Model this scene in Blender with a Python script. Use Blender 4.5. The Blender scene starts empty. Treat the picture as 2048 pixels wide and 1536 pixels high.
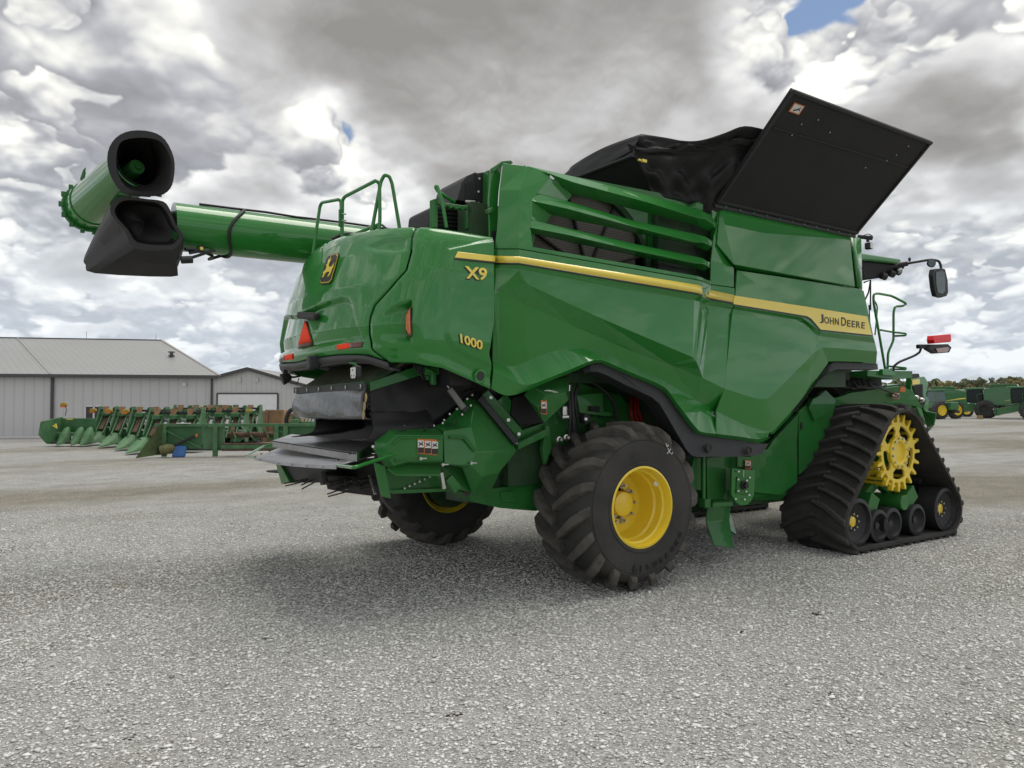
import bpy, bmesh, math, random
from mathutils import Vector, Matrix
random.seed(7)
V = Vector
C = bpy.context.scene.collection
PI = math.pi

# ------------------------------------------------------------ camera model
CAM_H, FOC, CX, CY = 1.8, 1480.0, 1024.0, 768.0
YAW = math.radians(56.6)
PITCH = math.atan(38 / FOC)
HX, HY = math.cos(YAW), math.sin(YAW)
CF = V((math.cos(PITCH) * HX, math.cos(PITCH) * HY, math.sin(PITCH)))
CR = V((HY, -HX, 0))
CU = CR.cross(CF)
CAMP = V((0, 0, CAM_H))

def ray(px, py):
    return CF * FOC + CR * (px - CX) - CU * (py - CY)

def P(px, py, y=None, x=None, z=None, d=None):
    """a measured point of the photograph taken back to its plane in the yard"""
    r = ray(px, py)
    if y is not None: t = y / r.y
    elif x is not None: t = x / r.x
    elif z is not None: t = (z - CAM_H) / r.z
    else: t = d / FOC
    return CAMP + r * t

def PL(pts, **k):
    return [P(p[0], p[1], **k) for p in pts]

def PY(pts):
    return [P(p[0], p[1], y=p[2]) for p in pts]

# ------------------------------------------------------------ mesh builder
class MB:
    def __init__(s): s.v = []; s.f = []
    def add(s, vs, fs):
        n = len(s.v); s.v += [V(a) for a in vs]; s.f += [tuple(i + n for i in f) for f in fs]; return s
    def box(s, c, sz, m=None):
        c = V(c); h = V(sz) / 2; vs = []
        for i in (-1, 1):
            for j in (-1, 1):
                for k in (-1, 1):
                    o = V((h.x * i, h.y * j, h.z * k))
                    vs.append(c + (m @ o if m else o))
        return s.add(vs, [(0, 1, 3, 2), (4, 6, 7, 5), (0, 4, 5, 1), (2, 3, 7, 6), (0, 2, 6, 4), (1, 5, 7, 3)])
    def bx(s, x0, x1, y0, y1, z0, z1):
        return s.box(((x0 + x1) / 2, (y0 + y1) / 2, (z0 + z1) / 2), (x1 - x0, y1 - y0, z1 - z0))
    def bar(s, a, b, w, h, up=(0, 0, 1)):
        a, b = V(a), V(b); d = (b - a); L = d.length; d = d.normalized(); up = V(up)
        if abs(d.dot(up)) > .98: up = V((1, 0, 0))
        sd = d.cross(up).normalized(); u2 = sd.cross(d)
        m = Matrix((d, sd, u2)).transposed()
        return s.box((a + b) / 2, (L, w, h), m)
    def tube(s, pts, r, n=10, closed=False, caps=True):
        pts = [V(p) for p in pts]; m = len(pts); base = len(s.v); prev = None
        for i, p in enumerate(pts):
            if closed: d = pts[(i + 1) % m] - pts[i - 1]
            else: d = pts[min(i + 1, m - 1)] - pts[max(i - 1, 0)]
            d = d.normalized() if d.length > 1e-9 else V((0, 0, 1))
            if prev is None:
                a = V((0, 0, 1)) if abs(d.z) < .9 else V((1, 0, 0))
                u = d.cross(a).normalized()
            else:
                u = (prev - d * prev.dot(d)).normalized()
            prev = u; w = d.cross(u)
            rr = r[i] if isinstance(r, (list, tuple)) else r
            for k in range(n):
                t = 2 * PI * k / n
                s.v.append(p + (u * math.cos(t) + w * math.sin(t)) * rr)
        for i in range(m if closed else m - 1):
            j = (i + 1) % m
            for k in range(n):
                l = (k + 1) % n
                s.f.append((base + i * n + k, base + i * n + l, base + j * n + l, base + j * n + k))
        if caps and not closed:
            s.f.append(tuple(base + k for k in range(n))[::-1])
            s.f.append(tuple(base + (m - 1) * n + k for k in range(n)))
        return s
    def cyl(s, a, b, r, r2=None, n=24):
        return s.tube([a, b], [r, r if r2 is None else r2], n)
    def lathe(s, o, ax, prof, n=32, closed=True):
        """prof: (radius, along) pairs turned round the axis ax through o"""
        o = V(o); ax = V(ax).normalized()
        a = V((0, 0, 1)) if abs(ax.z) < .9 else V((1, 0, 0))
        u = ax.cross(a).normalized(); w = ax.cross(u); base = len(s.v); m = len(prof)
        for k in range(n):
            t = 2 * PI * k / n; e = u * math.cos(t) + w * math.sin(t)
            for r, h in prof: s.v.append(o + ax * h + e * r)
        for k in range(n):
            l = (k + 1) % n
            for i in range(m if closed else m - 1):
                j = (i + 1) % m
                s.f.append((base + k * m + i, base + k * m + j, base + l * m + j, base + l * m + i))
        return s
    def prism(s, pts, off):
        pts = [V(p) for p in pts]; off = V(off); n = len(pts); b = len(s.v)
        s.v += pts + [p + off for p in pts]
        s.f.append(tuple(range(b, b + n))); s.f.append(tuple(range(b + 2 * n - 1, b + n - 1, -1)))
        for i in range(n):
            j = (i + 1) % n
            s.f.append((b + i, b + j, b + n + j, b + n + i))
        return s
    def face(s, pts):
        b = len(s.v); s.v += [V(p) for p in pts]; s.f.append(tuple(range(b, b + len(pts)))); return s
    def strip(s, A, B):
        """a band of quads between two polylines, corners of both kept"""
        def par(L):
            t = [0]
            for i in range(1, len(L)): t.append(t[-1] + (L[i] - L[i - 1]).length)
            return [q / t[-1] for q in t]
        ta, tb = par(A), par(B); b = len(s.v); na, nb = len(A), len(B)
        s.v += [V(p) for p in A] + [V(p) for p in B]
        i = k = 0
        while i < na - 1 or k < nb - 1:
            if i < na - 1 and k < nb - 1 and abs(ta[i + 1] - tb[k + 1]) < 1e-4:
                s.f.append((b + i, b + na + k, b + na + k + 1, b + i + 1)); i += 1; k += 1
            elif k == nb - 1 or (i < na - 1 and ta[i + 1] < tb[k + 1]):
                s.f.append((b + i, b + na + k, b + i + 1)); i += 1
            else:
                s.f.append((b + i, b + na + k, b + na + k + 1)); k += 1
        return s
    def build(s, name, mat, parent=None, smooth=None, bevel=None, solid=None, merge=None, segs=2):
        me = bpy.data.meshes.new(name)
        me.from_pydata([tuple(v) for v in s.v], [], s.f)
        bm = bmesh.new(); bm.from_mesh(me)
        if merge: bmesh.ops.remove_doubles(bm, verts=bm.verts, dist=merge)
        bmesh.ops.recalc_face_normals(bm, faces=bm.faces)
        bm.to_mesh(me); bm.free()
        me.materials.append(mat)
        o = bpy.data.objects.new(name, me); C.objects.link(o)
        if parent is not None: o.parent = parent
        if smooth is not None:
            me.shade_smooth()
            me.set_sharp_from_angle(angle=math.radians(smooth))
        if solid:
            m = o.modifiers.new('solid', 'SOLIDIFY'); m.thickness = abs(solid); m.offset = 0
            if hasattr(m, 'use_even_offset'): m.use_even_offset = False
        if bevel:
            m = o.modifiers.new('bevel', 'BEVEL'); m.width = bevel; m.segments = segs
            m.limit_method = 'ANGLE'; m.angle_limit = math.radians(28)
            m.harden_normals = False
            if smooth is None:
                me.shade_smooth(); w = o.modifiers.new('wn', 'WEIGHTED_NORMAL'); w.weight = 80; w.keep_sharp = False
        return o

def panelize(o, bev=.010, ang=10, segs=3):
    """crisp pressed sheet: rounded creases, flat faces left flat"""
    o.data.shade_smooth()
    o.data.set_sharp_from_angle(angle=math.radians(4.5))
    for m in list(o.modifiers):
        if m.type == 'BEVEL': o.modifiers.remove(m)
    b = o.modifiers.new('bevel', 'BEVEL'); b.width = bev; b.segments = segs; b.limit_method = 'ANGLE'; b.angle_limit = math.radians(ang)
    b.harden_normals = True; b.use_clamp_overlap = True
    return o

def fillet(pts, r, n=5):
    pts = [V(p) for p in pts]; out = [pts[0]]
    for i in range(1, len(pts) - 1):
        a, b, c = pts[i - 1], pts[i], pts[i + 1]
        la, lc = (a - b).length, (c - b).length
        q = min(r, la * .45, lc * .45)
        p0 = b + (a - b).normalized() * q; p1 = b + (c - b).normalized() * q
        for k in range(n + 1):
            t = k / n
            out.append(p0 * (1 - t) ** 2 + b * 2 * t * (1 - t) + p1 * t * t)
    out.append(pts[-1]); return out

def smoothline(pts, n=6):
    """Catmull-Rom through the points"""
    pts = [V(p) for p in pts]; q = [pts[0]] + pts + [pts[-1]]; out = []
    for i in range(1, len(q) - 2):
        for k in range(n):
            t = k / n
            out.append(.5 * ((2 * q[i]) + (q[i + 1] - q[i - 1]) * t + (2 * q[i - 1] - 5 * q[i] + 4 * q[i + 1] - q[i + 2]) * t * t
                       + (3 * q[i] - q[i - 1] - 3 * q[i + 1] + q[i + 2]) * t ** 3))
    out.append(pts[-1]); return out

def empty(name, loc=(0, 0, 0), rz=0, parent=None):
    o = bpy.data.objects.new(name, None); C.objects.link(o)
    o.location = loc; o.rotation_euler.z = rz; o.empty_display_size = .3
    if parent: o.parent = parent
    return o

def tag(o, label=None, cat=None, group=None, kind=None):
    if label: o['label'] = label
    if cat: o['category'] = cat
    if group: o['group'] = group
    if kind: o['kind'] = kind
    return o

def copy_tree(o, parent=None):
    c = o.copy(); C.objects.link(c); c.parent = parent
    for ch in [k for k in bpy.data.objects if k.parent == o]: copy_tree(ch, c)
    return c

# ------------------------------------------------------------ materials
def nmat(name):
    m = bpy.data.materials.new(name); m.use_nodes = True
    nt = m.node_tree; b = nt.nodes['Principled BSDF']
    return m, nt, b

def ND(nt, t, **k):
    n = nt.nodes.new(t)
    for a, v in k.items():
        if a in n.inputs: n.inputs[a].default_value = v
        else: setattr(n, a, v)
    return n

def mat(name, col, rough=.5, metal=0., coat=0., bump=0., bscale=40., vary=0., vscale=3., dust=0., spec=.5, dustcol=(.23, .2, .16), rvary=0., coord='Object'):
    """procedural material: mottled colour, a little dust on upward faces, fine bump"""
    m, nt, b = nmat(name); L = nt.links.new
    b.inputs['Roughness'].default_value = rough
    b.inputs['Metallic'].default_value = metal
    b.inputs['Coat Weight'].default_value = coat
    b.inputs['Coat Roughness'].default_value = .03; b.inputs['Coat IOR'].default_value = 1.54
    b.inputs['Specular IOR Level'].default_value = spec
    tc = ND(nt, 'ShaderNodeTexCoord')
    src = None
    base = ND(nt, 'ShaderNodeRGB'); base.outputs[0].default_value = (*col, 1)
    src = base.outputs[0]
    if vary > 0:
        nz = ND(nt, 'ShaderNodeTexNoise', Scale=vscale, Detail=6.); L(tc.outputs[coord], nz.inputs['Vector'])
        mr = ND(nt, 'ShaderNodeMapRange'); L(nz.outputs['Fac'], mr.inputs['Value'])
        mr.inputs['From Min'].default_value = .3; mr.inputs['From Max'].default_value = .7
        mr.inputs['To Min'].default_value = 1 - vary; mr.inputs['To Max'].default_value = 1 + vary
        mx = ND(nt, 'ShaderNodeVectorMath', operation='SCALE'); L(src, mx.inputs[0]); L(mr.outputs[0], mx.inputs['Scale'])
        src = mx.outputs[0]
    if dust > 0:
        nz = ND(nt, 'ShaderNodeTexNoise', Scale=2.2, Detail=8., Roughness=.65); L(tc.outputs[coord], nz.inputs['Vector'])
        mr = ND(nt, 'ShaderNodeMapRange'); L(nz.outputs['Fac'], mr.inputs['Value'])
        mr.inputs['From Min'].default_value = .35; mr.inputs['From Max'].default_value = .75
        mr.inputs['To Min'].default_value = 0; mr.inputs['To Max'].default_value = dust
        mx = ND(nt, 'ShaderNodeMix', data_type='RGBA'); L(mr.outputs[0], mx.inputs[0]); L(src, mx.inputs[6]); mx.inputs[7].default_value = (*dustcol, 1)
        src = mx.outputs[2]
    if rvary > 0:
        nz = ND(nt, 'ShaderNodeTexNoise', Scale=4., Detail=6.); L(tc.outputs[coord], nz.inputs['Vector'])
        mr = ND(nt, 'ShaderNodeMapRange'); L(nz.outputs['Fac'], mr.inputs['Value'])
        mr.inputs['To Min'].default_value = max(rough - rvary, .02); mr.inputs['To Max'].default_value = rough + rvary
        L(mr.outputs[0], b.inputs['Roughness'])
    L(src, b.inputs['Base Color'])
    if bump > 0:
        nz = ND(nt, 'ShaderNodeTexNoise', Scale=bscale, Detail=5.); L(tc.outputs[coord], nz.inputs['Vector'])
        bp = ND(nt, 'ShaderNodeBump', Strength=bump, Distance=.01); L(nz.outputs['Fac'], bp.inputs['Height'])
        L(bp.outputs[0], b.inputs['Normal'])
    return m

GREEN = mat('green_paint', (.021, .205, .029), rough=.42, coat=1., spec=.12, vary=.05, vscale=.8, dust=.03, bump=.012, bscale=1.6)
GREEN2 = mat('green_frame_paint', (.018, .165, .028), rough=.5, coat=.45, spec=.2, vary=.12, vscale=2., dust=.16, bump=.05, bscale=25)
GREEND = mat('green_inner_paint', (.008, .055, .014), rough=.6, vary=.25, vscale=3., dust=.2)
GREENOLD = mat('weathered_green_paint', (.045, .17, .06), rough=.6, vary=.3, vscale=3., dust=.35)
YEL = mat('yellow_paint', (.90, .66, .035), rough=.38, coat=.6, vary=.05, dust=.06)
YELDEC = mat('yellow_decal', (.90, .71, .10), rough=.35, coat=.6)
BLKDEC = mat('dark_decal', (.03, .028, .025), rough=.4)
BLK = mat('black_plastic', (.018, .019, .022), rough=.55, bump=.15, bscale=180, vary=.1, dust=.04)
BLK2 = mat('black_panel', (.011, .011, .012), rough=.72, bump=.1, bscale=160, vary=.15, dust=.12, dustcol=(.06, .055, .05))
FABR = mat('black_tarp', (.010, .010, .011), rough=.6, bump=.8, bscale=9, vary=.2)
CURT = mat('rubber_curtain', (.016, .016, .017), rough=.62, bump=.2, bscale=30, vary=.2, dust=.12, dustcol=(.07, .065, .06))
VINYL = mat('grey_vinyl', (.05, .053, .058), rough=.2, bump=.9, bscale=7, vary=.2, dust=.1)
RUB = mat('tyre_rubber', (.036, .035, .034), rough=.85, bump=.35, bscale=60, vary=.3, dust=.5, dustcol=(.085, .08, .073))
RUBL = mat('lug_rubber', (.058, .054, .049), rough=.9, bump=.5, bscale=45, vary=.35, vscale=9, dust=.85, dustcol=(.135, .125, .108))
TRK = mat('track_rubber', (.031, .030, .029), rough=.88, bump=.4, bscale=50, vary=.35, vscale=6, dust=.45, dustcol=(.085, .08, .072))
STEEL = mat('bare_steel', (.36, .36, .37), rough=.36, metal=.75, vary=.15, vscale=5, dust=.25, dustcol=(.25, .23, .21), rvary=.12, bump=.05)
CHROME = mat('zinc_bolt', (.62, .61, .58), rough=.3, metal=1.)
IRON = mat('dark_iron', (.04, .038, .036), rough=.6, vary=.2)
SCREEN = None
RED = mat('red_reflector', (1.0, .07, .02), rough=.6, spec=.2)
REDD = mat('dark_red_reflector', (.11, .012, .01), rough=.35, coat=.5)
ORNG = mat('amber_lens', (.75, .16, .03), rough=.2, coat=1.)
ORSTK = mat('orange_sticker', (.62, .17, .03), rough=.5)
WHT = mat('white_sticker', (.72, .72, .70), rough=.5)
GLASS = mat('dark_glass', (.012, .018, .018), rough=.06, coat=1.)
CGLASS = mat('cab_glass', (.03, .045, .045), rough=.05, coat=1.)
MIRR = mat('mirror_glass', (.10, .12, .12), rough=.06, metal=.9)
HOSE = mat('rubber_hose', (.02, .02, .02), rough=.5)
REDH = mat('red_hose', (.42, .02, .015), rough=.45)
RUST = mat('rust_brown', (.11, .065, .042), rough=.85, vary=.35, vscale=8)
ORANGEP = mat('worn_orange_plastic', (.27, .155, .075), rough=.7, vary=.3, vscale=4)
# ------------------------------------------------------------ clouds: computed fields on the celestial sphere
import numpy as np
def cloud_maps(Wd, Hh, ray_fn, az0):
    """colour and cover of the clouds for every direction of the upper sky (equirectangular, Wd x Hh, row 0 = horizon)"""
    rg = np.random.default_rng(11); perm = rg.permutation(256); perm = np.concatenate([perm, perm]).astype(np.int32)
    ga = rg.random(256) * 2 * np.pi; gx, gy = np.cos(ga).astype('f4'), np.sin(ga).astype('f4')
    def perlin(x, y):
        xi = np.floor(x).astype(np.int32); yi = np.floor(y).astype(np.int32); xf = (x - xi).astype('f4'); yf = (y - yi).astype('f4')
        xi &= 255; yi &= 255; u = xf * xf * xf * (xf * (xf * 6 - 15) + 10); v = yf * yf * yf * (yf * (yf * 6 - 15) + 10)
        def g(a, b, fx, fy):
            h = perm[perm[(xi + a) & 255] + ((yi + b) & 255)]; return gx[h] * fx + gy[h] * fy
        n00 = g(0, 0, xf, yf); n10 = g(1, 0, xf - 1, yf); n01 = g(0, 1, xf, yf - 1); n11 = g(1, 1, xf - 1, yf - 1)
        a = n00 + u * (n10 - n00); b = n01 + u * (n11 - n01); return (a + v * (b - a)) * 1.4
    def fbm(x, y, oct_, r=.5, lac=2.03):
        s = 0; a = 1.; t = 0
        for k in range(oct_): s = s + a * perlin(x + 17.3 * k, y - 9.1 * k); t += a; a *= r; x = x * lac; y = y * lac
        return s / t
    def bil(x, y, oct_, r=.5, lac=2.1):
        """puffy heads: rounded bumps with creases between"""
        s = 0; a = 1.; t = 0
        for k in range(oct_): s = s + a * np.abs(perlin(x + 31.7 * k, y + 11.9 * k)); t += a; a *= r; x = x * lac; y = y * lac
        return s / t
    rx, ry = rg.random(256).astype('f4'), rg.random(256).astype('f4')
    def dome(x, y):
        """round heads: one minus the squared distance to the nearest seed"""
        xi = np.floor(x).astype(np.int32); yi = np.floor(y).astype(np.int32); xf = (x - xi).astype('f4'); yf = (y - yi).astype('f4'); best = np.full(x.shape, 9, 'f4')
        for a in (-1, 0, 1):
            for b in (-1, 0, 1):
                h = perm[perm[(xi + a) & 255] + ((yi + b) & 255)]
                dx = xf - a - rx[h]; dy = yf - b - ry[h]; np.minimum(best, dx * dx + dy * dy, out=best)
        return 1 - best
    def heads(x, y, oct_, r=.55, lac=2.15):
        s = 0; a = 1.; t = 0
        for k in range(oct_): s = s + a * dome(x + 13.7 * k, y + 5.9 * k); t += a; a *= r; x = x * lac + .08 * a * s; y = y * lac
        return s / t
    ss = lambda a, b, v: (lambda t: t * t * (3 - 2 * t))(np.clip((v - a) / (b - a), 0, 1))
    el = ((np.arange(Hh, dtype='f4') + .5) / Hh) ** 1.5 * (np.pi / 2); sa = (np.arange(Wd, dtype='f4') + .5) / Wd * 2 - 1; az = az0 + np.pi * np.sign(sa) * np.abs(sa) ** 1.6     # finer where the yard looks out
    A, E = np.meshgrid(az, el); ce = np.cos(E); X = ce * np.cos(A); Y = ce * np.sin(A); Z = np.sin(E)
    def field(fn):
        """evaluate on the seam-safe sky plane"""
        return fn
    inv = 1 / (Z + .34); qx, qy = X * inv, Y * inv
    # warp for ragged outlines
    wx = fbm(qx * 5 + 3, qy * 5 + 7, 4) * .05; wy = fbm(qx * 5 + 40, qy * 5 - 12, 4) * .05
    qx = qx + wx; qy = qy + wy
    det = bil(qx * 4.6 + 5, qy * 4.6 + 2, 7, .56)
    def blob(L_):
        t = np.zeros_like(X)
        for px, py, R, a in L_:
            v = ray_fn(px, py); c = X * v[0] + Y * v[1] + Z * v[2]; ang = np.degrees(np.arccos(np.clip(c + (wx + wy) * (.13 if R > 6 else .03), -1, 1)))
            t += a * ss(R, R * .15, ang)
        return t
    # row shift upwards on the sky (towards the zenith)
    def up(F, deg):
        t = np.interp(el + np.radians(deg), el, np.arange(Hh)); i0 = np.minimum(t.astype(int), Hh - 2); f = (t - i0).astype('f4')[:, None]; return F[i0] * (1 - f) + F[i0 + 1] * f
    def shade(F, w):
        s = 0
        for dg, ww in w: s = s + (F - up(F, dg)) * ww
        return s
    big = fbm(qx * 1.7 + 1.3, qy * 1.7 + 8.2, 5, .5)
    puff = heads(qx * 7 + 5, qy * 7 + 2, 4, .5)
    # --- bright cumulus field
    DB0 = .62 + 1.0 * big + .9 * (puff - .80) + .55 * (det - .22); DB = DB0 + 0
    DB = DB + blob([(738, 262, 1.7, -1.1), (815, 292, 1.6, -.7), (1640, 8, 4.5, -1.0), (1730, 15, 3, -.6), (1585, 30, 2, -.4), (95, -10, 3, -.9), (1880, 10, 2.2, -.6), (1815, 372, 2, -.6), (925, 330, 1.6, -.6),
                  (180, 140, 13, .4), (560, 260, 12, .35), (1480, 130, 9, .3), (1860, 100, 9, .3), (1150, 300, 12, .35), (420, 700, 9, .3), (60, 500, 12, .3), (1900, 450, 9, .3), (1000, 100, 20, .5), (500, 650, 12, .25), (1000, 560, 14, .3), (1650, 620, 12, .25), (2000, 640, 8, .2)])
    cB = ss(.0, .22, DB)
    bB = .43 + shade(DB0, ((.35, .9), (1.0, .65), (2.5, .50), (5., .35))) + .50 * fbm(qx * 2.6 + 20, qy * 2.6 + 9, 5) + .15 * (.6 - DB0)
    bB = bB + blob([(200, 120, 13, .12), (640, 280, 8, .22), (520, 250, 7, .12), (1560, 40, 9, .30), (1870, 60, 9, .28), (1880, 450, 9, .16), (1120, 300, 9, .14), (420, 700, 8, .22), (2030, 640, 6, .28), (60, 300, 9, .16), (1400, 130, 7, .1), (1760, 640, 8, .1)])
    bB = np.clip(bB, 0, 1)
    # --- heavy grey masses in front
    puffF = heads(qx * 4.4 + 15, qy * 4.4 + 32, 4, .5); detF = bil(qx * 2.9 + 15, qy * 2.9 + 32, 7, .56); bigF = fbm(qx * 1.3 + 51, qy * 1.3 + 8, 5, .5)
    DF0 = -.42 + .8 * bigF + .35 * (puffF - .80) + .7 * (detF - .22); DF = DF0 + 0
    DF = DF + blob([(620, 20, 17, .75), (900, 60, 20, .95), (1180, 60, 18, .85), (1380, 60, 12, .45), (900, 210, 11, .40), (1060, 270, 8, .25), (1750, 220, 10, .62), (1990, 90, 10, .62), (1900, 340, 10, .45), (1970, 500, 9, .42), (470, 430, 11, .46), (60, 400, 8, .3), (280, 560, 8, .3), (60, 570, 8, .3), (640, 400, 8, .3), (1500, 220, 8, .3), (1750, 560, 8, .25), (250, 250, 5, .15),
                  (180, 130, 11, -.35), (640, 280, 5.5, -.45), (1620, 45, 9, -.95), (1870, 40, 9, -.6), (750, 250, 7.5, -.62), (1870, 455, 4, -.25), (430, 700, 6, -.3), (330, 60, 6, -.15), (1815, 372, 3.5, -.35), (560, 250, 5, -.2)])
    aF = ss(-.02, .15, DF)
    thick = ss(.0, .85, DF)
    bF = .60 - .40 * thick + shade(DF0, ((.4, .6), (1.4, .40), (4., .30))) * (1 - .35 * thick) + .62 * fbm(qx * 2.4 + 70, qy * 2.4 + 3, 6)
    bF = np.clip(bF, 0, 1)
    def ramp(b, P_):
        xs = [p[0] for p in P_]; return np.stack([np.interp(b, xs, [p[1][k] for p in P_]) for k in range(3)], -1)
    colB = ramp(bB, [(0., (.22, .225, .25)), (.3, (.275, .28, .31)), (.5, (.36, .365, .395)), (.75, (.52, .52, .53)), (1., (.74, .735, .71))]) * .66
    colF = ramp(bF, [(0., (.16, .155, .155)), (.22, (.215, .21, .212)), (.5, (.33, .33, .345)), (.75, (.50, .50, .51)), (1., (.74, .735, .72))]) * .84
    hz = (ss(.34, .0, Z) * .62)[..., None]; air = np.array([.32, .36, .42])
    # --- heaped cumulus standing one before another, bright heads over grey-violet bases
    for k, (sx, sy, fr, off, lift) in enumerate(((61., 17., 3.6, -.04, .0), (27., 83., 2.7, -.10, .03), (5., 71., 2.0, -.17, .05))):
        h_ = heads(qx * fr * 2.6 + sx, qy * fr * 2.6 + sy, 4, .52)
        Dk = off + 1.25 * fbm(qx * fr + sy, qy * fr + sx, 5, .5) + .85 * (h_ - .80) + blob([(200, 130, 12, .16), (640, 270, 8, .25), (1640, 60, 8, .22), (1870, 90, 7, .2), (1880, 450, 7, .2), (430, 700, 7, .2), (1120, 290, 9, .18), (2030, 640, 6, .22), (738, 262, 2.8, -.7), (1640, 6, 4, -.7), (95, -6, 3, -.6), (1400, 140, 8, .15)])
        ak = ss(.0, .05, Dk)[..., None]
        bk = .38 + lift + shade(Dk, ((.5, .45), (1.5, .55), (3.5, .50), (7., .25))) + .22 * fbm(qx * 3 + sx, qy * 3, 4) - .10 * ss(.1, .6, Dk)
        ck = ramp(np.clip(bk, 0, 1), [(0., (.20, .205, .23)), (.3, (.255, .26, .29)), (.5, (.33, .335, .365)), (.72, (.50, .50, .51)), (1., (.74, .73, .70))]) * .70
        colB = colB * (1 - ak) + ck * ak; cB = np.maximum(cB, ak[..., 0])
    aF = aF[..., None]; col = colB * (1 - aF) + colF * aF
    cov = np.maximum(cB, aF[..., 0])
    # colour over the open sky where the front mass stands before a gap
    col = np.where((cov > 0)[..., None], col, col); col = col * (1 - hz) + air * hz; cov = np.maximum(cov, hz[..., 0])
    col = col * np.array([1.0, 1.0, .965])
    return np.concatenate([col, cov[..., None]], -1).astype('f4')
# ------------------------------------------------------------ world: sky with broken cloud
SUN_AZ = math.radians(5); SUN_EL = math.radians(74)      # azimuth from +x towards +y
scene = bpy.context.scene
world = bpy.data.worlds.new("World"); scene.world = world; world.use_nodes = True
wn = world.node_tree; wl = wn.links.new
for n in list(wn.nodes): wn.nodes.remove(n)
def W(t, **k): return ND(wn, t, **k)
def wmath(op, a, b=None, c=None, clamp=False):
    n = W('ShaderNodeMath', operation=op); n.use_clamp = clamp
    for i, q in enumerate((a, b, c)):
        if q is None: continue
        if hasattr(q, 'is_output'): wl(q, n.inputs[i])
        else: n.inputs[i].default_value = q
    return n.outputs[0]
def wrange(v, a, b, c=0., d=1., smooth=True):
    n = W('ShaderNodeMapRange'); n.interpolation_type = 'SMOOTHSTEP' if smooth else 'LINEAR'
    wl(v, n.inputs['Value'])
    for k, q in zip(('From Min', 'From Max', 'To Min', 'To Max'), (a, b, c, d)): n.inputs[k].default_value = q
    return n.outputs[0]
out = W('ShaderNodeOutputWorld'); bg = W('ShaderNodeBackground'); wl(bg.outputs[0], out.inputs[0])
sky = W('ShaderNodeTexSky'); sky.sky_type = 'NISHITA'; sky.sun_disc = False
sky.sun_elevation = SUN_EL; sky.sun_rotation = PI / 2 - SUN_AZ
tcw = W('ShaderNodeTexCoord'); dirv = tcw.outputs['Generated']
sp = W('ShaderNodeSeparateXYZ'); wl(dirv, sp.inputs[0])
zz = wmath('MAXIMUM', sp.outputs['Z'], 0.)
SW, SH_ = 4096, 1024
cm = cloud_maps(SW, SH_, lambda a, b: tuple(ray(a, b).normalized()), YAW)
img = bpy.data.images.new('cloud_field', SW, SH_ + 8, alpha=True, float_buffer=True)
img.colorspace_settings.name = 'Non-Color'; img.alpha_mode = 'CHANNEL_PACKED'
px_ = np.empty((SH_ + 8, SW, 4), 'f4'); px_[8:] = cm; px_[:8] = cm[0:1]
kb = np.ones(61) / 61      # the rows at the very horizon have no detail of their own
for r_ in range(0, 26): px_[r_, :, :] = px_[26, :, :]
img.pixels.foreach_set(px_.ravel()); img.update(); img.pack()
fx = W('ShaderNodeVectorMath', operation='DOT_PRODUCT'); wl(dirv, fx.inputs[0]); fx.inputs[1].default_value = (HX, HY, 0)
fy = W('ShaderNodeVectorMath', operation='DOT_PRODUCT'); wl(dirv, fy.inputs[0]); fy.inputs[1].default_value = (-HY, HX, 0)
azm = wmath('DIVIDE', wmath('ARCTAN2', fy.outputs['Value'], fx.outputs['Value']), PI)
uu = wmath('ADD', wmath('MULTIPLY', wmath('MULTIPLY', wmath('SIGN', azm), wmath('POWER', wmath('ABSOLUTE', azm), 1 / 1.6)), .5), .5)
elv = wmath('POWER', wmath('DIVIDE', wmath('ARCSINE', zz), PI / 2), 1 / 1.5); vv = wmath('ADD', wmath('MULTIPLY', elv, SH_ / (SH_ + 8)), 8 / (SH_ + 8))
cx_n = W('ShaderNodeCombineXYZ'); wl(uu, cx_n.inputs[0]); wl(vv, cx_n.inputs[1])
it = W('ShaderNodeTexImage'); it.image = img; it.interpolation = 'Cubic'; it.extension = 'EXTEND'; wl(cx_n.outputs[0], it.inputs[0])
skc = W('ShaderNodeVectorMath', operation='SCALE'); wl(sky.outputs[0], skc.inputs[0]); skc.inputs['Scale'].default_value = .05
mh = W('ShaderNodeMix', data_type='RGBA'); wl(it.outputs['Alpha'], mh.inputs[0]); wl(skc.outputs[0], mh.inputs[6]); wl(it.outputs['Color'], mh.inputs[7])
wl(mh.outputs[2], bg.inputs[0]); bg.inputs['Strength'].default_value = 1.0

sl = bpy.data.lights.new('sun', 'SUN'); sl.energy = .9; sl.angle = math.radians(36); sl.color = (1., .95, .87)
so = bpy.data.objects.new('sun', sl); C.objects.link(so)
sdir = V((math.cos(SUN_AZ) * math.cos(SUN_EL), math.sin(SUN_AZ) * math.cos(SUN_EL), math.sin(SUN_EL)))
so.rotation_euler = sdir.to_track_quat('Z', 'Y').to_euler(); so.location = (0, 0, 40)

cam = bpy.data.cameras.new('camera'); co = bpy.data.objects.new('camera', cam); C.objects.link(co)
cam.sensor_width = 36; cam.lens = FOC / 2048 * 36; cam.clip_end = 3000; cam.clip_start = .05
co.matrix_world = Matrix.Translation(CAMP) @ Matrix((CR, CU, -CF)).transposed().to_4x4()
scene.camera = co
scene.view_settings.view_transform = 'Standard'; scene.view_settings.look = 'None'
scene.view_settings.exposure = 1.2; scene.view_settings.gamma = 1

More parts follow.
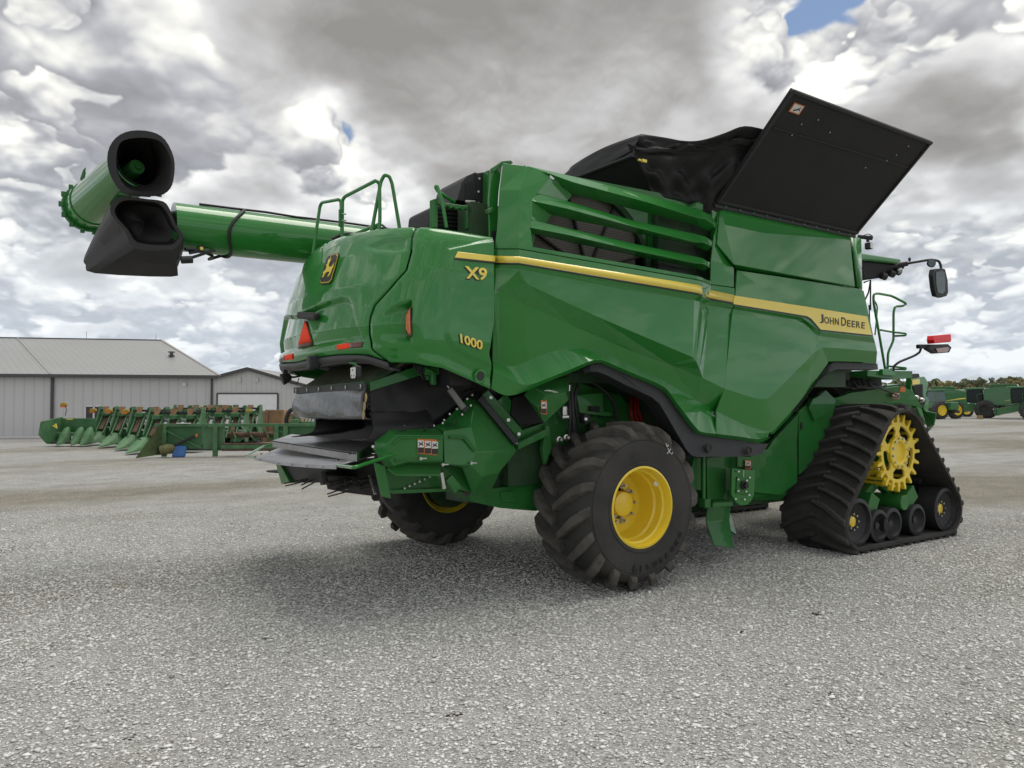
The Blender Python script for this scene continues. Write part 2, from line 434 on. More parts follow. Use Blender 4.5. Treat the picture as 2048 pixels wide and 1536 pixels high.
# ------------------------------------------------------------ ground
gm, nt, gb = nmat('gravel_ground'); L = nt.links.new
tc = ND(nt, 'ShaderNodeTexCoord'); ob = tc.outputs['Object']
def gnoise(s, d, r=.55):
    n = ND(nt, 'ShaderNodeTexNoise', Scale=s, Detail=d, Roughness=r); L(ob, n.inputs['Vector']); return n.outputs['Fac']
vo = ND(nt, 'ShaderNodeTexVoronoi', Scale=66.); L(ob, vo.inputs['Vector'])
vo2 = ND(nt, 'ShaderNodeTexVoronoi', Scale=130.); L(ob, vo2.inputs['Vector'])
r1 = ND(nt, 'ShaderNodeValToRGB'); L(vo.outputs['Color'], r1.inputs[0])
e = r1.color_ramp.elements; e[0].position = .08; e[0].color = (.10, .10, .092, 1); e[1].position = .92; e[1].color = (.62, .63, .60, 1)
x = e.new(.5); x.color = (.36, .36, .338, 1)
r2 = ND(nt, 'ShaderNodeValToRGB'); L(vo2.outputs['Color'], r2.inputs[0])
e = r2.color_ramp.elements; e[0].position = .1; e[0].color = (.21, .21, .198, 1); e[1].position = .9; e[1].color = (.43, .434, .415, 1)
m1 = ND(nt, 'ShaderNodeMix', data_type='RGBA'); m1.inputs[0].default_value = .5; L(r1.outputs[0], m1.inputs[6]); L(r2.outputs[0], m1.inputs[7])
# big worn patches: browner and darker where machines have turned
mp = ND(nt, 'ShaderNodeMapping'); L(ob, mp.inputs[0]); mp.inputs['Rotation'].default_value = (0, 0, -YAW); mp.inputs['Scale'].default_value = (.35, 1, 1)
nb = ND(nt, 'ShaderNodeTexNoise', Scale=.16, Detail=7., Roughness=.6); L(mp.outputs[0], nb.inputs['Vector'])
rb = ND(nt, 'ShaderNodeMapRange'); L(nb.outputs['Fac'], rb.inputs['Value']); rb.inputs['From Min'].default_value = .46; rb.inputs['From Max'].default_value = .62
mul = ND(nt, 'ShaderNodeMix', data_type='RGBA', blend_type='MULTIPLY'); L(rb.outputs[0], mul.inputs[0]); L(m1.outputs[2], mul.inputs[6]); mul.inputs[7].default_value = (.70, .66, .59, 1)
nc = gnoise(1.3, 8., .65); rc = ND(nt, 'ShaderNodeMapRange'); L(nc, rc.inputs['Value']); rc.inputs['From Min'].default_value = .3; rc.inputs['From Max'].default_value = .7
rc.inputs['To Min'].default_value = .82; rc.inputs['To Max'].default_value = 1.14
sc_ = ND(nt, 'ShaderNodeVectorMath', operation='SCALE'); L(mul.outputs[2], sc_.inputs[0]); L(rc.outputs[0], sc_.inputs['Scale'])
L(sc_.outputs[0], gb.inputs['Base Color']); gb.inputs['Roughness'].default_value = .95; gb.inputs['Specular IOR Level'].default_value = 0.
b1 = ND(nt, 'ShaderNodeBump', Strength=.45, Distance=.006); L(vo.outputs['Distance'], b1.inputs['Height']); b1.invert = True
b2 = ND(nt, 'ShaderNodeBump', Strength=.4, Distance=.004); L(vo2.outputs['Distance'], b2.inputs['Height']); b2.invert = True; L(b1.outputs[0], b2.inputs['Normal'])
L(b2.outputs[0], gb.inputs['Normal'])
g = MB()
N_ = 40
g.face([(-900, -900, 0), (900, -900, 0), (900, 900, 0), (-900, 900, 0)])
tag(g.build('gravel_yard', gm), kind='structure')

# loose stones lying over the near part of the yard: one mass nobody could count
def stones():
    import numpy as np
    rg = np.random.default_rng(3)
    pos = []; NS = 270000
    # uniform in area inside the camera's wedge, thinning with distance
    d = 3.2 + 9.8 * rg.random(NS * 2) ** .85
    u = (rg.random(NS * 2) * 2 - 1) * .76
    keep = rg.random(NS * 2) < np.clip(d / 6.0, .3, 1) * np.clip((13.4 - d) / 4, 0, 1)
    d = d[keep][:NS]; u = u[keep][:NS]; n = len(d)
    X = d * HX + u * d * CR.x; Y = d * HY + u * d * CR.y
    tone = .04 + .96 * rg.random(n)
    size = np.clip(rg.lognormal(math.log(.0060), .44, n), .0028, .019)
    k = 0     # dark clods and leaf litter dropped by the machines
    for px, py, cnt, sp in ((1632, 1228, 22, .04), (535, 1277, 14, .04), (900, 1432, 12, .03), (270, 1474, 5, .03), (1985, 1180, 8, .06), (700, 1150, 20, .15), (1480, 1265, 7, .03), (1660, 1390, 9, .04), (10, 1100, 90, .35), (1060, 1215, 20, .2)):
        c = P(px, py, z=0)
        for _ in range(cnt): X[k] = c.x + rg.normal() * sp; Y[k] = c.y + rg.normal() * sp * .6; tone[k] = 0.; size[k] = .006 + .006 * rg.random(); k += 1
    for _ in range(260): size[k] = .013 + .010 * rg.random(); k += 1
    octv = np.array([(1, 0, 0), (-1, 0, 0), (0, 1, 0), (0, -1, 0), (0, 0, 1), (0, 0, -1)], float)
    tris = np.array([(0, 2, 4), (2, 1, 4), (1, 3, 4), (3, 0, 4), (2, 0, 5), (1, 2, 5), (3, 1, 5), (0, 3, 5)])
    ang = rg.random(n) * 6.283
    v = np.repeat(octv[None], n, 0) + (rg.random((n, 6, 3)) - .5) * .75
    v *= (size[:, None, None] * np.stack([1.25 + rg.random(n) * .5, .85 + rg.random(n) * .3, .32 + rg.random(n) * .25], 1)[:, None, :])
    c, s = np.cos(ang)[:, None], np.sin(ang)[:, None]
    x = v[:, :, 0] * c - v[:, :, 1] * s; y = v[:, :, 0] * s + v[:, :, 1] * c
    v = np.stack([x + X[:, None], y + Y[:, None], v[:, :, 2] + size[:, None] * .22], 2)
    vs = v.reshape(-1, 3).astype('f4'); fs = (tris[None] + (np.arange(n) * 6)[:, None, None]).reshape(-1, 3)
    me = bpy.data.meshes.new('loose_gravel')
    me.vertices.add(len(vs)); me.vertices.foreach_set('co', vs.ravel())
    me.loops.add(len(fs) * 3); me.loops.foreach_set('vertex_index', fs.ravel().astype('i4'))
    me.polygons.add(len(fs)); me.polygons.foreach_set('loop_start', np.arange(0, len(fs) * 3, 3, dtype='i4'))
    me.polygons.foreach_set('loop_total', np.full(len(fs), 3, 'i4'))
    me.update(calc_edges=True)
    at = me.attributes.new('tone', 'FLOAT', 'POINT'); at.data.foreach_set('value', np.repeat(tone, 6).astype('f4'))
    m, nt, b = nmat('stone'); L = nt.links.new
    a = ND(nt, 'ShaderNodeAttribute', attribute_name='tone'); r = ND(nt, 'ShaderNodeValToRGB'); L(a.outputs['Fac'], r.inputs[0])
    e = r.color_ramp.elements; e[0].position = 0; e[0].color = (.07, .05, .038, 1); x = e.new(.03); x.color = (.17, .16, .14, 1); e[-1].position = 1; e[-1].color = (.88, .885, .87, 1)
    for p_, c_ in ((.08, (.46, .455, .425)), (.5, (.68, .68, .645)), (.85, (.82, .82, .79))):
        x = e.new(p_); x.color = (*c_, 1)
    L(r.outputs[0], b.inputs['Base Color']); b.inputs['Roughness'].default_value = .9; b.inputs['Specular IOR Level'].default_value = .25
    me.materials.append(m)
    o = bpy.data.objects.new('loose_gravel', me); C.objects.link(o); tag(o, kind='stuff', label='crushed grey limestone gravel spread over the yard')
stones()
# ------------------------------------------------------------ the combine harvester
COMB = empty('combine_harvester', (6.2, 7.0, 0))
tag(COMB, 'huge clean green combine harvester on rear tyres and front tracks, tank flaps open', 'combine harvester')
bpy.context.view_layer.update()
class Proxy: pass
def cb(mb, name, m, parent=None, **k):
    """a part of the combine; coordinates are given in the yard and moved under the Empty"""
    par = parent or COMB
    o = mb.build(name, m, par, **k)
    o.matrix_parent_inverse = Matrix.Translation(-COMB.location) if par is COMB else Matrix.Identity(4)
    return o
def pt(px, py, y): return P(px, py, y=y)

# ---- hood surface as a function: rounded plan, leaning profile, domed top
def interp(T, z):
    if z <= T[0][0]: return T[0][1]
    for (a, b), (c, d) in zip(T, T[1:]):
        if z <= c: return b + (d - b) * (z - a) / (c - a)
    return T[-1][1]
X0T = [(1.7, 2.45), (2.0, 2.33), (2.12, 2.22), (2.25, 2.14), (2.45, 2.12), (2.8, 2.19), (3.1, 2.29), (3.25, 2.36), (3.6, 2.56)]
YST = [(1.6, 5.50), (1.9, 5.42), (2.3, 5.36), (2.9, 5.34), (3.15, 5.37), (3.5, 5.50)]
def smax(vals, k):
    m = max(vals); return m + k * math.log(sum(math.exp((v - m) / k) for v in vals))
def hood(p):
    x0 = interp(X0T, p.z); ys = interp(YST, p.z)
    a = smax([x0 + .158 * (p.y - 7) ** 2 - p.x, ys - p.y, p.y - (14 - ys)], .075)
    top = p.z - (3.37 - .045 * (p.y - 7) ** 2 - .02 * (p.x - 2.6))
    return smax([a, top], .02)
def hit(o, d, far=40., step=.05):
    d = d.normalized(); t = 0; g0 = hood(o)
    s0 = g0 > 0
    while t < far:
        t2 = t + step; g = hood(o + d * t2)
        if (g > 0) != s0:
            for _ in range(18):
                m = (t + t2) / 2
                if (hood(o + d * m) > 0) != s0: t2 = m
                else: t = m
            return o + d * t2
        t = t2
    return None
HC = V((4.3, 7.0, 2.45))
def hpx(px, py):
    r = ray(px, py).normalized()
    p = hit(CAMP + r * 4, r, 8.)
    return p
def hnorm(p):
    e = .01; g = hood(p)
    return V((hood(p + V((e, 0, 0))) - g, hood(p + V((0, e, 0))) - g, hood(p + V((0, 0, e))) - g)).normalized()
def tp(p):
    """point -> (theta, slope) as seen from the hood's inner axis"""
    q = p - HC
    return math.atan2(-q.y, -q.x), q.z / math.hypot(q.x, q.y)        # theta 0 = straight back, + = near side
def th_point(th, e, off=0.):
    d = V((-math.cos(th), -math.sin(th), e))
    p = hit(HC, d, 6., .08)
    return p
def poly_tp(pts):
    out = []
    for px, py in pts:
        p = hpx(px, py)
        if p is None: continue
        out.append(tp(p))
    return out
def curve_e(T):
    """list (theta, e) -> function theta(e), monotone in e"""
    T = sorted(T, key=lambda a: a[1])
    def f(e):
        if e <= T[0][1]: return T[0][0]
        for (t0, e0), (t1, e1) in zip(T, T[1:]):
            if e <= e1: return t0 + (t1 - t0) * (e - e0) / max(e1 - e0, 1e-6)
        return T[-1][0]
    return f
SEAM1 = [(829, 461), (823, 472), (821, 503), (811, 540), (780, 575), (747, 611), (739, 633), (737.5, 672), (745, 699), (772, 718)]
SEAM2 = [(989, 468), (988, 520), (988, 600), (988, 645), (981, 690), (978, 708), (985, 738), (981, 765), (979, 778)]
BOTT = [(590, 726), (633, 714), (677, 708), (721, 707), (745, 709), (782, 723), (828, 724), (882, 735), (955, 767), (979, 778)]
s1 = curve_e(poly_tp(SEAM1)); s2 = curve_e(poly_tp(SEAM2))
bt = sorted(poly_tp(BOTT))
def ebot(th):
    th = abs(th)
    if th <= bt[0][0]: return bt[0][1]
    for (a, b), (c, d) in zip(bt, bt[1:]):
        if th <= c: return b + (d - b) * (th - a) / max(c - a, 1e-6)
    return bt[-1][1]
# lower left of the tailgate: measured bottom at the centre line
def dist_poly(P2, p):
    """signed distance (inside > 0) in scaled theta/e space"""
    ins = False; best = 9
    n = len(P2)
    for i in range(n):
        a, b = P2[i], P2[(i + 1) % n]
        ax, ay, bx_, by = a[0], a[1], b[0], b[1]
        if (ay > p[1]) != (by > p[1]) and p[0] < (bx_ - ax) * (p[1] - ay) / (by - ay) + ax: ins = not ins
        dx, dy = bx_ - ax, by - ay; L2 = dx * dx + dy * dy
        t = max(0, min(1, ((p[0] - ax) * dx + (p[1] - ay) * dy) / L2)) if L2 else 0
        best = min(best, math.hypot(p[0] - ax - t * dx, p[1] - ay - t * dy))
    return best if ins else -best
def sm01(a, b, x):
    t = max(0, min(1, (x - a) / (b - a))); return t * t * (3 - 2 * t)
SC = 2.0    # radians/slope to about metres on the hood
DOOR = [(t * SC, e * SC) for t, e in poly_tp([(598, 628), (640, 608), (684, 594), (696, 597), (703, 609), (726, 681), (676, 687), (600, 702)])]
DOOR = DOOR + [(-a, b) for a, b in DOOR[::-1] if a > .05]
RECESS = [(t * SC, e * SC) for t, e in poly_tp([(760, 630), (790, 610), (824, 600), (824, 682), (790, 682), (757, 676)])]
RAISED = [(t * SC, e * SC) for t, e in poly_tp([(894, 500), (1000, 480), (1000, 739), (940, 714), (904, 694), (893, 670)])]
POCKET = [(t * SC, e * SC) for t, e in poly_tp([(735, 492), (770, 478), (815, 474), (813, 500), (790, 505), (750, 502)])]
UPPER = [(t * SC, e * SC) for t, e in poly_tp([(735, 490), (816, 470), (814, 520), (803, 545), (745, 606), (712, 600), (700, 560)])]
def hood_disp(th, e):
    a = (abs(th) * SC, e * SC); d = 0
    q = dist_poly(DOOR, (th * SC, e * SC)); d -= .045 * sm01(-.004, .026, q)
    if abs(th) > .2:
        q = dist_poly(RECESS, a)
        if q > -.03: d -= .09 * sm01(-.005, .03, q) * sm01(RECESS[0][0] - .02, RECESS[2][0], a[0])
        q = dist_poly(RAISED, a); d += .016 * sm01(-.012, .010, q)
        q = dist_poly(POCKET, a); d -= .02 * sm01(-.01, .03, q)
    # lip towards the bottom edge
    eb = ebot(th); d += .02 * sm01(.10, .02, (e - eb) * SC)
    # soft groove beside the tailgate seam
    d -= .012 * sm01(.045, .0, abs(abs(th) - s1(e)) * SC)
    return d
ETOP = 4.5
def hood_grid(left, right, nc, nr, name, par=None, flip=1):
    mb = MB(); rows = []
    er = []
    for r in range(nr + 1):
        er.append(r / nr)
    for r in er:
        row = []
        for c in range(nc + 1):
            t = c / nc; e = -.1
            for _ in range(4):
                th = left(e) * (1 - t) + right(e) * t
                eb = ebot(th)
                if r < .8: e = eb + (.44 - eb) * (r / .8)
                else: e = .44 + (r - .8) / .2 * .75
            p = th_point(th, e); n = hnorm(p)
            p = p + n * (hood_disp(th, e) if r < .8 else 0)
            if r >= .99: pass
            row.append(p)
        rows.append(row)
    b = 0
    for row in rows: mb.v += row
    for i in range(nr):
        for j in range(nc):
            k = i * (nc + 1) + j
            mb.f.append((k, k + 1, k + nc + 2, k + nc + 1))
    o = cb(mb, name, GREEN, par, smooth=50)
    m = o.modifiers.new('s', 'SOLIDIFY'); m.thickness = .02; m.offset = -1 * flip
    return o
gap = .004
TAIL = hood_grid(lambda e: -s1(e) + gap, lambda e: s1(e) - gap, 150, 110, 'tailgate')
CORN = hood_grid(lambda e: s1(e) + gap, lambda e: s2(e) - gap, 110, 110, 'rear_corner_panel')
CORN2 = hood_grid(lambda e: -s2(e) + gap, lambda e: -s1(e) - gap, 26, 24, 'rear_corner_panel')

def on_hood(px, py, off=.004):
    p = hpx(px, py); n = hnorm(p); th, e = tp(p)
    return p + n * (hood_disp(th, e) + off)
def tri_fill(mb, pts2, fn, sub=5):
    """fill a convex-ish pixel quad on a curved surface"""
    a, b, c, d = pts2; n = len(mb.v)
    for i in range(sub + 1):
        for j in range(sub + 1):
            s, t = i / sub, j / sub
            x = (a[0] * (1 - s) + b[0] * s) * (1 - t) + (d[0] * (1 - s) + c[0] * s) * t
            y = (a[1] * (1 - s) + b[1] * s) * (1 - t) + (d[1] * (1 - s) + c[1] * s) * t
            mb.v.append(fn(x, y))
    for i in range(sub):
        for j in range(sub):
            k = n + i * (sub + 1) + j
            mb.f.append((k, k + 1, k + sub + 2, k + sub + 1))
    return mb
def hood_quad(name, q, m, off=.004, par=None, sub=5, thick=.003):
    mb = MB(); tri_fill(mb, q, lambda x, y: on_hood(x, y, off), sub)
    o = cb(mb, name, m, par or TAIL, smooth=40)
    md = o.modifiers.new('s', 'SOLIDIFY'); md.thickness = thick; md.offset = 0
    fixp(o, par or TAIL); return o
def fixp(o, par):
    """sub-parts: the parent's own offset is already the yard's"""
    o.matrix_parent_inverse = Matrix.Identity(4)

# ---- writing
def text_mesh(s, bold=.02, spacing=1.0, extrude=0.):
    cu = bpy.data.curves.new('t', 'FONT'); cu.body = s; cu.offset = bold; cu.space_character = spacing
    cu.resolution_u = 3
    o = bpy.data.objects.new('t', cu); C.objects.link(o); bpy.context.view_layer.update()
    dg = bpy.context.evaluated_depsgraph_get()
    me = bpy.data.meshes.new_from_object(o.evaluated_get(dg))
    vs = [v.co.copy() for v in me.vertices]; fs = [tuple(p.vertices) for p in me.polygons]
    bpy.data.objects.remove(o); bpy.data.curves.remove(cu); bpy.data.meshes.remove(me)
    return vs, fs
def lettering(name, runs, quad, fn, m, par, bold=.02, thick=.002):
    """runs: [(text, x0, x1, y0, y1)] in a 0..1 box laid on the pixel quad TL,TR,BR,BL"""
    mb = MB()
    for s, x0, x1, y0, y1 in runs:
        vs, fs = text_mesh(s, bold)
        ax, bx_ = min(v.x for v in vs), max(v.x for v in vs); ay, by = min(v.y for v in vs), max(v.y for v in vs)
        vv = []
        for v in vs:
            u = x0 + (x1 - x0) * (v.x - ax) / (bx_ - ax); w = y0 + (y1 - y0) * (v.y - ay) / (by - ay)
            tl, tr, br, bl = quad
            px = (bl[0] * (1 - u) + br[0] * u) * (1 - w) + (tl[0] * (1 - u) + tr[0] * u) * w
            py = (bl[1] * (1 - u) + br[1] * u) * (1 - w) + (tl[1] * (1 - u) + tr[1] * u) * w
            vv.append(fn(px, py))
        mb.add(vv, fs)
    o = cb(mb, name, m, par); fixp(o, par)
    md = o.modifiers.new('s', 'SOLIDIFY'); md.thickness = thick; md.offset = 0
    return o

# decals on the corner panel and tailgate
hood_quad('yellow_stripe', [(913, 505), (987.5, 513.5), (987.5, 525), (907, 516.5)], YELDEC, .006, CORN, 10)
hood_quad('stripe_edge', [(908, 516.7), (987.5, 525.2), (987.5, 528.5), (905, 520)], BLKDEC, .006, CORN, 10)
for nm, q, tx in (('model_lettering', [(926, 533), (972, 538), (970, 562), (930, 558)], 'X9'), ('number_lettering', [(917, 667), (963, 682), (962, 700), (919, 686)], '1000')):
    lettering(nm, [(tx, -.05, .97, -.1, .9)], q, lambda x, y: on_hood(x, y, .004), BLKDEC, CORN, bold=.07)
    lettering(nm, [(tx, 0, 1, 0, 1)], q, lambda x, y: on_hood(x, y, .0075), YELDEC, CORN, bold=.025)
hood_quad('reflector', [(675.5, 690), (700, 685.5), (702.5, 696), (679, 699.5)], RED, .006)
hood_quad('dark_reflector', [(700.5, 685.4), (726.5, 683.5), (727, 694), (703, 696)], REDD, .006)
hood_quad('reflector', [(572, 710.5), (587.3, 706.5), (590, 716), (575, 718.5)], RED, .006)
hood_quad('dark_reflector', [(564, 714), (572, 710.5), (575, 718.5), (565, 721)], REDD, .006)
hood_quad('warning_triangle', [(602.5, 640), (604.5, 640), (615, 684), (589, 690)], RED, .012)
hood_quad('triangle_border', [(601, 640), (606, 640), (618, 691), (587, 698)], REDD, .007)
mb = MB()
a = on_hood(600, 631, .03); b = on_hood(635, 633, .03); n = hnorm(hpx(617, 630))
mb.bar(a + n * .02, b + n * .02, .06, .065)
o = cb(mb, 'handle_lamp', BLK, TAIL, bevel=.02); fixp(o, TAIL)
# amber tail lamp in its recess
mb = MB(); q = [(808.5, 626), (822, 612.5), (823, 673), (816, 673.5), (807, 661)]
pts = [on_hood(x, y, .05) for x, y in q]; mb.prism(pts, hnorm(hpx(815, 645)) * -.06)
o = cb(mb, 'tail_lamp', REDD, CORN, bevel=.012); fixp(o, CORN)
lamp = o
mb = MB(); q = [(810.5, 629), (820.5, 618), (821.5, 667), (816, 669), (810, 657)]
mb.prism([on_hood(x, y, .066) for x, y in q], hnorm(hpx(815, 645)) * -.03)
o = cb(mb, 'lamp_lens', ORNG, CORN, bevel=.006); fixp(o, CORN)
# badge with a leaping deer
BQ = [(658, 513), (680, 508), (664, 566), (641, 568)]
def bq(u, w, off):
    tl, tr, br, bl = BQ
    px = (bl[0] * (1 - u) + br[0] * u) * (1 - w) + (tl[0] * (1 - u) + tr[0] * u) * w
    py = (bl[1] * (1 - u) + br[1] * u) * (1 - w) + (tl[1] * (1 - u) + tr[1] * u) * w
    return on_hood(px, py, off)
shield = [(.02, .1), (.18, .0), (.82, .0), (.98, .1), (1., .5), (.98, .9), (.85, 1.), (.15, 1.), (.02, .9), (0, .5)]
def bpoly(pts, off, sc=1.):
    return [bq(.5 + (u - .5) * sc, .5 + (w - .5) * sc, off) for u, w in pts]
for nm, off, sc_b, m in (('badge', .006, 1.08, BLKDEC), ('badge_rim', .012, 1., YELDEC), ('badge_face', .017, .94, BLKDEC)):
    mb = MB(); mb.prism(bpoly(shield, off, sc_b), hnorm(hpx(661, 540)) * .004); o = cb(mb, nm, m, TAIL); fixp(o, TAIL)
DEER = [(.20, .64), (.30, .68), (.27, .85), (.36, .76), (.42, .92), (.44, .76), (.58, .86), (.47, .70), (.47, .60), (.58, .545), (.72, .545), (.80, .56), (.90, .68), (.92, .52), (.86, .42), (.84, .28), (.70, .18), (.66, .23), (.74, .34), (.66, .38),
        (.50, .375), (.36, .33), (.30, .20), (.18, .19), (.22, .30), (.12, .38), (.28, .45), (.33, .53), (.28, .60)]
def earclip(pts):
    idx = list(range(len(pts))); area = sum(pts[i][0] * pts[(i + 1) % len(pts)][1] - pts[(i + 1) % len(pts)][0] * pts[i][1] for i in idx)
    if area < 0: idx.reverse()
    out = []
    def cr(a, b, c): return (b[0] - a[0]) * (c[1] - a[1]) - (b[1] - a[1]) * (c[0] - a[0])
    g = 0
    while len(idx) > 3 and g < 2000:
        g += 1
        for i in range(len(idx)):
            a, b, c = idx[i - 1], idx[i], idx[(i + 1) % len(idx)]
            if cr(pts[a], pts[b], pts[c]) <= 1e-9: continue
            if any(cr(pts[a], pts[b], pts[k]) >= 0 and cr(pts[b], pts[c], pts[k]) >= 0 and cr(pts[c], pts[a], pts[k]) >= 0 for k in idx if k not in (a, b, c)): continue
            out.append((a, b, c)); idx.pop(i); break
        else: break
    out.append(tuple(idx)); return out
dp = [(1 - u, w) for u, w in DEER]
dp = [(.0 + 1. * u, .0 + 1. * w) for u, w in DEER]
mb = MB(); mb.add([bq(u, w, .023) for u, w in dp], earclip(dp)); o = cb(mb, 'deer_emblem', YELDEC, TAIL); fixp(o, TAIL)
md = o.modifiers.new('s', 'SOLIDIFY'); md.thickness = .003; md.offset = 0
# round socket near the bottom of the corner panel
c = on_hood(957, 752, .022); n = hnorm(hpx(957, 752))
mb = MB().lathe(c, n, [(.035, -.01), (.055, -.01), (.06, .006), (.05, .012), (.04, .006)], 20); o = cb(mb, 'socket_rim', GREEN, CORN, smooth=40); fixp(o, CORN)
mb = MB().lathe(c, n, [(.0001, .001), (.038, .001), (.038, -.02), (.0001, -.02)], 20); o = cb(mb, 'socket', IRON, CORN); fixp(o, CORN)

GREYP = mat('grey_plastic', (.055, .056, .058), rough=.5, bump=.1, bscale=150)
# black bumper trim under the tailgate
def hp_off(px, py, off=0., dn=0.):
    p = on_hood(px, py, off); p.z -= dn; return p
tr_t = smoothline([hp_off(x, y, -.01, .01) for x, y in [(596, 723), (633, 715), (677, 708), (721, 707), (744, 710), (780, 722)]], 5)
ctr = tr_t[0]
left = [V((p.x, 14 - p.y, p.z)) for p in reversed(tr_t)][6:]
tr_t = left + tr_t
mb = MB(); A = [p + V((-.012, 0, 0)) for p in tr_t]; B = [p + V((-.0, 0, -.052)) for p in tr_t]
B2 = [p + V((.10, 0, -.06)) for p in tr_t]
mb.strip(A, B); mb.strip(B, B2)
o = cb(mb, 'rear_bumper_trim', GREYP, solid=.025, smooth=40)
p = hp_off(638, 716, .02, .02); mb = MB().box(p + V((-.02, 0, 0)), (.10, .10, .12)); cb(mb, 'trim_bracket', BLK, bevel=.015)
# inner black core so that the hood is not hollow
mb = MB().bx(2.75, 8.7, 5.75, 8.25, 2.28, 3.12); cb(mb, 'engine_housing', GREEND)
mb = MB().bx(3.0, 3.2, 5.5, 8.5, 1.95, 3.2); cb(mb, 'hood_bulkhead', BLK2)
mb = MB().prism([V((2.40, 6.2, 2.24)), V((2.40, 7.9, 2.24)), V((3.3, 8.45, 2.1)), V((3.3, 5.65, 2.0)), V((2.75, 5.8, 2.16))], (0, 0, .05)); cb(mb, 'hood_underside', BLK2)

# ---- side panels from measured points (px, py, plane)
G_ = lambda L: PY(L)
def mk(name, strips, m=GREEN, bev=.012, solid=.02, parent=None, extra=None, smooth=24):
    mb = MB()
    for A, B in strips: mb.strip(G_(A), G_(B))
    if extra:
        for f in extra: mb.face(G_(f))
    return cb(mb, name, m, parent, smooth=smooth, solid=solid, merge=.004)
def low_y(px, py, c=5.80, s=.185):
    r = ray(px, py); t = (c - s * CAM_H) / (r.y + s * r.z); y = t * r.y
    return y + (.07 * ((1060 - px) / 72) ** 1.5 if px < 1060 else 0)
T_ = [(988.5, 499.5, 5.40), (1038, 499.5, 5.215), (1395, 561, 5.195), (1404, 563.5, 5.21), (1412, 567, 5.28), (1420, 570, 5.34), (1468, 576.5, 5.34)]
S_ = [(988.5, 530, 5.39), (1038, 530, 5.205), (1395, 590, 5.185), (1403, 593, 5.20), (1410, 597, 5.27), (1419, 600.5, 5.33), (1467, 609.5, 5.33)]
Gr = [(988.5, 535, 5.395), (1038, 537, 5.22), (1090, 548, 5.22), (1250, 579, 5.22), (1387, 600, 5.22), (1398, 603, 5.25), (1407, 608, 5.32), (1417, 610, 5.37), (1465, 618.5, 5.37)]
R_ = [(1037, 541, 5.225), (1040, 553, 5.22), (1046, 562, 5.22), (1054, 568, 5.22), (1191, 632, 5.22), (1384, 714, 5.22), (1391, 722, 5.22), (1398, 738, 5.29), (1404, 755.5, 5.34), (1447.5, 777, 5.335)]
Gr2 = Gr[1:]
L_ = [(986, 590, 5.415), (998, 581, 5.40), (1049, 607, 5.31), (1143, 650, 5.29), (1214, 681, 5.29), (1265, 703, 5.30), (1341, 729, 5.32), (1404, 755.5, 5.34), (1447.5, 777, 5.335)]
K_ = [(984, 720, 5.43), (1003, 730, 5.415), (1014, 733, 5.41), (1036, 731, 5.40), (1054, 724, 5.39), (1074, 714, 5.38), (1112, 702, 5.37), (1135, 698, 5.365), (1158, 697, 5.36), (1183, 701, 5.36), (1214, 711, 5.365), (1315, 758, 5.38), (1391, 801, 5.39), (1431, 824, 5.39)]
M_ = [(986, 741, 5.37), (1018, 757, 5.32), (1041, 769, 5.28), (1052, 771, 5.265), (1064, 768.5, 5.26), (1120, 746, 5.26), (1183, 721, 5.26), (1196, 719.5, 5.26), (1209, 722.5, 5.26), (1328, 773, 5.26), (1340, 784, 5.26), (1356, 807.5, 5.26), (1391, 854, 5.26), (1398, 861, 5.26), (1407, 864, 5.26), (1431, 867, 5.26)]
N_l = [(982, 777, 5.42), (1000, 787, 5.40), (1011, 790, 5.39), (1023, 789.5, 5.38), (1036, 786, 5.37), (1090, 764, 5.34), (1138, 745, 5.32), (1183, 726, 5.31), (1197, 724.5, 5.31), (1209, 727.5, 5.31), (1325, 778, 5.31), (1335, 787, 5.31), (1352, 811, 5.31), (1387, 858, 5.31), (1396, 866, 5.31), (1405, 869.5, 5.31), (1431, 872.5, 5.31)]
def smpx(L, n=4): return [tuple(v) for v in smoothline([V(p) for p in L], n)]
L_ = [(986, 590, 5.34)] + [(a, b, low_y(a, b) if a < 1400 else c) for a, b, c in L_[1:]]
def lz(L): return [(a, b, low_y(a, b)) for a, b in L]
K_ = smpx(lz([(984, 720), (1003, 730), (1014, 733), (1036, 731), (1074, 714), (1112, 702), (1158, 697), (1183, 701), (1214, 711), (1265, 735), (1315, 758), (1355, 780), (1391, 801), (1402, 807), (1431, 824)]))
K_ = [(a, b, low_y(a, b)) for a, b, c in K_]
M_ = smpx([(986, 741, 5.38), (1018, 757, 5.345), (1041, 768, 5.325), (1062, 768, 5.31), (1100, 754, 5.29), (1140, 738, 5.27), (1180, 722, 5.26), (1196, 719.5, 5.26), (1212, 723, 5.26), (1265, 746, 5.26), (1326, 773, 5.26), (1354, 806, 5.26), (1390, 853, 5.26), (1404, 863.5, 5.26), (1431, 867, 5.26)])
N_l = smpx([(982, 777, 5.42), (1002, 788, 5.40), (1018, 790.5, 5.385), (1040, 785, 5.37), (1088, 765, 5.34), (1135, 746, 5.32), (1180, 727, 5.31), (1196, 724.5, 5.31), (1210, 728, 5.31), (1263, 751, 5.31), (1323, 777.5, 5.31), (1350, 810, 5.31), (1386, 858, 5.31), (1401, 868, 5.31), (1431, 872.5, 5.31)])
def pair(mb, A, B):
    """a band between two rows that already match point for point"""
    A, B = G_(A), G_(B); b = len(mb.v); n = len(A); mb.v += A + B
    for q in range(n - 1): mb.f.append((b + q, b + q + 1, b + n + q + 1, b + n + q))
mb = MB()
mb.strip(G_(T_), G_(S_)); mb.strip(G_(S_), G_(Gr)); mb.strip(G_(Gr2), G_(R_))
Lr = L_[1:]
mb.strip(G_([R_[0]] + R_[3:]), G_(Lr))
mb.face(G_([R_[0], R_[1], R_[2], R_[3]]))
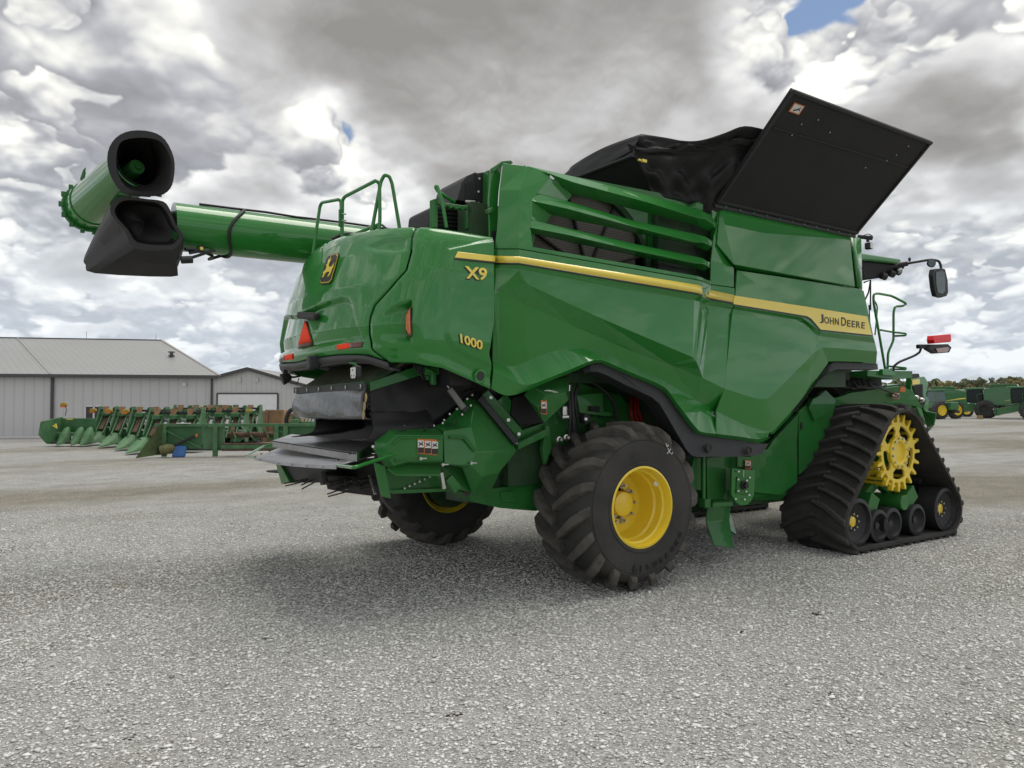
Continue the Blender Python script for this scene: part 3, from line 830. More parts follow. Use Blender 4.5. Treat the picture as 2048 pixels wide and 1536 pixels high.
mb.face(G_([Gr[0], Gr[1], R_[0], L_[1], L_[0]]))
mb.strip(G_(L_), G_(K_)); pair(mb, K_, M_); pair(mb, M_, N_l)
SIDE = cb(mb, 'rear_side_panel', GREEN, smooth=22, solid=.02, merge=.0015)
panelize(SIDE, .010, 11)

def decal(name, A, B, m, par, off=-.004):
    mb = MB(); A = G_(A); B = G_(B)
    sh = V((0, off, 0))
    mb.strip([p + sh for p in A], [p + sh for p in B])
    o = cb(mb, name, m, par, smooth=30); fixp(o, par)
    md = o.modifiers.new('s', 'SOLIDIFY'); md.thickness = .002; md.offset = 0
    return o
def yat(L, px):
    for a, b in zip(L, L[1:]):
        if a[0] <= px <= b[0]: return a[2] + (b[2] - a[2]) * (px - a[0]) / (b[0] - a[0])
    return L[-1][2]
def lerpline(A, B, t): return [(a[0] + (b[0] - a[0]) * t, a[1] + (b[1] - a[1]) * t, a[2] + (b[2] - a[2]) * t) for a, b in zip(A, B)]
# stripe: yellow between measured rows, brown line beneath
YT = [(989, 511.7), (1038, 513), (1395, 570), (1403, 572.5), (1411, 576), (1419.5, 580), (1467.5, 590)]
YB = [(989, 525.7), (1038, 525.7), (1395, 586), (1403, 589), (1410, 592.5), (1419, 596), (1466.5, 605)]
def onrow(L2, off=0.):
    out = []
    for (x, y), a, b in zip(L2, T_, S_):
        t = (y - a[1]) / (b[1] - a[1]); out.append((x, y, a[2] + (b[2] - a[2]) * t + off))
    return out
decal('yellow_stripe', onrow(YT, -.016), onrow(YB, -.016), YELDEC, SIDE, -.003)
decal('stripe_edge', onrow(YB, -.016), onrow([(x, y + 3.2) for x, y in YB], -.016), BLKDEC, SIDE, -.003)

# front side panel
FT = [(1473, 541, 5.345), (1713, 577, 5.345), (1726, 582, 5.36)]
FS = [(1468, 612, 5.325), (1613, 636, 5.325), (1622, 641, 5.325), (1641, 663.5, 5.325), (1746, 675, 5.325)]
FG = [(1465, 618, 5.36), (1608, 642, 5.36), (1617, 648, 5.36), (1636, 672, 5.36), (1749, 686, 5.36)]
FG2 = [(1463, 628, 5.345), (1606, 651, 5.345), (1615, 657, 5.345), (1633, 680, 5.345), (1750.5, 693, 5.345)]
FL = [(a, b, 5.342) for a, b in [(1447.5, 777), (1502, 794.5), (1516, 797.5), (1530, 797), (1546, 786.5), (1620, 712), (1628, 704), (1638, 698), (1655, 695), (1753, 703)]]
FL = [(a, b, 5.342) for a, b, c in smpx(FL)]
FK = smpx([(a, b, 5.40) for a, b in [(1431.5, 823), (1483, 848), (1515, 859), (1538, 864), (1550, 856), (1595, 806), (1625, 766), (1652, 729), (1664, 721.5), (1752, 724)]])
FM = smpx([(1431.5, 867, 5.26), (1480, 873, 5.27), (1514, 878, 5.285), (1534, 873, 5.35)])
FN = smpx([(1431.5, 872.5, 5.31), (1480, 879, 5.32), (1517, 884, 5.34), (1540, 874, 5.42)])
mb = MB()
mb.strip(G_(FT), G_(FS)); mb.strip(G_(FS), G_(FG)); mb.strip(G_(FG), G_(FG2)); mb.strip(G_(FG2), G_(FL)); pair(mb, FL, FK)
pair(mb, FK[:13], FM); pair(mb, FM, FN)
FK3 = [(a + (3 if a < 1650 else .5), b + 3.5, 5.48) for a, b, c in FK[12:]]
pair(mb, FK[12:], FK3)
FRONT = cb(mb, 'front_side_panel', GREEN, smooth=22, solid=.02, merge=.0015)
panelize(FRONT)
def flat_decal(name, pts, y, m, par):
    mb = MB(); mb.prism([P(a, b, y=y) for a, b in pts], (0, .003, 0)); o = cb(mb, name, m, par); fixp(o, par); return o
flat_decal('yellow_stripe', [(1469, 591), (1618, 614), (1734.5, 633), (1744, 670), (1641.6, 659), (1622.5, 637), (1614, 632), (1467, 608)], 5.312, YELDEC, FRONT)
flat_decal('stripe_edge', [(1467, 608), (1614, 632), (1622.5, 637), (1641.6, 659), (1744, 670), (1745, 673), (1641, 662), (1621.5, 640), (1613, 635), (1466.5, 611)], 5.3125, BLKDEC, FRONT)
# upper-case and small capitals over the wide end of the stripe
JD = [(1639, 627, 0), (1731, 641, 0), (1730, 658, 0), (1640, 646, 0)]
q = [(1639, 627.5), (1731, 641.5), (1730, 657.5), (1640, 645.5)]
fn = lambda x, y: P(x, y, y=5.312 - .003)
lettering('name_lettering', [('J', 0, .085, -.02, 1), ('O', .10, .205, .0, .78), ('H', .225, .31, .0, .78), ('N', .335, .42, .0, .78), ('D', .475, .58, 0, 1), ('E', .605, .68, .0, .78), ('E', .705, .78, .0, .78), ('R', .805, .895, .0, .78), ('E', .92, .995, .0, .78)], q, fn, BLKDEC, FRONT, bold=.012)

# grain tank side above
TPa = [(1439, 412, 5.47), (1698, 469, 5.47)]
TPb = [(1433, 489, 5.36), (1467, 529, 5.29), (1709, 572, 5.29)]
TPc = [(1474, 540, 5.40), (1709, 577, 5.40)]
mb = MB(); mb.strip(G_(TPa), G_([(1433, 489, 5.36), (1467, 529, 5.29), (1709, 572, 5.29)])); mb.strip(G_(TPb[1:]), G_(TPc))
TANK = cb(mb, 'tank_side_panel', GREEN, smooth=22, solid=.02, merge=.0015)
panelize(TANK)
mb = MB(); mb.strip(G_([(1701, 470, 5.47), (1721, 478, 5.50)]), G_([(1714, 570, 5.30), (1724, 577, 5.33)])); mb.face(G_([(1714, 570, 5.30), (1724, 577, 5.33), (1722, 583, 5.42), (1711, 578, 5.41)]))
cb(mb, 'tank_front_panel', GREEN, smooth=22, solid=.02, merge=.0015)
mb = MB(); mb.strip(G_([(1697, 468, 5.50), (1704, 471, 5.50)]), G_([(1708, 578, 5.37), (1715, 580, 5.37)])); cb(mb, 'tank_seam_seal', BLK, solid=.02)
mb = MB(); mb.strip(G_([(1432, 405, 5.52), (1430, 488, 5.42), (1466, 534, 5.42), (1712, 583, 5.44)]), G_([(1440, 410, 5.52), (1438, 486, 5.42), (1478, 538, 5.42), (1712, 572, 5.44)])); cb(mb, 'panel_gap_seal', BLK, solid=.01)
mb = MB(); mb.strip(G_([(1467, 575, 5.42), (1445, 778, 5.42), (1429, 824, 5.44), (1429, 872, 5.40)]), G_([(1475, 575, 5.42), (1452, 778, 5.42), (1436, 824, 5.44), (1436, 872, 5.40)])); cb(mb, 'panel_gap_seal', BLK, solid=.01)
mb = MB(); mb.strip(G_([(982, 462, 5.55), (983, 645, 5.55), (974, 708, 5.55), (980, 738, 5.53), (975, 780, 5.53)]), G_([(996, 462, 5.55), (996, 645, 5.55), (988, 708, 5.55), (996, 738, 5.53), (990, 785, 5.53)])); cb(mb, 'panel_gap_seal', BLK, solid=.01)
# tank body behind
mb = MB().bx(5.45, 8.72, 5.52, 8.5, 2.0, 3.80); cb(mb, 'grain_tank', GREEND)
# ------------------------------------------------------------ louvred panel
def plate(name, pts, y, m, t=.03, par=None, bevel=.006, **k):
    mb = MB(); mb.prism([P(a[0], a[1], y=(a[2] if len(a) > 2 else y)) for a in pts], (0, t, 0))
    o = cb(mb, name, m, par, bevel=bevel, **k)
    if par: fixp(o, par)
    return o
LA = [(1006, 327, 5.50), (999, 381, 5.46), (994, 462, 5.42), (989, 498, 5.40)]
LB = [(1054, 333, 5.36), (1039, 381, 5.30), (1035, 462, 5.26), (1036.5, 498, 5.24)]
LC = [(1100, 347, 5.34), (1099, 355, 5.33), (1073, 388, 5.30), (1063, 402, 5.285), (1061, 440, 5.265), (1059, 456, 5.255), (1064, 494, 5.24)]
mb = MB(); mb.strip(G_(LA), G_(LB)); mb.strip(G_(LB), G_(LC))
SB = [(1064, 494, 5.24), (1393, 552, 5.22), (1403, 555, 5.235), (1411, 558.5, 5.28)]
mb.strip(G_(SB), G_([(1036.5, 498, 5.24), (1393, 559.5, 5.22), (1403, 562, 5.235), (1411, 565.5, 5.28)]))
# post at the right and the strip down to the front seam
pa, pb, pc, pd, pe, pf, pg, ph = (1438, 411, 5.47), (1431, 488, 5.38), (1467, 536, 5.345), (1467, 575, 5.345), (1420, 569, 5.345), (1421, 520, 5.35), (1427, 470, 5.37), (1433, 449, 5.42)
for fc in ((ph, pa, pb, pg), (pg, pb, pc, pf), (pf, pc, pd, pe)): mb.face(G_(fc))
mb.strip(G_([(1411, 559, 5.28), (1411, 565.5, 5.28)]), G_([(1420, 562, 5.33), (1420, 569, 5.34)]))
# inner walls of the openings
for a, b, c, d in (((1099, 355, 5.33), (1073, 388, 5.30), (1133, 403, 5.44), (1145, 388, 5.46)),
                   ((1063, 402, 5.285), (1061, 440, 5.265), (1090, 447, 5.40), (1103, 429, 5.42)),
                   ((1059, 456, 5.255), (1064, 494, 5.24), (1069, 478, 5.38), (1066, 466, 5.38))):
    mb.face(G_([a, b, c, d]))
LOUV = cb(mb, 'louvre_panel', GREEN, smooth=24, solid=.018, merge=.003)
panelize(LOUV, .006, 12)
def slat(T, Cr, B):
    mb = MB(); T, Cr, B = G_(T), G_(Cr), G_(B)
    D = [p + V((0, .05, .02)) for p in T]
    mb.strip(T, Cr); mb.strip(Cr, B); mb.strip(D, T)
    o = cb(mb, 'louvre_slat', GREEN, LOUV, smooth=28, merge=.001, solid=.012); fixp(o, LOUV); panelize(o, .006, 25, 2); return o
slat([(1054, 333, 5.38), (1148, 354.6, 5.36), (1300, 392.5, 5.33), (1395, 419, 5.32), (1415, 428, 5.31), (1426, 438, 5.34), (1432, 449, 5.40)],
     [(1099, 348, 5.31), (1148, 365, 5.28), (1300, 406, 5.245), (1393, 435, 5.24), (1412, 438, 5.28), (1424, 446, 5.31), (1430, 454, 5.37)],
     [(1110, 358, 5.34), (1145, 388, 5.44), (1303, 427, 5.41), (1398, 453, 5.40), (1410, 459, 5.42), (1418, 461, 5.44), (1426, 459, 5.45)])
slat([(1073, 388, 5.31), (1133, 403, 5.32), (1265, 442, 5.31), (1390, 469, 5.29), (1410, 474, 5.28), (1424, 482, 5.33), (1428, 487, 5.40)],
     [(1063, 402, 5.275), (1133, 417, 5.26), (1265, 453, 5.235), (1388, 484, 5.22), (1408, 485, 5.25), (1421, 491, 5.31), (1426, 495, 5.38)],
     [(1103, 429, 5.41), (1133, 436, 5.41), (1265, 464, 5.39), (1390, 491, 5.37), (1405, 498, 5.40), (1414, 502, 5.42), (1422, 497, 5.44)])
slat([(1061, 440, 5.275), (1090, 447, 5.29), (1265, 488, 5.28), (1390, 514, 5.27), (1406, 518, 5.26), (1418, 525, 5.32), (1421, 528, 5.38)],
     [(1059, 455, 5.245), (1133, 469, 5.235), (1265, 500, 5.215), (1388, 526, 5.205), (1404, 527, 5.23), (1415, 532, 5.29), (1419, 536, 5.36)],
     [(1065, 466, 5.36), (1133, 482, 5.38), (1265, 510, 5.36), (1385, 534, 5.35), (1400, 539, 5.38), (1408, 542, 5.40), (1416, 538, 5.42)])
# top bracket and rear edge of the louvre panel
plate('hinge_bracket', [(984, 336), (1004, 322), (1022, 320), (1027, 326), (1006, 330), (986, 345)], 5.52, GREEN2, .04)
plate('panel_edge', [(983, 338), (1005, 328), (998, 381), (993, 462), (987, 500), (980, 500), (978, 400)], 5.56, GREEN, .03)
plate('hinge_bracket', [(975, 418), (986, 414), (988, 423), (977, 427)], 5.5, GREEN2, .05)
# big dark rotary screen and engine bay seen between the slats
m, nt, b = nmat('rotary_screen'); L = nt.links.new
tc = ND(nt, 'ShaderNodeTexCoord'); wv = ND(nt, 'ShaderNodeTexWave', Scale=14., Distortion=0.); wv.bands_direction = 'Z'; L(tc.outputs['Object'], wv.inputs['Vector'])
rr = ND(nt, 'ShaderNodeValToRGB'); L(wv.outputs['Fac'], rr.inputs[0]); e = rr.color_ramp.elements
e[0].color = (.10, .09, .083, 1); e[1].color = (.21, .19, .175, 1); e[0].position = .1; e[1].position = .45
L(rr.outputs[0], b.inputs['Base Color']); b.inputs['Roughness'].default_value = .7; SCREEN = m
cen = P(1172, 545, y=5.62)
scr = []
for k in range(40):
    t = 2 * PI * k / 40; scr.append(cen + V((.80 * math.cos(t), 0, .80 * math.sin(t))))
mb = MB().prism(scr, (0, .08, 0)); RS = cb(mb, 'rotary_screen', SCREEN)
mb = MB()
for k in range(4):
    t = PI / 4 * k + .32; dv = V((math.cos(t), 0, math.sin(t))) * .78
    mb.bar(cen - dv + V((0, -.012 - .003 * k, 0)), cen + dv + V((0, -.012 - .003 * k, 0)), .02, .035, (0, 1, 0))
o = cb(mb, 'screen_spokes', BLK, RS); fixp(o, RS)
mb = MB().lathe(cen + V((0, -.005, 0)), (0, -1, 0), [(.77, 0), (.83, 0), (.83, .05), (.77, .05)], 48); o = cb(mb, 'screen_ring', GREEND, RS, smooth=40); fixp(o, RS)
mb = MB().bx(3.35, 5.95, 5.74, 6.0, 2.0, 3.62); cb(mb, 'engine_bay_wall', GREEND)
mb = MB().bx(5.2, 6.1, 5.62, 5.95, 2.9, 3.6); cb(mb, 'engine_bay_frame', GREEN2, bevel=.02)
mb = MB().cyl(P(1345, 440, y=5.58), P(1345, 440, y=5.58) + V((.0, .12, .0)), .06); mb.cyl(P(1330, 470, y=5.56), P(1390, 500, y=5.56), .02); mb.cyl(P(1375, 420, y=5.56), P(1392, 560, y=5.56), .05, .05)
cb(mb, 'filter_canister', BLK, smooth=40)
mb = MB()
for (a, b_) in (((1335, 447), (1395, 452)), ((1332, 470), (1350, 530)), ((1395, 480), (1385, 540))): mb.cyl(P(*a, y=5.55), P(*b_, y=5.55), .011, n=8)
cb(mb, 'engine_pipe', CHROME)
mb = MB().cyl(P(1310, 535, y=5.5), P(1370, 548, y=5.5), .05); cb(mb, 'intake_hose', HOSE, smooth=40)
# green bar above the slats, by the tarp
plate('tank_rear_rail', [(1145, 354), (1160, 355), (1345, 390), (1388, 402), (1386, 418), (1150, 362)], 5.56, GREEN2, .06)
mb = MB().box(P(1392, 415, y=5.5), (.12, .1, .08)); mb.cyl(P(1378, 418, y=5.48), P(1398, 408, y=5.48), .03); cb(mb, 'latch_bracket', GREEN2, bevel=.01)
plate('tank_corner_post', [(1424, 420), (1430, 406), (1440, 411), (1433, 489), (1427, 470)], 5.46, GREEN, .05)

# ------------------------------------------------------------ tank flaps and tarp
BL, BR = P(1429, 403, y=5.42), P(1710, 466, y=5.42)
TL = P(1581, 175, x=BL.x + .01); TRr = TL + V((BR.x - BL.x, 0, 0))
TRr = P(1862, 281, y=TL.y)
n = (BR - BL).cross(TL - BL).normalized()
mb = MB().prism([BL, BR, TRr, TL], n * .028); FLAP = cb(mb, 'side_tank_flap', BLK2, bevel=.006)
nn = n if (CAMP - BL).dot(n) > 0 else -n
base_off = nn * .004 if nn == -n else nn * .032
def fl(u, w, off=0.): return BL.lerp(BR, u).lerp(TL.lerp(TRr, u), w) + base_off + nn * off
mb = MB()
for a, b_ in (((0, .985), (1, .985)), ((0.01, 0), (.01, 1)), ((.99, 0), (.99, 1)), ((0, .02), (1, .02))): mb.bar(fl(*a), fl(*b_), .035, .03, nn)
o = cb(mb, 'flap_frame', BLK, FLAP, bevel=.006); fixp(o, FLAP)
mb = MB().bar(fl(.03, .70, -.0), fl(.97, .73, -.0), .012, .012, nn); o = cb(mb, 'flap_seam', BLK, FLAP); fixp(o, FLAP)
for u, w in ((.23, .86), (.16, .79), (.34, .80), (.15, .69), (.86, .90), (.83, .80), (.80, .73), (.70, .62)):
    mb = MB().cyl(fl(u, w, .0), fl(u, w, .008), .008, n=8); o = cb(mb, 'bolt_head', CHROME, FLAP); fixp(o, FLAP)
mb = MB().prism([fl(.052, .845), fl(.116, .845), fl(.116, .92), fl(.052, .92)], nn * .004); o = cb(mb, 'warning_sticker', ORSTK, FLAP); fixp(o, FLAP); st = o
mb = MB().prism([fl(.058, .853, .004), (fl(.110, .853, .004)), fl(.110, .912, .004), fl(.058, .912, .004)], nn * .002); o = cb(mb, 'sticker_face', WHT, FLAP); fixp(o, FLAP)
mb = MB().bar(fl(.070, .862, .007), fl(.094, .885, .007), .014, .003, nn); mb.bar(fl(.094, .885, .007), fl(.100, .902, .007), .010, .003, nn); mb.bar(fl(.094, .885, .007), fl(.105, .876, .007), .009, .003, nn)
o = cb(mb, 'sticker_figure', BLKDEC, FLAP); fixp(o, FLAP)
# rubber hinge strip with its bolts
mb = MB().bar(BL + V((0, .0, -.02)), BR + V((0, .0, -.02)), .03, .09); cb(mb, 'hinge_strip', BLK, bevel=.008)
for k in range(11):
    c = BL.lerp(BR, .06 + .088 * k) + V((0, -.02, -.04)); cb(MB().box(c, (.03, .012, .012)), 'hinge_clip', GREEN2)
# rear flap (rigid) with its near edge, then draped tarp
rz0 = P(1308, 380, y=5.52)
RT0, RT1 = P(1268, 310, x=5.06), None
RT0 = P(1268, 311, x=5.08); RT1 = P(1146, 358, x=5.08); RT1 = RT0 + (RT1 - RT0) * 1.9
RB0 = P(1312, 388, y=5.60); RB1 = V((RB0.x, RT1.y - .1, RB0.z))
mb = MB().prism([RB0, RT0, RT1, RB1], V((.02, 0, .02))); cb(mb, 'rear_tank_flap', BLK2)
mb = MB().tube([RT0 + V((-.01, 0, .0)), RT1 + V((-.01, 0, 0))], .018, 8); mb.bar(RT0 + V((0, 0, .05)), RT1 + V((0, 0, .05)), .02, .06); cb(mb, 'flap_edge_bar', BLK, smooth=40)
# tarp: grid between top outline and lower line, with folds
def fold_grid(name, A, B, n1_, n2_, amp, m=FABR, seed=1):
    rnd = random.Random(seed); ph = [rnd.random() * 6 for _ in range(8)]
    mb = MB(); A = smoothline(A, 4); B = smoothline(B, 4)
    def at(Ln, t):
        k = t * (len(Ln) - 1); i = min(int(k), len(Ln) - 2); return Ln[i].lerp(Ln[i + 1], k - i)
    for i in range(n1_ + 1):
        for j in range(n2_ + 1):
            s, t = i / n1_, j / n2_
            p = at(A, s).lerp(at(B, s), t)
            w = math.sin(PI * t) * amp
            d = w * (math.sin(9 * s + 5 * t + ph[0]) + .6 * math.sin(21 * s - 8 * t + ph[1]) + .5 * math.sin(13 * t + 4 * s + ph[2]) + .35 * math.sin(33 * s + 17 * t + ph[3]))
            mb.v.append(p + V((-d * .5, -d, d * .25)))
    for i in range(n1_):
        for j in range(n2_):
            k = i * (n2_ + 1) + j; mb.f.append((k, k + 1, k + n2_ + 2, k + n2_ + 1))
    return cb(mb, name, m, smooth=80, solid=.006)
pk = P(1283, 268, x=5.17)
fe = lambda w: BL.lerp(TL, w) + V((.14, .05, .0))
g1 = [pk, P(1330, 275, y=5.38), P(1370, 282, y=5.28), P(1405, 280, y=5.15), P(1450, 266, y=5.0), P(1490, 252, y=4.9), fe(.68)]
low = [RT0 + V((0, 0, .06)), P(1300, 306, y=5.42), P(1345, 308, y=5.38), P(1390, 308, y=5.28), P(1440, 298, y=5.15), P(1480, 290, y=5.02), fe(.5)]
fold_grid('tank_tarp', g1, low, 48, 12, .030, seed=3)
fold_grid('tarp_gusset', [low[0] + V((-.09, .0, .05))] + [p + V((0, .03, .05)) for p in low[1:]], [RB0 + V((-.09, -.02, 0)), P(1330, 395, y=5.56), P(1360, 400, y=5.54), P(1385, 412, y=5.54), P(1400, 424, y=5.52), P(1415, 428, y=5.5), BL + V((.14, .06, -.14))], 64, 34, .040, seed=5)
# tarp over the rear flap, running to the far side
tl = P(1127, 350, x=5.19); far_ = pk + (tl - pk) * 1.7
g2 = [pk, P(1206, 296, x=5.10) , P(1147, 330, x=5.12), P(1127, 350, x=5.12), far_ + V((0, 0, -.1))]
fold_grid('tank_tarp', g2, [RT0 + V((-.02, 0, .05)), P(1206, 335, x=5.06), P(1150, 356, x=5.06), P(1134, 362, x=5.06), RT1], 30, 6, .012, seed=8)
fold_grid('tank_tarp', [pk, pk.lerp(far_, .4), pk.lerp(far_, .7), far_], [V((6.0, 6.6, 4.42)), V((6.0, 7.2, 4.40)), V((6.0, 8.0, 4.35)), V((6.0, 8.9, 4.2))], 24, 12, .02, seed=9)
mb = MB().box(P(1288, 322, y=5.45), (.06, .03, .03)); mb.box(P(1279, 320, y=5.45), (.03, .02, .02)); cb(mb, 'strap_buckle', YELDEC, bevel=.004)
mb = MB().bx(8.66, 8.74, 5.45, 8.5, 3.4, 3.95); cb(mb, 'tank_front_wall', GREEN2)
mb = MB().bx(5.38, 5.50, 5.6, 8.5, 3.3, 3.93); cb(mb, 'tank_rear_wall', GREEN2)

# ------------------------------------------------------------ wheels
def make_wheel():
    R, W = .80, .74
    w = empty('rear_wheel')
    prof = [(.385, -.36), (.41, -.378), (.425, -.378), (.43, -.372), (.50, -.385), (.60, -.384), (.625, -.382), (.63, -.374), (.64, -.374), (.645, -.378), (.68, -.355), (.712, -.32), (.730, -.25), (.735, -.12), (.737, 0), (.735, .12), (.730, .25), (.712, .32), (.68, .355), (.60, .38), (.50, .385), (.43, .375), (.385, .36)]
    prof = [(r, h) for r, h in prof]
    t = MB().lathe((0, 0, 0), (0, 1, 0), prof, 96).build('tyre', RUB, w, smooth=50)
    rim = MB().lathe((0, 0, 0), (0, 1, 0), [(.392, -.372), (.372, -.378), (.362, -.35), (.352, -.30), (.335, -.285), (.335, -.20), (.318, -.18), (.312, -.02), (.30, .0), (.16, .0), (.155, .02), (.30, .03), (.325, .05), (.33, .30), (.385, .37), (.395, .36), (.34, .2), (.34, -.2), (.38, -.36)], 64)
    rim = rim.build('rim', YEL, w, smooth=35)
    h = MB().lathe((0, 0, 0), (0, 1, 0), [(.0005, -.118), (.095, -.118), (.118, -.105), (.122, -.08), (.122, .01), (.0005, .01)], 40).build('hub', YEL, w, smooth=35)
    for k in range(10):
        a = 2 * PI * k / 10; c = V((.185 * math.cos(a), 0, .185 * math.sin(a)))
        s = MB().cyl(c + V((0, .0, 0)), c + V((0, -.035, 0)), .026, n=6); s.cyl(c + V((0, -.035, 0)), c + V((0, -.075, 0)), .016, n=12); s.cyl(c + V((0, -.0, 0)), c + V((0, -.012, 0)), .034, n=16)
        s.build('wheel_stud', CHROME, w, smooth=30)
    # lugs: bars running from the middle of the tread round the shoulder
    arc = [(0.01, .737), (.10, .736), (.20, .733), (.27, .727), (.325, .710), (.362, .680), (.378, .650)]
    NL = 18
    for s in (-1, 1):
        for k in range(NL):
            mbl = MB(); a0 = 2 * PI * (k + (.5 if s > 0 else 0)) / NL
            ring = []
            for i, (hh, r) in enumerate(arc):
                f = hh / .375
                ang = a0 - (.34 * (f ** 1.25)) - .02
                ht = [.074, .080, .083, .085, .074, .050, .010][i]
                wd = .034 + .018 * min(f * 1.2, 1) if i < 5 else .042
                # outward normal of profile
                if i < 3: nr, nh = 1, 0
                elif i == 3: nr, nh = .97, .22
                elif i == 4: nr, nh = .8, .6
                else: nr, nh = .35, .93
                lo = (r - .01 * nr, hh - .01 * nh); hi = (r + ht * nr, hh + ht * nh * .6)
                def q(rad, h_, an): return V((rad * math.cos(an), s * h_, rad * math.sin(an)))
                ring.append([q(lo[0], lo[1], ang - (wd + .012) / r), q(hi[0], hi[1], ang - wd * .8 / r), q(hi[0], hi[1], ang + wd * .8 / r), q(lo[0], lo[1], ang + (wd + .012) / r)])
            b0 = len(mbl.v)
            for rg in ring: mbl.v += rg
            for i in range(len(ring) - 1):
                for j in range(4):
                    l = (j + 1) % 4
                    mbl.f.append((b0 + i * 4 + j, b0 + i * 4 + l, b0 + i * 4 + 4 + l, b0 + i * 4 + 4 + j))
            mbl.f.append((b0, b0 + 1, b0 + 2, b0 + 3)); e_ = b0 + 4 * (len(ring) - 1); mbl.f.append((e_ + 3, e_ + 2, e_ + 1, e_))
            mbl.build('tread_lug', RUBL, w, bevel=.006)
    # raised name on the lower sidewall, and a chalk note
    for i, ch in enumerate('Firestone'):
        vs, fs = text_mesh(ch, .03); ax = min(v.x for v in vs); mb = MB()
        a = -PI / 2 - .25 + i * .15; vv = []
        for v in vs:
            rr_ = .545 + v.y * .095; an = a + (v.x - ax) * .095 / rr_ * 1.2
            vv.append(V((rr_ * math.cos(an), -.392, rr_ * math.sin(an))))
        mb.add(vv, fs); o = mb.build('sidewall_letter', TYRETXT, w); md = o.modifiers.new('s', 'SOLIDIFY'); md.thickness = .004; md.offset = 0
    mb = MB(); 
    for a, b_ in (((.30, .50), (.35, .545)), ((.31, .555), (.345, .50)), ((.285, .60), (.30, .565)), ((.30, .565), (.32, .585)), ((.36, .49), (.375, .51))):
        mb.bar((a[0], -.394, a[1]), (b_[0], -.394, b_[1]), .006, .004, (0, 1, 0))
    mb.build('chalk_mark', WHT, w)
    mb = MB().prism([(.21, -.30, .20), (.26, -.30, .17), (.27, -.30, .20), (.23, -.30, .235)], (0, .002, 0)).build('valve_label', WHT, w)
    return w
TYRETXT = mat('tyre_letter_rubber', (.010, .010, .010), rough=.6)
WC = P(1285, 1030, y=5.2); 
WHEEL = make_wheel(); WHEEL.parent = COMB; WHEEL.location = V((4.93, 5.585, .808)) - COMB.location
W2 = copy_tree(WHEEL, COMB); W2.location = V((4.50, 8.62, .808)) - COMB.location; W2.rotation_euler.z = PI
# the belt of the far wheel runs the other way round: mirror its turn
# ------------------------------------------------------------ tracks
def hull_path(circles, off, step=.02):
    """outline round circles in the xz plane, as points with outward normals"""
    pts = []
    for cx, cz, r in circles:
        for k in range(180):
            a = 2 * PI * k / 180; pts.append((cx + (r + off) * math.cos(a), cz + (r + off) * math.sin(a)))
    pts = sorted(set((round(a, 5), round(b, 5)) for a, b in pts))
    def half(pp):
        h = []
        for p in pp:
            while len(h) >= 2 and (h[-1][0] - h[-2][0]) * (p[1] - h[-2][1]) - (h[-1][1] - h[-2][1]) * (p[0] - h[-2][0]) <= 0: h.pop()
            h.append(p)
        return h[:-1]
    H = half(pts) + half(pts[::-1])
    # resample
    L_ = [0]
    for i in range(len(H)):
        a, b = H[i], H[(i + 1) % len(H)]; L_.append(L_[-1] + math.dist(a, b))
    tot = L_[-1]; n = int(round(tot / step)); out = []
    j = 0
    for k in range(n):
        s = tot * k / n
        while L_[j + 1] < s: j += 1
        a, b = H[j % len(H)], H[(j + 1) % len(H)]; t = (s - L_[j]) / max(L_[j + 1] - L_[j], 1e-9)
        out.append((a[0] + (b[0] - a[0]) * t, a[1] + (b[1] - a[1]) * t))
    res = []
    for i in range(n):
        a, b = out[i - 1], out[(i + 1) % n]; dx, dz = b[0] - a[0], b[1] - a[1]; l = math.hypot(dx, dz)
        res.append((out[i][0], out[i][1], dz / l, -dx / l))
    return res, tot
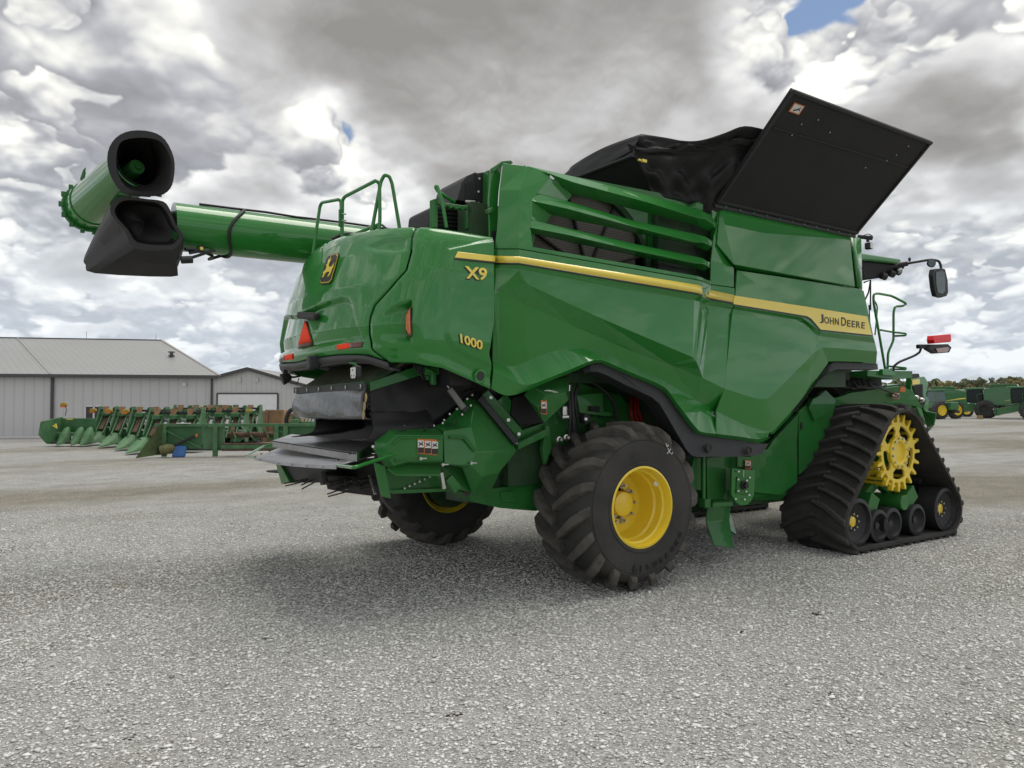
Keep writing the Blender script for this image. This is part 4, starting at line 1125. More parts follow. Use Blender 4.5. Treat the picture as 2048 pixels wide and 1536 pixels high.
def make_track():
    tk = empty('rubber_track')
    SP, RI, FI = (.08, 1.17, .515), (-.89, .37, .29), (1.15, .37, .29)
    Wd = .90
    circ = [SP, RI, FI]
    path, tot = hull_path(circ, .0, .02); n = len(path)
    mb = MB(); prof = [(0, 0), (0, Wd), (.045, Wd), (.045, 0)]
    prof = [(.0, .0), (.0, Wd), (.035, Wd), (.05, Wd - .02), (.05, .02), (.035, 0)]
    m_ = len(prof)
    for x, z, nx, nz in path:
        for o_, y in prof: mb.v.append(V((x + nx * o_, y, z + nz * o_)))
    for i in range(n):
        j = (i + 1) % n
        for k in range(m_):
            l = (k + 1) % m_
            mb.f.append((i * m_ + k, i * m_ + l, j * m_ + l, j * m_ + k))
    belt = mb.build('belt', TRK, tk, smooth=35)
    NL = 36; pitch = n / NL
    for s in (0, 1):
        for k in range(NL):
            mbl = MB(); base = (k + (.5 if s else 0)) * pitch; rings = []
            for i in range(7):
                f = i / 6; y = Wd / 2 + (-.03 + f * (Wd / 2 + .025)) * (1 if s else -1)
                sh = 9.0 * (f ** 1.35) + (1.5 if s else 0)        # steps of 2 cm along the belt
                ht = .055 if f < .95 else .045
                rg = []
                for da, o_ in ((-2.2, .045), (-1.4, .05 + ht), (.8, .05 + ht), (1.6, .045)):
                    q = (base + sh + da) % n; i0 = int(q); fr = q - i0; a = path[i0]; b = path[(i0 + 1) % n]
                    x = a[0] + (b[0] - a[0]) * fr; z = a[1] + (b[1] - a[1]) * fr
                    rg.append(V((x + a[2] * o_, y, z + a[3] * o_)))
                rings.append(rg)
            for rg in rings: mbl.v += rg
            for i in range(6):
                for j in range(4):
                    l = (j + 1) % 4; mbl.f.append((i * 4 + j, i * 4 + l, i * 4 + 4 + l, i * 4 + 4 + j))
            mbl.f.append((0, 1, 2, 3)); mbl.f.append((27, 26, 25, 24))
            mbl.build('belt_lug', TRK, tk, bevel=.007)
    for k in range(0, n, 9):      # guide lugs inside
        x, z, nx, nz = path[k]; mb = MB()
        mb.box((x - nx * .045, Wd / 2, z - nz * .045), (.05, .10, .07), Matrix.Rotation(-math.atan2(nz, nx) + PI / 2, 3, 'Y'))
        mb.build('guide_block', TRK, belt)
    # drive sprocket: disc with windows, toothed rim
    def sprocket(y0):
        s = MB(); NT = 20; R = .40
        hole = 5; ns = 132; th = .035
        rad_in, rad_out = .235, .375
        # hub disc, ring, spokes
        s.lathe((SP[0], y0, SP[1]), (0, 1, 0), [(.0005, .02), (.13, .02), (.135, -.01), (.145, -.02), (.205, -.02), (.212, .0), (.212, th), (.0005, th)], 48)
        s.lathe((SP[0], y0, SP[1]), (0, 1, 0), [(.342, .0), (.385, .0), (.39, .01), (.39, th), (.342, th)], 66)
        for k in range(hole):
            a = 2 * PI * k / hole + .35; d = V((math.cos(a), 0, math.sin(a))); tdir = V((-d.z, 0, d.x)); c0 = V((SP[0], y0 + .003, SP[1]))
            s.prism([c0 + d * .19 + tdir * .075, c0 + d * .27 + tdir * .040, c0 + d * .355 + tdir * .09, c0 + d * .355 - tdir * .09, c0 + d * .27 - tdir * .040, c0 + d * .19 - tdir * .075], (0, th - .006, 0))
        for k in range(NT):
            a = 2 * PI * k / NT; d = V((math.cos(a), 0, math.sin(a))); t_ = V((-d.z, 0, d.x)); c0 = V((SP[0], y0 - .004, SP[1]))
            s.prism([c0 + d * .37 + t_ * .045, c0 + d * .40 + t_ * .024, c0 + d * .49 + t_ * .02, c0 + d * .508, c0 + d * .49 - t_ * .02, c0 + d * .40 - t_ * .024, c0 + d * .37 - t_ * .045], (0, th + .03, 0))
        return s.build('drive_sprocket', YEL, tk, bevel=.005)
    sprocket(.10); sprocket(.60)
    for k in range(12):
        a = 2 * PI * k / 12 + .2; c = V((SP[0] + .18 * math.cos(a), .08, SP[1] + .18 * math.sin(a)))
        MB().cyl(c, c + V((0, -.022, 0)), .017, n=6).build('sprocket_bolt', CHROME, tk)
    b_ = MB().cyl((SP[0], .14, SP[1]), (SP[0], .95, SP[1]), .17); b_.build('final_drive', GREEN2, tk, smooth=40)
    b_ = MB()
    for k in range(22):
        a = 2 * PI * k / 22; b_.cyl((SP[0] + .43 * math.cos(a), .12, SP[1] + .43 * math.sin(a)), (SP[0] + .43 * math.cos(a), .62, SP[1] + .43 * math.sin(a)), .02, n=8)
    b_.build('drive_bars', YEL, tk)
    def idler(cx, cz, r, y0, y1, hub):
        i_ = MB().lathe((cx, y0, cz), (0, 1, 0), [(r - .045, .0), (r, .012), (r, y1 - y0), (r - .05, y1 - y0), (r - .06, .12), (.06, .14), (.055, .16), (.0005, .16), (.0005, .13), (.05, .12), (r * .55, .09), (r - .06, .05)], 48)
        o = i_.build('idler_wheel' if hub else 'track_roller', BLK, tk, smooth=35)
        if hub:
            MB().lathe((cx, y0, cz), (0, 1, 0), [(.0005, .075), (.05, .075), (.062, .08), (.066, .15), (.0005, .15)], 24).build('idler_hub', YEL, tk, smooth=35)
            for k in range(8):
                a = 2 * PI * k / 8; c = V((cx + .095 * math.cos(a), y0 + .09, cz + .095 * math.sin(a))); MB().cyl(c, c + V((0, -.03, 0)), .014, n=6).build('hub_bolt', CHROME, tk)
        else:
            MB().cyl((cx, y0 + .04, cz), (cx, y0 + .13, cz), .045).build('roller_hub', IRON, tk, smooth=35)
    for cx, cz, r in (RI, FI):
        idler(cx, cz, r - .002, .05, .33, True); idler(cx, cz, r - .002, .47, .76, False)
    for cx in (-.42, -.12, .45):
        idler(cx, .285, .20, .06, .34, False); idler(cx, .285, .20, .46, .75, False)
    f = MB().bar((-.86, .40, .365), (1.10, .40, .365), .11, .14); f.bar((-.5, .40, .42), (.1, .42, .80), .10, .14); f.bar((.75, .40, .42), (.1, .42, .80), .10, .14)
    f.box((-.42, .22, .55), (.20, .16, .22), Matrix.Rotation(.5, 3, 'Y')); f.box((.42, .22, .56), (.30, .18, .2), Matrix.Rotation(-.6, 3, 'Y')); f.cyl((.22, .1, .52), (.22, .5, .52), .10)
    f.build('track_frame', GREEN2, tk, bevel=.012)
    return tk
TRACK = make_track(); TRACK.parent = COMB; TRACK.location = V((9.24, 5.08, 0)) - COMB.location
T2 = copy_tree(TRACK, COMB); T2.location = V((9.24, 8.12, 0)) - COMB.location
# ------------------------------------------------------------ wheel-arch trims
def band(name, A, B, m, inner=.10, bev=.012):
    """black trim: outer face between two measured lines, returned inwards"""
    mb = MB(); A, B = G_(A), G_(B); Ci = [p + V((0, inner, 0)) for p in B]
    mb.strip(A, B); mb.strip(B, Ci)
    return panelize(cb(mb, name, m, smooth=30, solid=.02, merge=.002), .012, 30, 3)
band('rear_arch_trim',
     [(1166, 738, 5.36), (1180, 730, 5.33), (1196, 727, 5.32), (1212, 729, 5.32), (1323, 779, 5.32), (1333, 788, 5.32), (1350, 812, 5.32), (1385, 860, 5.32), (1394, 868, 5.32), (1404, 872, 5.32), (1431, 876, 5.32), (1480, 882, 5.33), (1522, 888, 5.35), (1536, 887, 5.36)],
     [(1168, 745, 5.34), (1180, 742, 5.30), (1196, 743, 5.29), (1210, 748, 5.29), (1308, 798, 5.28), (1318, 806, 5.28), (1334, 832, 5.27), (1372, 898, 5.26), (1382, 909, 5.26), (1392, 913, 5.26), (1427, 912.5, 5.26), (1475, 912, 5.27), (1508, 910, 5.29), (1524, 906, 5.33)], BLK, .18)
band('front_arch_trim',
     [(1578, 824, 5.46), (1596, 808, 5.43), (1656, 730, 5.43), (1664, 726, 5.42), (1674, 725, 5.42), (1754, 728, 5.42)],
     [(1577, 829, 5.46), (1594, 820, 5.38), (1634, 765, 5.37), (1657, 744, 5.37), (1672, 738.5, 5.37), (1755, 739, 5.37)], BLK, .14)
for px, py in ((1418, 896), (1498, 901)):
    c = P(px, py, y=5.25)
    mb = MB().lathe(c, (0, -1, 0), [(.0005, .0), (.028, .0), (.034, .012), (.042, .012), (.045, -.01)], 20); cb(mb, 'trim_socket', IRON, smooth=40)
# black sheet standing for the shade inside the arch, and the machinery behind it
plate('arch_shade_sheet', [(1160, 748), (1200, 735), (1320, 785), (1400, 905), (1410, 960), (1300, 900), (1230, 820), (1170, 800)], 6.15, BLK2, .05)
INN = 5.92
plate('frame_side_plate', [(1085, 790), (1140, 760), (1240, 790), (1300, 860), (1300, 960), (1180, 960), (1085, 900)], INN, GREEN2, .05)
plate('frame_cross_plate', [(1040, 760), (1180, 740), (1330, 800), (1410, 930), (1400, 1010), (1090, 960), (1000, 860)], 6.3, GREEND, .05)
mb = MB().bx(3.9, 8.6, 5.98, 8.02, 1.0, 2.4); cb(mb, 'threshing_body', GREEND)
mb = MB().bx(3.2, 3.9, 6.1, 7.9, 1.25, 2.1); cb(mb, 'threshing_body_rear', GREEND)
plate('bracket_plate', [(1153, 790), (1205, 785), (1207, 822), (1240, 826), (1240, 834), (1205, 832), (1160, 826)], 5.80, GREEN2, .04)
mb = MB().lathe(P(1170, 837, y=5.74), (0, -1, 0), [(.0005, .05), (.018, .05), (.022, .03), (.045, .03), (.05, -.04), (.0005, -.04)], 20); cb(mb, 'pulley', BLK, smooth=30)
mb = MB().cyl(P(1172, 838, y=5.67), P(1172, 838, y=5.69), .016, n=6); cb(mb, 'pulley_bolt', CHROME)
mb = MB().box(P(1128, 822, y=5.78), (.07, .06, .10)); mb.box(P(1131, 834, y=5.76), (.10, .05, .04)); cb(mb, 'valve_block', CHROME, bevel=.01)
plate('slot_plate', [(1180, 812), (1200, 812), (1200, 824), (1180, 822)], 5.77, BLK2, .02)
for a, b_, c_, r in (((1142, 765), (1146, 830), (1150, 880), .022), ((1136, 770), (1140, 830), (1138, 872), .018), ((1160, 755), (1150, 800), (1160, 862), .016), ((1180, 760), (1225, 800), (1235, 860), .02)):
    mb = MB().tube(smoothline([P(*a, y=5.76), P(*b_, y=5.74), P(*c_, y=5.78)], 6), r, 8); cb(mb, 'hydraulic_hose', HOSE, smooth=60)
mb = MB().cyl(P(1138, 770, y=5.7), P(1137, 782, y=5.7), .02); cb(mb, 'hose_fitting', CHROME, smooth=40)
for k, (x0, x1, x2) in enumerate(((1262, 1265, 1282), (1270, 1274, 1287), (1276, 1282, 1292))):
    mb = MB().tube(smoothline([P(x0 + 2, 790, y=6.0), P(x0, 815, y=5.9), P(x1, 838, y=5.88), P(x2, 862, y=5.9)], 6), .017, 8); cb(mb, 'red_hose', REDH, smooth=60)
for k in range(2):
    mb = MB().tube(smoothline([P(1304 + 6 * k, 846, y=6.0), P(1308 + 6 * k, 862, y=5.95), P(1318 + 6 * k, 878, y=5.98)], 6), .015, 8); cb(mb, 'red_hose', REDH, smooth=60)
for px, py in ((1117, 879), (1131, 875)):
    mb = MB().lathe(P(px, py, y=5.68), (0, -1, 0), [(.0005, .05), (.014, .05), (.018, .02), (.03, .015), (.032, -.02), (.0005, -.02)], 16); cb(mb, 'grease_fitting', CHROME, smooth=35)

def facet(name, V_, F, m=GREEN2, solid=.02, par=None, bev=.01, ang=8):
    """V_: {key: (px,py,y)}, F: list of key strings"""
    mb = MB(); ks = list(V_); ix = {k: i for i, k in enumerate(ks)}
    mb.v = G_([V_[k] for k in ks]); mb.f = [tuple(ix[c] for c in f.split()) for f in F]
    o = cb(mb, name, m, par, smooth=20, solid=solid)
    return panelize(o, bev, ang)
# cover above the rear axle with its dark mouth
facet('rear_shroud', {'a': (1048, 790, 5.70), 'b': (1062, 772, 5.66), 'c': (1138, 752, 5.70), 'd': (1136, 800, 5.62), 'e': (1088, 846, 5.60), 'f': (1076, 815, 5.58), 'g': (1092, 792, 5.55), 'h': (1130, 786, 5.56)},
      ['a b g f', 'b c h g', 'c d h', 'g h d e f', 'a f e'], GREEN2)
plate('shroud_mouth', [(1026, 795), (1048, 790), (1076, 815), (1088, 846), (1040, 850), (1022, 830)], 5.86, BLK2, .05)

def sticker(name, px, py, w, h, y, figs=1, par=None):
    q = lambda a, b: P(a, b, y=y)
    root = MB().prism([q(px, py), q(px + w, py + w * .09), q(px + w, py + h + w * .09), q(px, py + h)], (0, .003, 0)); so_ = cb(root, name, ORSTK)
    cell = w / figs
    for i in range(figs):
        x0 = px + cell * i + 1; x1 = px + cell * (i + 1) - 1
        q2 = lambda a, b, d=0: P(a, b, y=y - .003 - d)
        t0 = py + (x0 - px) * .09 + h * .14; t1 = py + (x0 - px) * .09 + h * .60; t2 = py + (x0 - px) * .09 + h * .96
        m_ = MB().prism([q2(x0, t0), q2(x1, t0 + .5), q2(x1, t1), q2(x0, t1)], (0, .002, 0)); o = cb(m_, 'pictogram_panel', WHT, so_); fixp(o, so_)
        m_ = MB().prism([q2(x0, t1 + .4), q2(x1, t1 + .6), q2(x1, t2), q2(x0, t2)], (0, .002, 0)); o = cb(m_, 'text_panel', BLKDEC, so_); fixp(o, so_)
        cx_ = (x0 + x1) / 2; cy_ = (t0 + t1) / 2; s_ = cell * .3
        m_ = MB()
        a_ = [(cx_ - s_, cy_ + s_ * .9), (cx_, cy_ + s_ * .1), (cx_ + s_ * .9, cy_ - s_)]
        m_.tube([q2(*p_, .002) for p_ in a_], .0035 * max(cell / 12, .6), 5); m_.tube([q2(cx_, cy_, .002), q2(cx_ + s_, cy_ + s_ * .6, .002)], .004 * max(cell / 12, .6), 5); m_.tube([q2(cx_ - s_, cy_ - s_ * .6, .002), q2(cx_, cy_ + .5, .002)], .004 * max(cell / 12, .6), 5)
        o = cb(m_, 'pictogram', BLKDEC, so_); fixp(o, so_)
    return so_
sticker('warning_sticker', 1082, 800, 12, 28, 5.555)
sticker('warning_sticker', 835, 876, 42, 31, 5.575, 3)

# ------------------------------------------------------------ chopper covers at the rear side
facet('chopper_rear_cover', {
    'a': (750, 884, 5.78), 'b': (773, 857, 5.80), 'c': (870, 853, 5.80), 'd': (888, 861, 5.74), 'e': (888, 930, 5.74), 'f': (815, 927, 5.74), 'g': (786, 938, 5.74), 'h': (770, 931, 5.76), 'i': (751, 902, 5.78),
    'A': (773, 890, 5.60), 'B': (793, 871, 5.60), 'D': (884, 872, 5.58), 'E': (884, 922, 5.58), 'F': (812, 922, 5.60), 'G': (788, 930, 5.62), 'H': (777, 915, 5.60)},
    ['a b B A', 'b c D B', 'c d D', 'd e E D', 'e f F E', 'f g G F', 'g h G', 'h i H G', 'i a A H', 'A B D E F G H'], GREEN2, ang=10, bev=.014)
facet('cover_flap', {'a': (772, 938, 5.70), 'b': (792, 952, 5.62), 'c': (880, 952, 5.62), 'd': (886, 928, 5.70), 'e': (815, 926, 5.72)}, ['a b c d e'], GREEN2)
facet('cover_rib', {'a': (784, 887, 5.60), 'b': (799, 874, 5.60), 'c': (882, 874, 5.58), 'd': (882, 876.5, 5.565), 'e': (800, 877, 5.58), 'f': (787, 888.5, 5.58)}, ['a b e f', 'b c d e'], GREEN2, bev=.003)
facet('cover_rib', {'a': (790, 919, 5.585), 'b': (812, 917, 5.585), 'c': (884, 918, 5.57), 'd': (884, 921, 5.575), 'e': (812, 920, 5.60), 'f': (789, 923, 5.60)}, ['a b e f', 'b c d e'], GREEN2, bev=.003)
facet('chopper_front_cover', {
    'a': (870, 853, 5.80), 'b': (888, 845, 5.84), 'c': (935, 796, 5.90), 'd': (950, 800, 5.88), 'e': (966, 812, 5.86), 'f': (1033, 902, 5.76), 'g': (998, 944, 5.70), 'h': (963, 952, 5.66), 'i': (941, 931, 5.62),
    'j': (888, 928, 5.60), 'k': (886, 864, 5.62), 'l': (941, 855, 5.64), 'm': (953, 905, 5.60), 'n': (924, 934, 5.68), 'o': (945, 989, 5.84), 'p': (968, 987, 5.86), 'q': (980, 984, 5.86), 'r': (948, 812, 5.80)},
    ['a b l k', 'b c r l', 'c d r', 'd e r', 'r e f m l', 'k l m i j', 'm f g h i', 'j i n', 'i h o n', 'h g p o', 'g q p'], GREEN2, ang=9, bev=.014)
facet('cover_rib', {'a': (898, 872, 5.61), 'b': (930, 873, 5.61), 'c': (952, 902, 5.59), 'd': (950, 903.5, 5.575), 'e': (928, 876.5, 5.59), 'f': (899, 875.5, 5.59)}, ['a b e f', 'b c d e'], GREEN2, bev=.003)
for px, py, y in ((839, 917, 5.57), (940, 926, 5.59), (883, 929, 5.56)):
    c = P(px, py, y=y); mb = MB().cyl(c, c + V((0, -.03, 0)), .014, n=10); mb.cyl(c + V((-.0, -.03, 0)), c + V((.05, -.03, 0)), .006, n=6); cb(mb, 'cover_latch', CHROME, smooth=40)
for px, py in ((808, 853), (836, 855), (852, 854), (866, 851), (884, 846), (887, 840), (898, 828), (912, 818), (923, 807), (933, 798), (943, 790), (940, 811), (923, 829), (846, 852)):
    c = P(px, py, y=5.76); mb = MB().cyl(c, c + V((0, -.015, 0)), .010, n=8); cb(mb, 'bolt_head', CHROME)
for a, b_, c_ in (((795, 855), (812, 858), (808, 862)), ((846, 868), (856, 852), (848, 862)), ((900, 842), (915, 838), (912, 846))):
    mb = MB().tube(smoothline([P(*a, y=5.68), P(*b_, y=5.64), P(*c_, y=5.66), P(a[0] - 3, a[1] + 8, y=5.7)], 6), .004, 6); cb(mb, 'retaining_wire', HOSE)
# lower side plate, bottom rail, fin
plate('chopper_side_plate', [(770, 938), (882, 950), (884, 930), (925, 935), (945, 985), (905, 978), (890, 980), (840, 982), (785, 985), (772, 970)], 5.86, GREEN2, .03)
plate('bottom_rail', [(783, 980), (890, 976), (905, 982), (880, 984), (786, 988)], 5.80, GREEN2, .05)
plate('side_fin', [(749, 925), (771, 932), (783, 998), (764, 993)], 5.70, GREEN2, .03)
mb = MB(); 
for k in range(7): c = P(798 + 10 * k, 981 - 4.5 * k, y=5.84); mb.cyl(c, c + V((0, -.015, 0)), .009, n=8)
cb(mb, 'rivets', CHROME)
mb = MB().bar(P(882, 945, y=5.66), P(888, 978, y=5.66), .03, .03); cb(mb, 'latch_rod', CHROME, bevel=.004)
mb = MB().bar(P(895, 955, y=5.68), P(914, 980, y=5.68), .06, .08); mb.cyl(P(914, 975, y=5.66), P(914, 975, y=5.72), .03); cb(mb, 'latch_arm', GREEN2, bevel=.01)
mb = MB()
for k in range(8): c = P(883.5, 940 + k * 1.8, y=5.66); mb.lathe(c, (0, 0, 1), [(.012, 0), (.016, .004), (.012, .008)], 10)
cb(mb, 'latch_spring', IRON)

# ------------------------------------------------------------ straw hood, curtains, tailboards
q0, q1 = P(736, 770, x=2.43), P(594, 781, x=2.43)
w_ = q1.y - q0.y
mb = MB().prism([q0, q1, q1 + V((.62, 0, .40)), q0 + V((.62, 0, .40))], (0, 0, -.03)); cb(mb, 'straw_hood_top', mat('dusty_green_sheet', (.022, .11, .03), rough=.7, vary=.3, dust=1.4, dustcol=(.20, .19, .13)))
mb = MB().prism([q0 + V((0, -.01, .02)), q0 + V((1.1, -.01, .40)), q0 + V((1.1, -.01, .28)), q0 + V((.0, -.01, -.05))], (0, -.04, 0)); cb(mb, 'straw_hood_edge', GREEN2)
mb = MB().bar(q0 + V((-.02, 0, .0)), q1 + V((-.02, 0, .0)), .03, .06); cb(mb, 'curtain_rail', GREEND)
# vinyl window flap hanging from the rail, belly and curl at its foot
mb = MB(); f0, f1 = P(734, 775, x=2.40), P(593, 784, x=2.40); nU, nW = 40, 22
hgt = f0.z - P(729, 836, x=2.36).z + .03
for i in range(nU + 1):
    for j in range(nW + 1):
        u, w = i / nU, j / nW; p = f0.lerp(f1, u)
        wav = .012 * math.sin(u * 9 + 1) * w + .010 * math.sin(u * 21 + w * 5) * w * w + .008 * math.sin(w * 7 + u * 4)
        curl = max(0, w - .86) / .14
        mb.v.append(p + V((-.035 * math.sin(w * PI * .8) - wav + .05 * curl ** 2, .012 * math.sin(w * 5) - .03 * w * (1 - 2 * u), -hgt * w + .02 * curl ** 2 - .012 * math.sin(u * PI) * w)))
for i in range(nU):
    for j in range(nW): k = i * (nW + 1) + j; mb.f.append((k, k + 1, k + nW + 2, k + nW + 1))
FLV = cb(mb, 'vinyl_flap', VINYL, smooth=80, solid=.008)
for i in range(6):
    p = f0.lerp(f1, .04 + i * .185) + V((-.03, 0, .012)); mb = MB().lathe(p, (1, 0, 0), [(.012, -.004), (.02, 0), (.012, .004)], 12); o = cb(mb, 'eyelet', CHROME, FLV); fixp(o, FLV)
mb = MB().bar(f0 + V((-.014, 0, .01)), f1 + V((-.014, 0, .01)), .012, .05); o = cb(mb, 'flap_top_hem', BLK, FLV); fixp(o, FLV)
BRASS = mat('brass_ring', (.55, .42, .2), rough=.35, metal=1.)
for px, py in ((733, 795), (730, 812), (728, 830)):
    c = P(px, py, x=2.30); ring = [c + V((-.004, .014 * math.cos(t), .034 * math.sin(t))) for t in [2 * PI * k / 16 for k in range(16)]]
    mb = MB().tube(ring, .004, 6, closed=True); o = cb(mb, 'curtain_eyelet', BRASS, FLV); fixp(o, FLV)
for px, py in ((739, 795), (739, 813)):
    c = P(px, py, y=5.84); ring = [c + V((.022 * math.cos(t), 0, .022 * math.sin(t))) for t in [2 * PI * k / 16 for k in range(16)]]
    mb = MB().tube(ring, .003, 6, closed=True); cb(mb, 'wire_ring', IRON)
# side curtain of black rubber
def sheet(name, A, B, m, n1_=24, n2_=12, amp=.01, seed=2): return fold_grid(name, G_(A), G_(B), n1_, n2_, amp, m, seed)
sheet('side_curtain', [(737, 773, 5.90), (770, 755, 5.90), (800, 738, 5.92), (850, 728, 5.95), (950, 770, 5.98)],
      [(747, 875, 5.90), (768, 860, 5.86), (800, 856, 5.84), (860, 849, 5.84), (945, 780, 5.96)], CURT, 24, 12, .010)
mb = MB().bx(2.9, 4.2, 5.97, 6.05, 1.6, 2.7); cb(mb, 'under_hood_block', BLK2)  # dark block filling the black space under the hood
# curtain's free corner curling on to the tray, near and far
def curl(pts_t, pts_b, name):
    mb = MB(); mb.strip(smoothline(pts_t, 6), smoothline(pts_b, 6)); cb(mb, name, CURT, smooth=80, solid=.01)
cx1 = [P(737, 826, x=2.42), P(746, 842, x=2.44), P(748, 858, x=2.42), P(742, 872, x=2.40), P(728, 880, x=2.36), P(707, 880, x=2.34)]
curl(cx1, [p + V((.55, .0, .02)) for p in cx1], 'curtain_corner')
cx2 = [P(640, 820, x=2.5), P(632, 836, x=2.5), P(631, 850, x=2.48), P(624, 864, x=2.44), P(606, 870, x=2.38), P(583, 874, x=2.33)]
curl(cx2, [p + V((.55, .0, .03)) for p in cx2], 'curtain_corner')
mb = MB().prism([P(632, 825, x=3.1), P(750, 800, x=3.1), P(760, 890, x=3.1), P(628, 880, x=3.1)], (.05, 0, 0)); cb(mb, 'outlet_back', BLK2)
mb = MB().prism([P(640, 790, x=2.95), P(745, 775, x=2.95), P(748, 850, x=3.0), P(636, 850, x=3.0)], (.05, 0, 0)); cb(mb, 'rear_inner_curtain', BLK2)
# upper tailboard
tA, tB = P(545, 881, x=2.28), P(712, 906, x=2.28)
tD, tC = P(583, 873, x=2.85), P(748, 881, x=2.95)
zt = (tA.z + tB.z) / 2
tC.z = tB.z + .015; tD.z = tA.z + .015
mb = MB().prism([tA, tB, tC, tD], (0, 0, -.012)); cb(mb, 'upper_tailboard', STEEL)
mb = MB().prism([tA, tB, tB + V((0, 0, -.072)), tA + V((0, 0, -.072))], (.012, 0, 0)); cb(mb, 'tailboard_front_edge', STEEL, bevel=.003)
mb = MB().prism([tB + V((.02, -.005, 0)), tC + V((0, -.005, 0)), tC + V((0, -.005, -.10)), tB + V((.02, -.005, -.07))], (0, .012, 0)); cb(mb, 'tailboard_side', GREEN2)
mb = MB().cyl(P(746, 893, y=5.82), P(746, 893, y=5.80), .012); cb(mb, 'bolt_head', CHROME)
# lower tailboard, bowed
mb = MB(); F_ = smoothline([P(510, 915, x=2.02), P(558, 924, x=2.03), P(615, 929, x=2.05), P(673, 932, x=2.07)], 6); Bk = smoothline([P(556, 897, x=2.45), P(620, 902, x=2.5), P(690, 906, x=2.55), P(755, 909, x=2.58)], 6)
mb.strip(F_, Bk); LT = cb(mb, 'lower_tailboard', STEEL, smooth=60, solid=.008)
mb = MB(); mb.strip(F_, [p + V((-.003, 0, -.026)) for p in F_]); cb(mb, 'lower_tailboard_edge', STEEL, solid=.006)
mb = MB()
for i in (2, 6, 9, 12, 15): mb.box(F_[i] + V((-.008, 0, -.013)), (.006, .012, .008))
for px, py in ((539, 903), (523, 910), (677, 923), (700, 909)): mb.cyl(P(px, py, x=2.25) + V((0, 0, .0)), P(px, py, x=2.25) + V((0, 0, .02)), .01, n=8)
cb(mb, 'tailboard_bolts', IRON)
for pts in ([P(676, 931, x=2.08), P(709, 935, x=1.98), P(791, 908, x=2.55), P(750, 899, x=2.6)], [P(546, 889, x=2.7), P(528, 892, x=2.6), P(491, 912, x=2.15), P(511, 915, x=2.04)]):
    mb = MB().tube(fillet(pts, .07, 5), .014, 10); cb(mb, 'guard_bar', GREEN, smooth=60)
# spreader and deflectors below
mb = MB().prism([P(553, 923, x=2.25), P(640, 931, x=2.25), P(652, 965, x=2.3), P(565, 966, x=2.3)], (.03, 0, 0)); cb(mb, 'spreader_deflector', BLK)
mb = MB().prism([P(550, 922, x=2.22), P(557, 923, x=2.22), P(580, 966, x=2.26), P(563, 968, x=2.26)], (.05, 0, 0)); cb(mb, 'deflector_edge', GREEN2)
mb = MB().prism([P(629, 932, x=2.18), P(655, 934, x=2.18), P(642, 945, x=2.2), P(646, 970, x=2.25), P(641, 970, x=2.25), P(635, 948, x=2.2)], (.03, 0, 0)); cb(mb, 'spreader_bracket', IRON)
mb = MB().prism([P(640, 920, x=2.6), P(770, 915, x=2.6), P(772, 985, x=2.7), P(745, 992, x=2.7), P(690, 985, x=2.7), P(655, 978, x=2.7)], (.2, 0, 0)); cb(mb, 'spreader_housing', BLK2)
mb = MB().lathe(P(700, 952, x=2.75), (0.1, 0.05, 1), [(.0005, 0), (.42, -.02), (.44, .0), (.1, .05), (.0005, .05)], 32); cb(mb, 'spreader_disc', IRON, smooth=40)
mb = MB().lathe(P(610, 945, x=2.75), (0.1, 0.05, 1), [(.0005, 0), (.42, -.02), (.44, .0), (.1, .05), (.0005, .05)], 32); cb(mb, 'spreader_disc', IRON, smooth=40)
rnd = random.Random(4)
for (a, b_) in (((569, 967), (606, 959)), ((571, 972), (612, 962)), ((603, 970), (625, 960)), ((604, 978), (628, 965)), ((655, 988), (690, 976)), ((657, 993), (698, 982)), ((590, 968), (615, 958))):
    mb = MB().tube([P(*a, x=1.98), P(*b_, x=2.3)], .006, 6); cb(mb, 'spreader_tine', IRON)
mb = MB()
for k in range(40):
    a = (655 + rnd.random() * 70, 960 + rnd.random() * 20); mb.tube([P(a[0], a[1], x=2.35 + rnd.random() * .2), P(a[0] + 28, a[1] - 7, x=2.55 + rnd.random() * .2)], .006, 5)
cb(mb, 'spreader_brush', IRON)
mb = MB()
for k in range(9): c = P(741 + k * 1.4, 952 + k * 4.3, x=2.55); mb.cyl(c, c + V((-.02, 0, 0)), .009, n=8)
for k in range(5): c = P(690 + k * 1.5, 958 + k * 5, x=2.6); mb.cyl(c, c + V((-.02, 0, 0)), .007, n=8)
cb(mb, 'chain_bolts', CHROME)

# ------------------------------------------------------------ chassis between chopper and rear wheel
plate('rear_axle_beam', [(930, 985), (1000, 975), (1100, 960), (1110, 1015), (1070, 1022), (1000, 1016), (945, 1004)], 6.05, GREEN2, .3)
plate('axle_patch', [(1002, 985), (1027, 982), (1030, 1004), (1005, 1006)], 6.03, GREEN2, .02)
mb = MB().bar(P(950, 990, y=6.3), P(905, 985, y=7.4), .16, .16); mb.bar((4.5, 5.9, .86), (4.5, 8.4, .82), .20, .22); mb.cyl((4.5, 8.2, .80), (4.5, 8.62, .80), .315); cb(mb, 'rear_axle', GREEND, bevel=.02)  # hub drum made wide and dark for the shadow inside the far rim
mb = MB().cyl(P(934, 986, y=5.95), P(934, 986, y=5.90), .03); cb(mb, 'pivot_pin', IRON, smooth=40)
plate('axle_housing', [(985, 925), (1075, 905), (1090, 990), (990, 985)], 6.12, GREEND, .2)
plate('frame_rail', [(1036, 886), (1092, 858), (1096, 872), (1036, 900)], 5.80, GREEN2, .08)
plate('frame_rail', [(1020, 868), (1090, 845), (1100, 852), (1090, 860), (1035, 884)], 5.9, GREEN2, .08)
plate('frame_upright', [(1092, 850), (1100, 853), (1104, 895), (1092, 930), (1086, 900)], 5.84, GREEN2, .06)
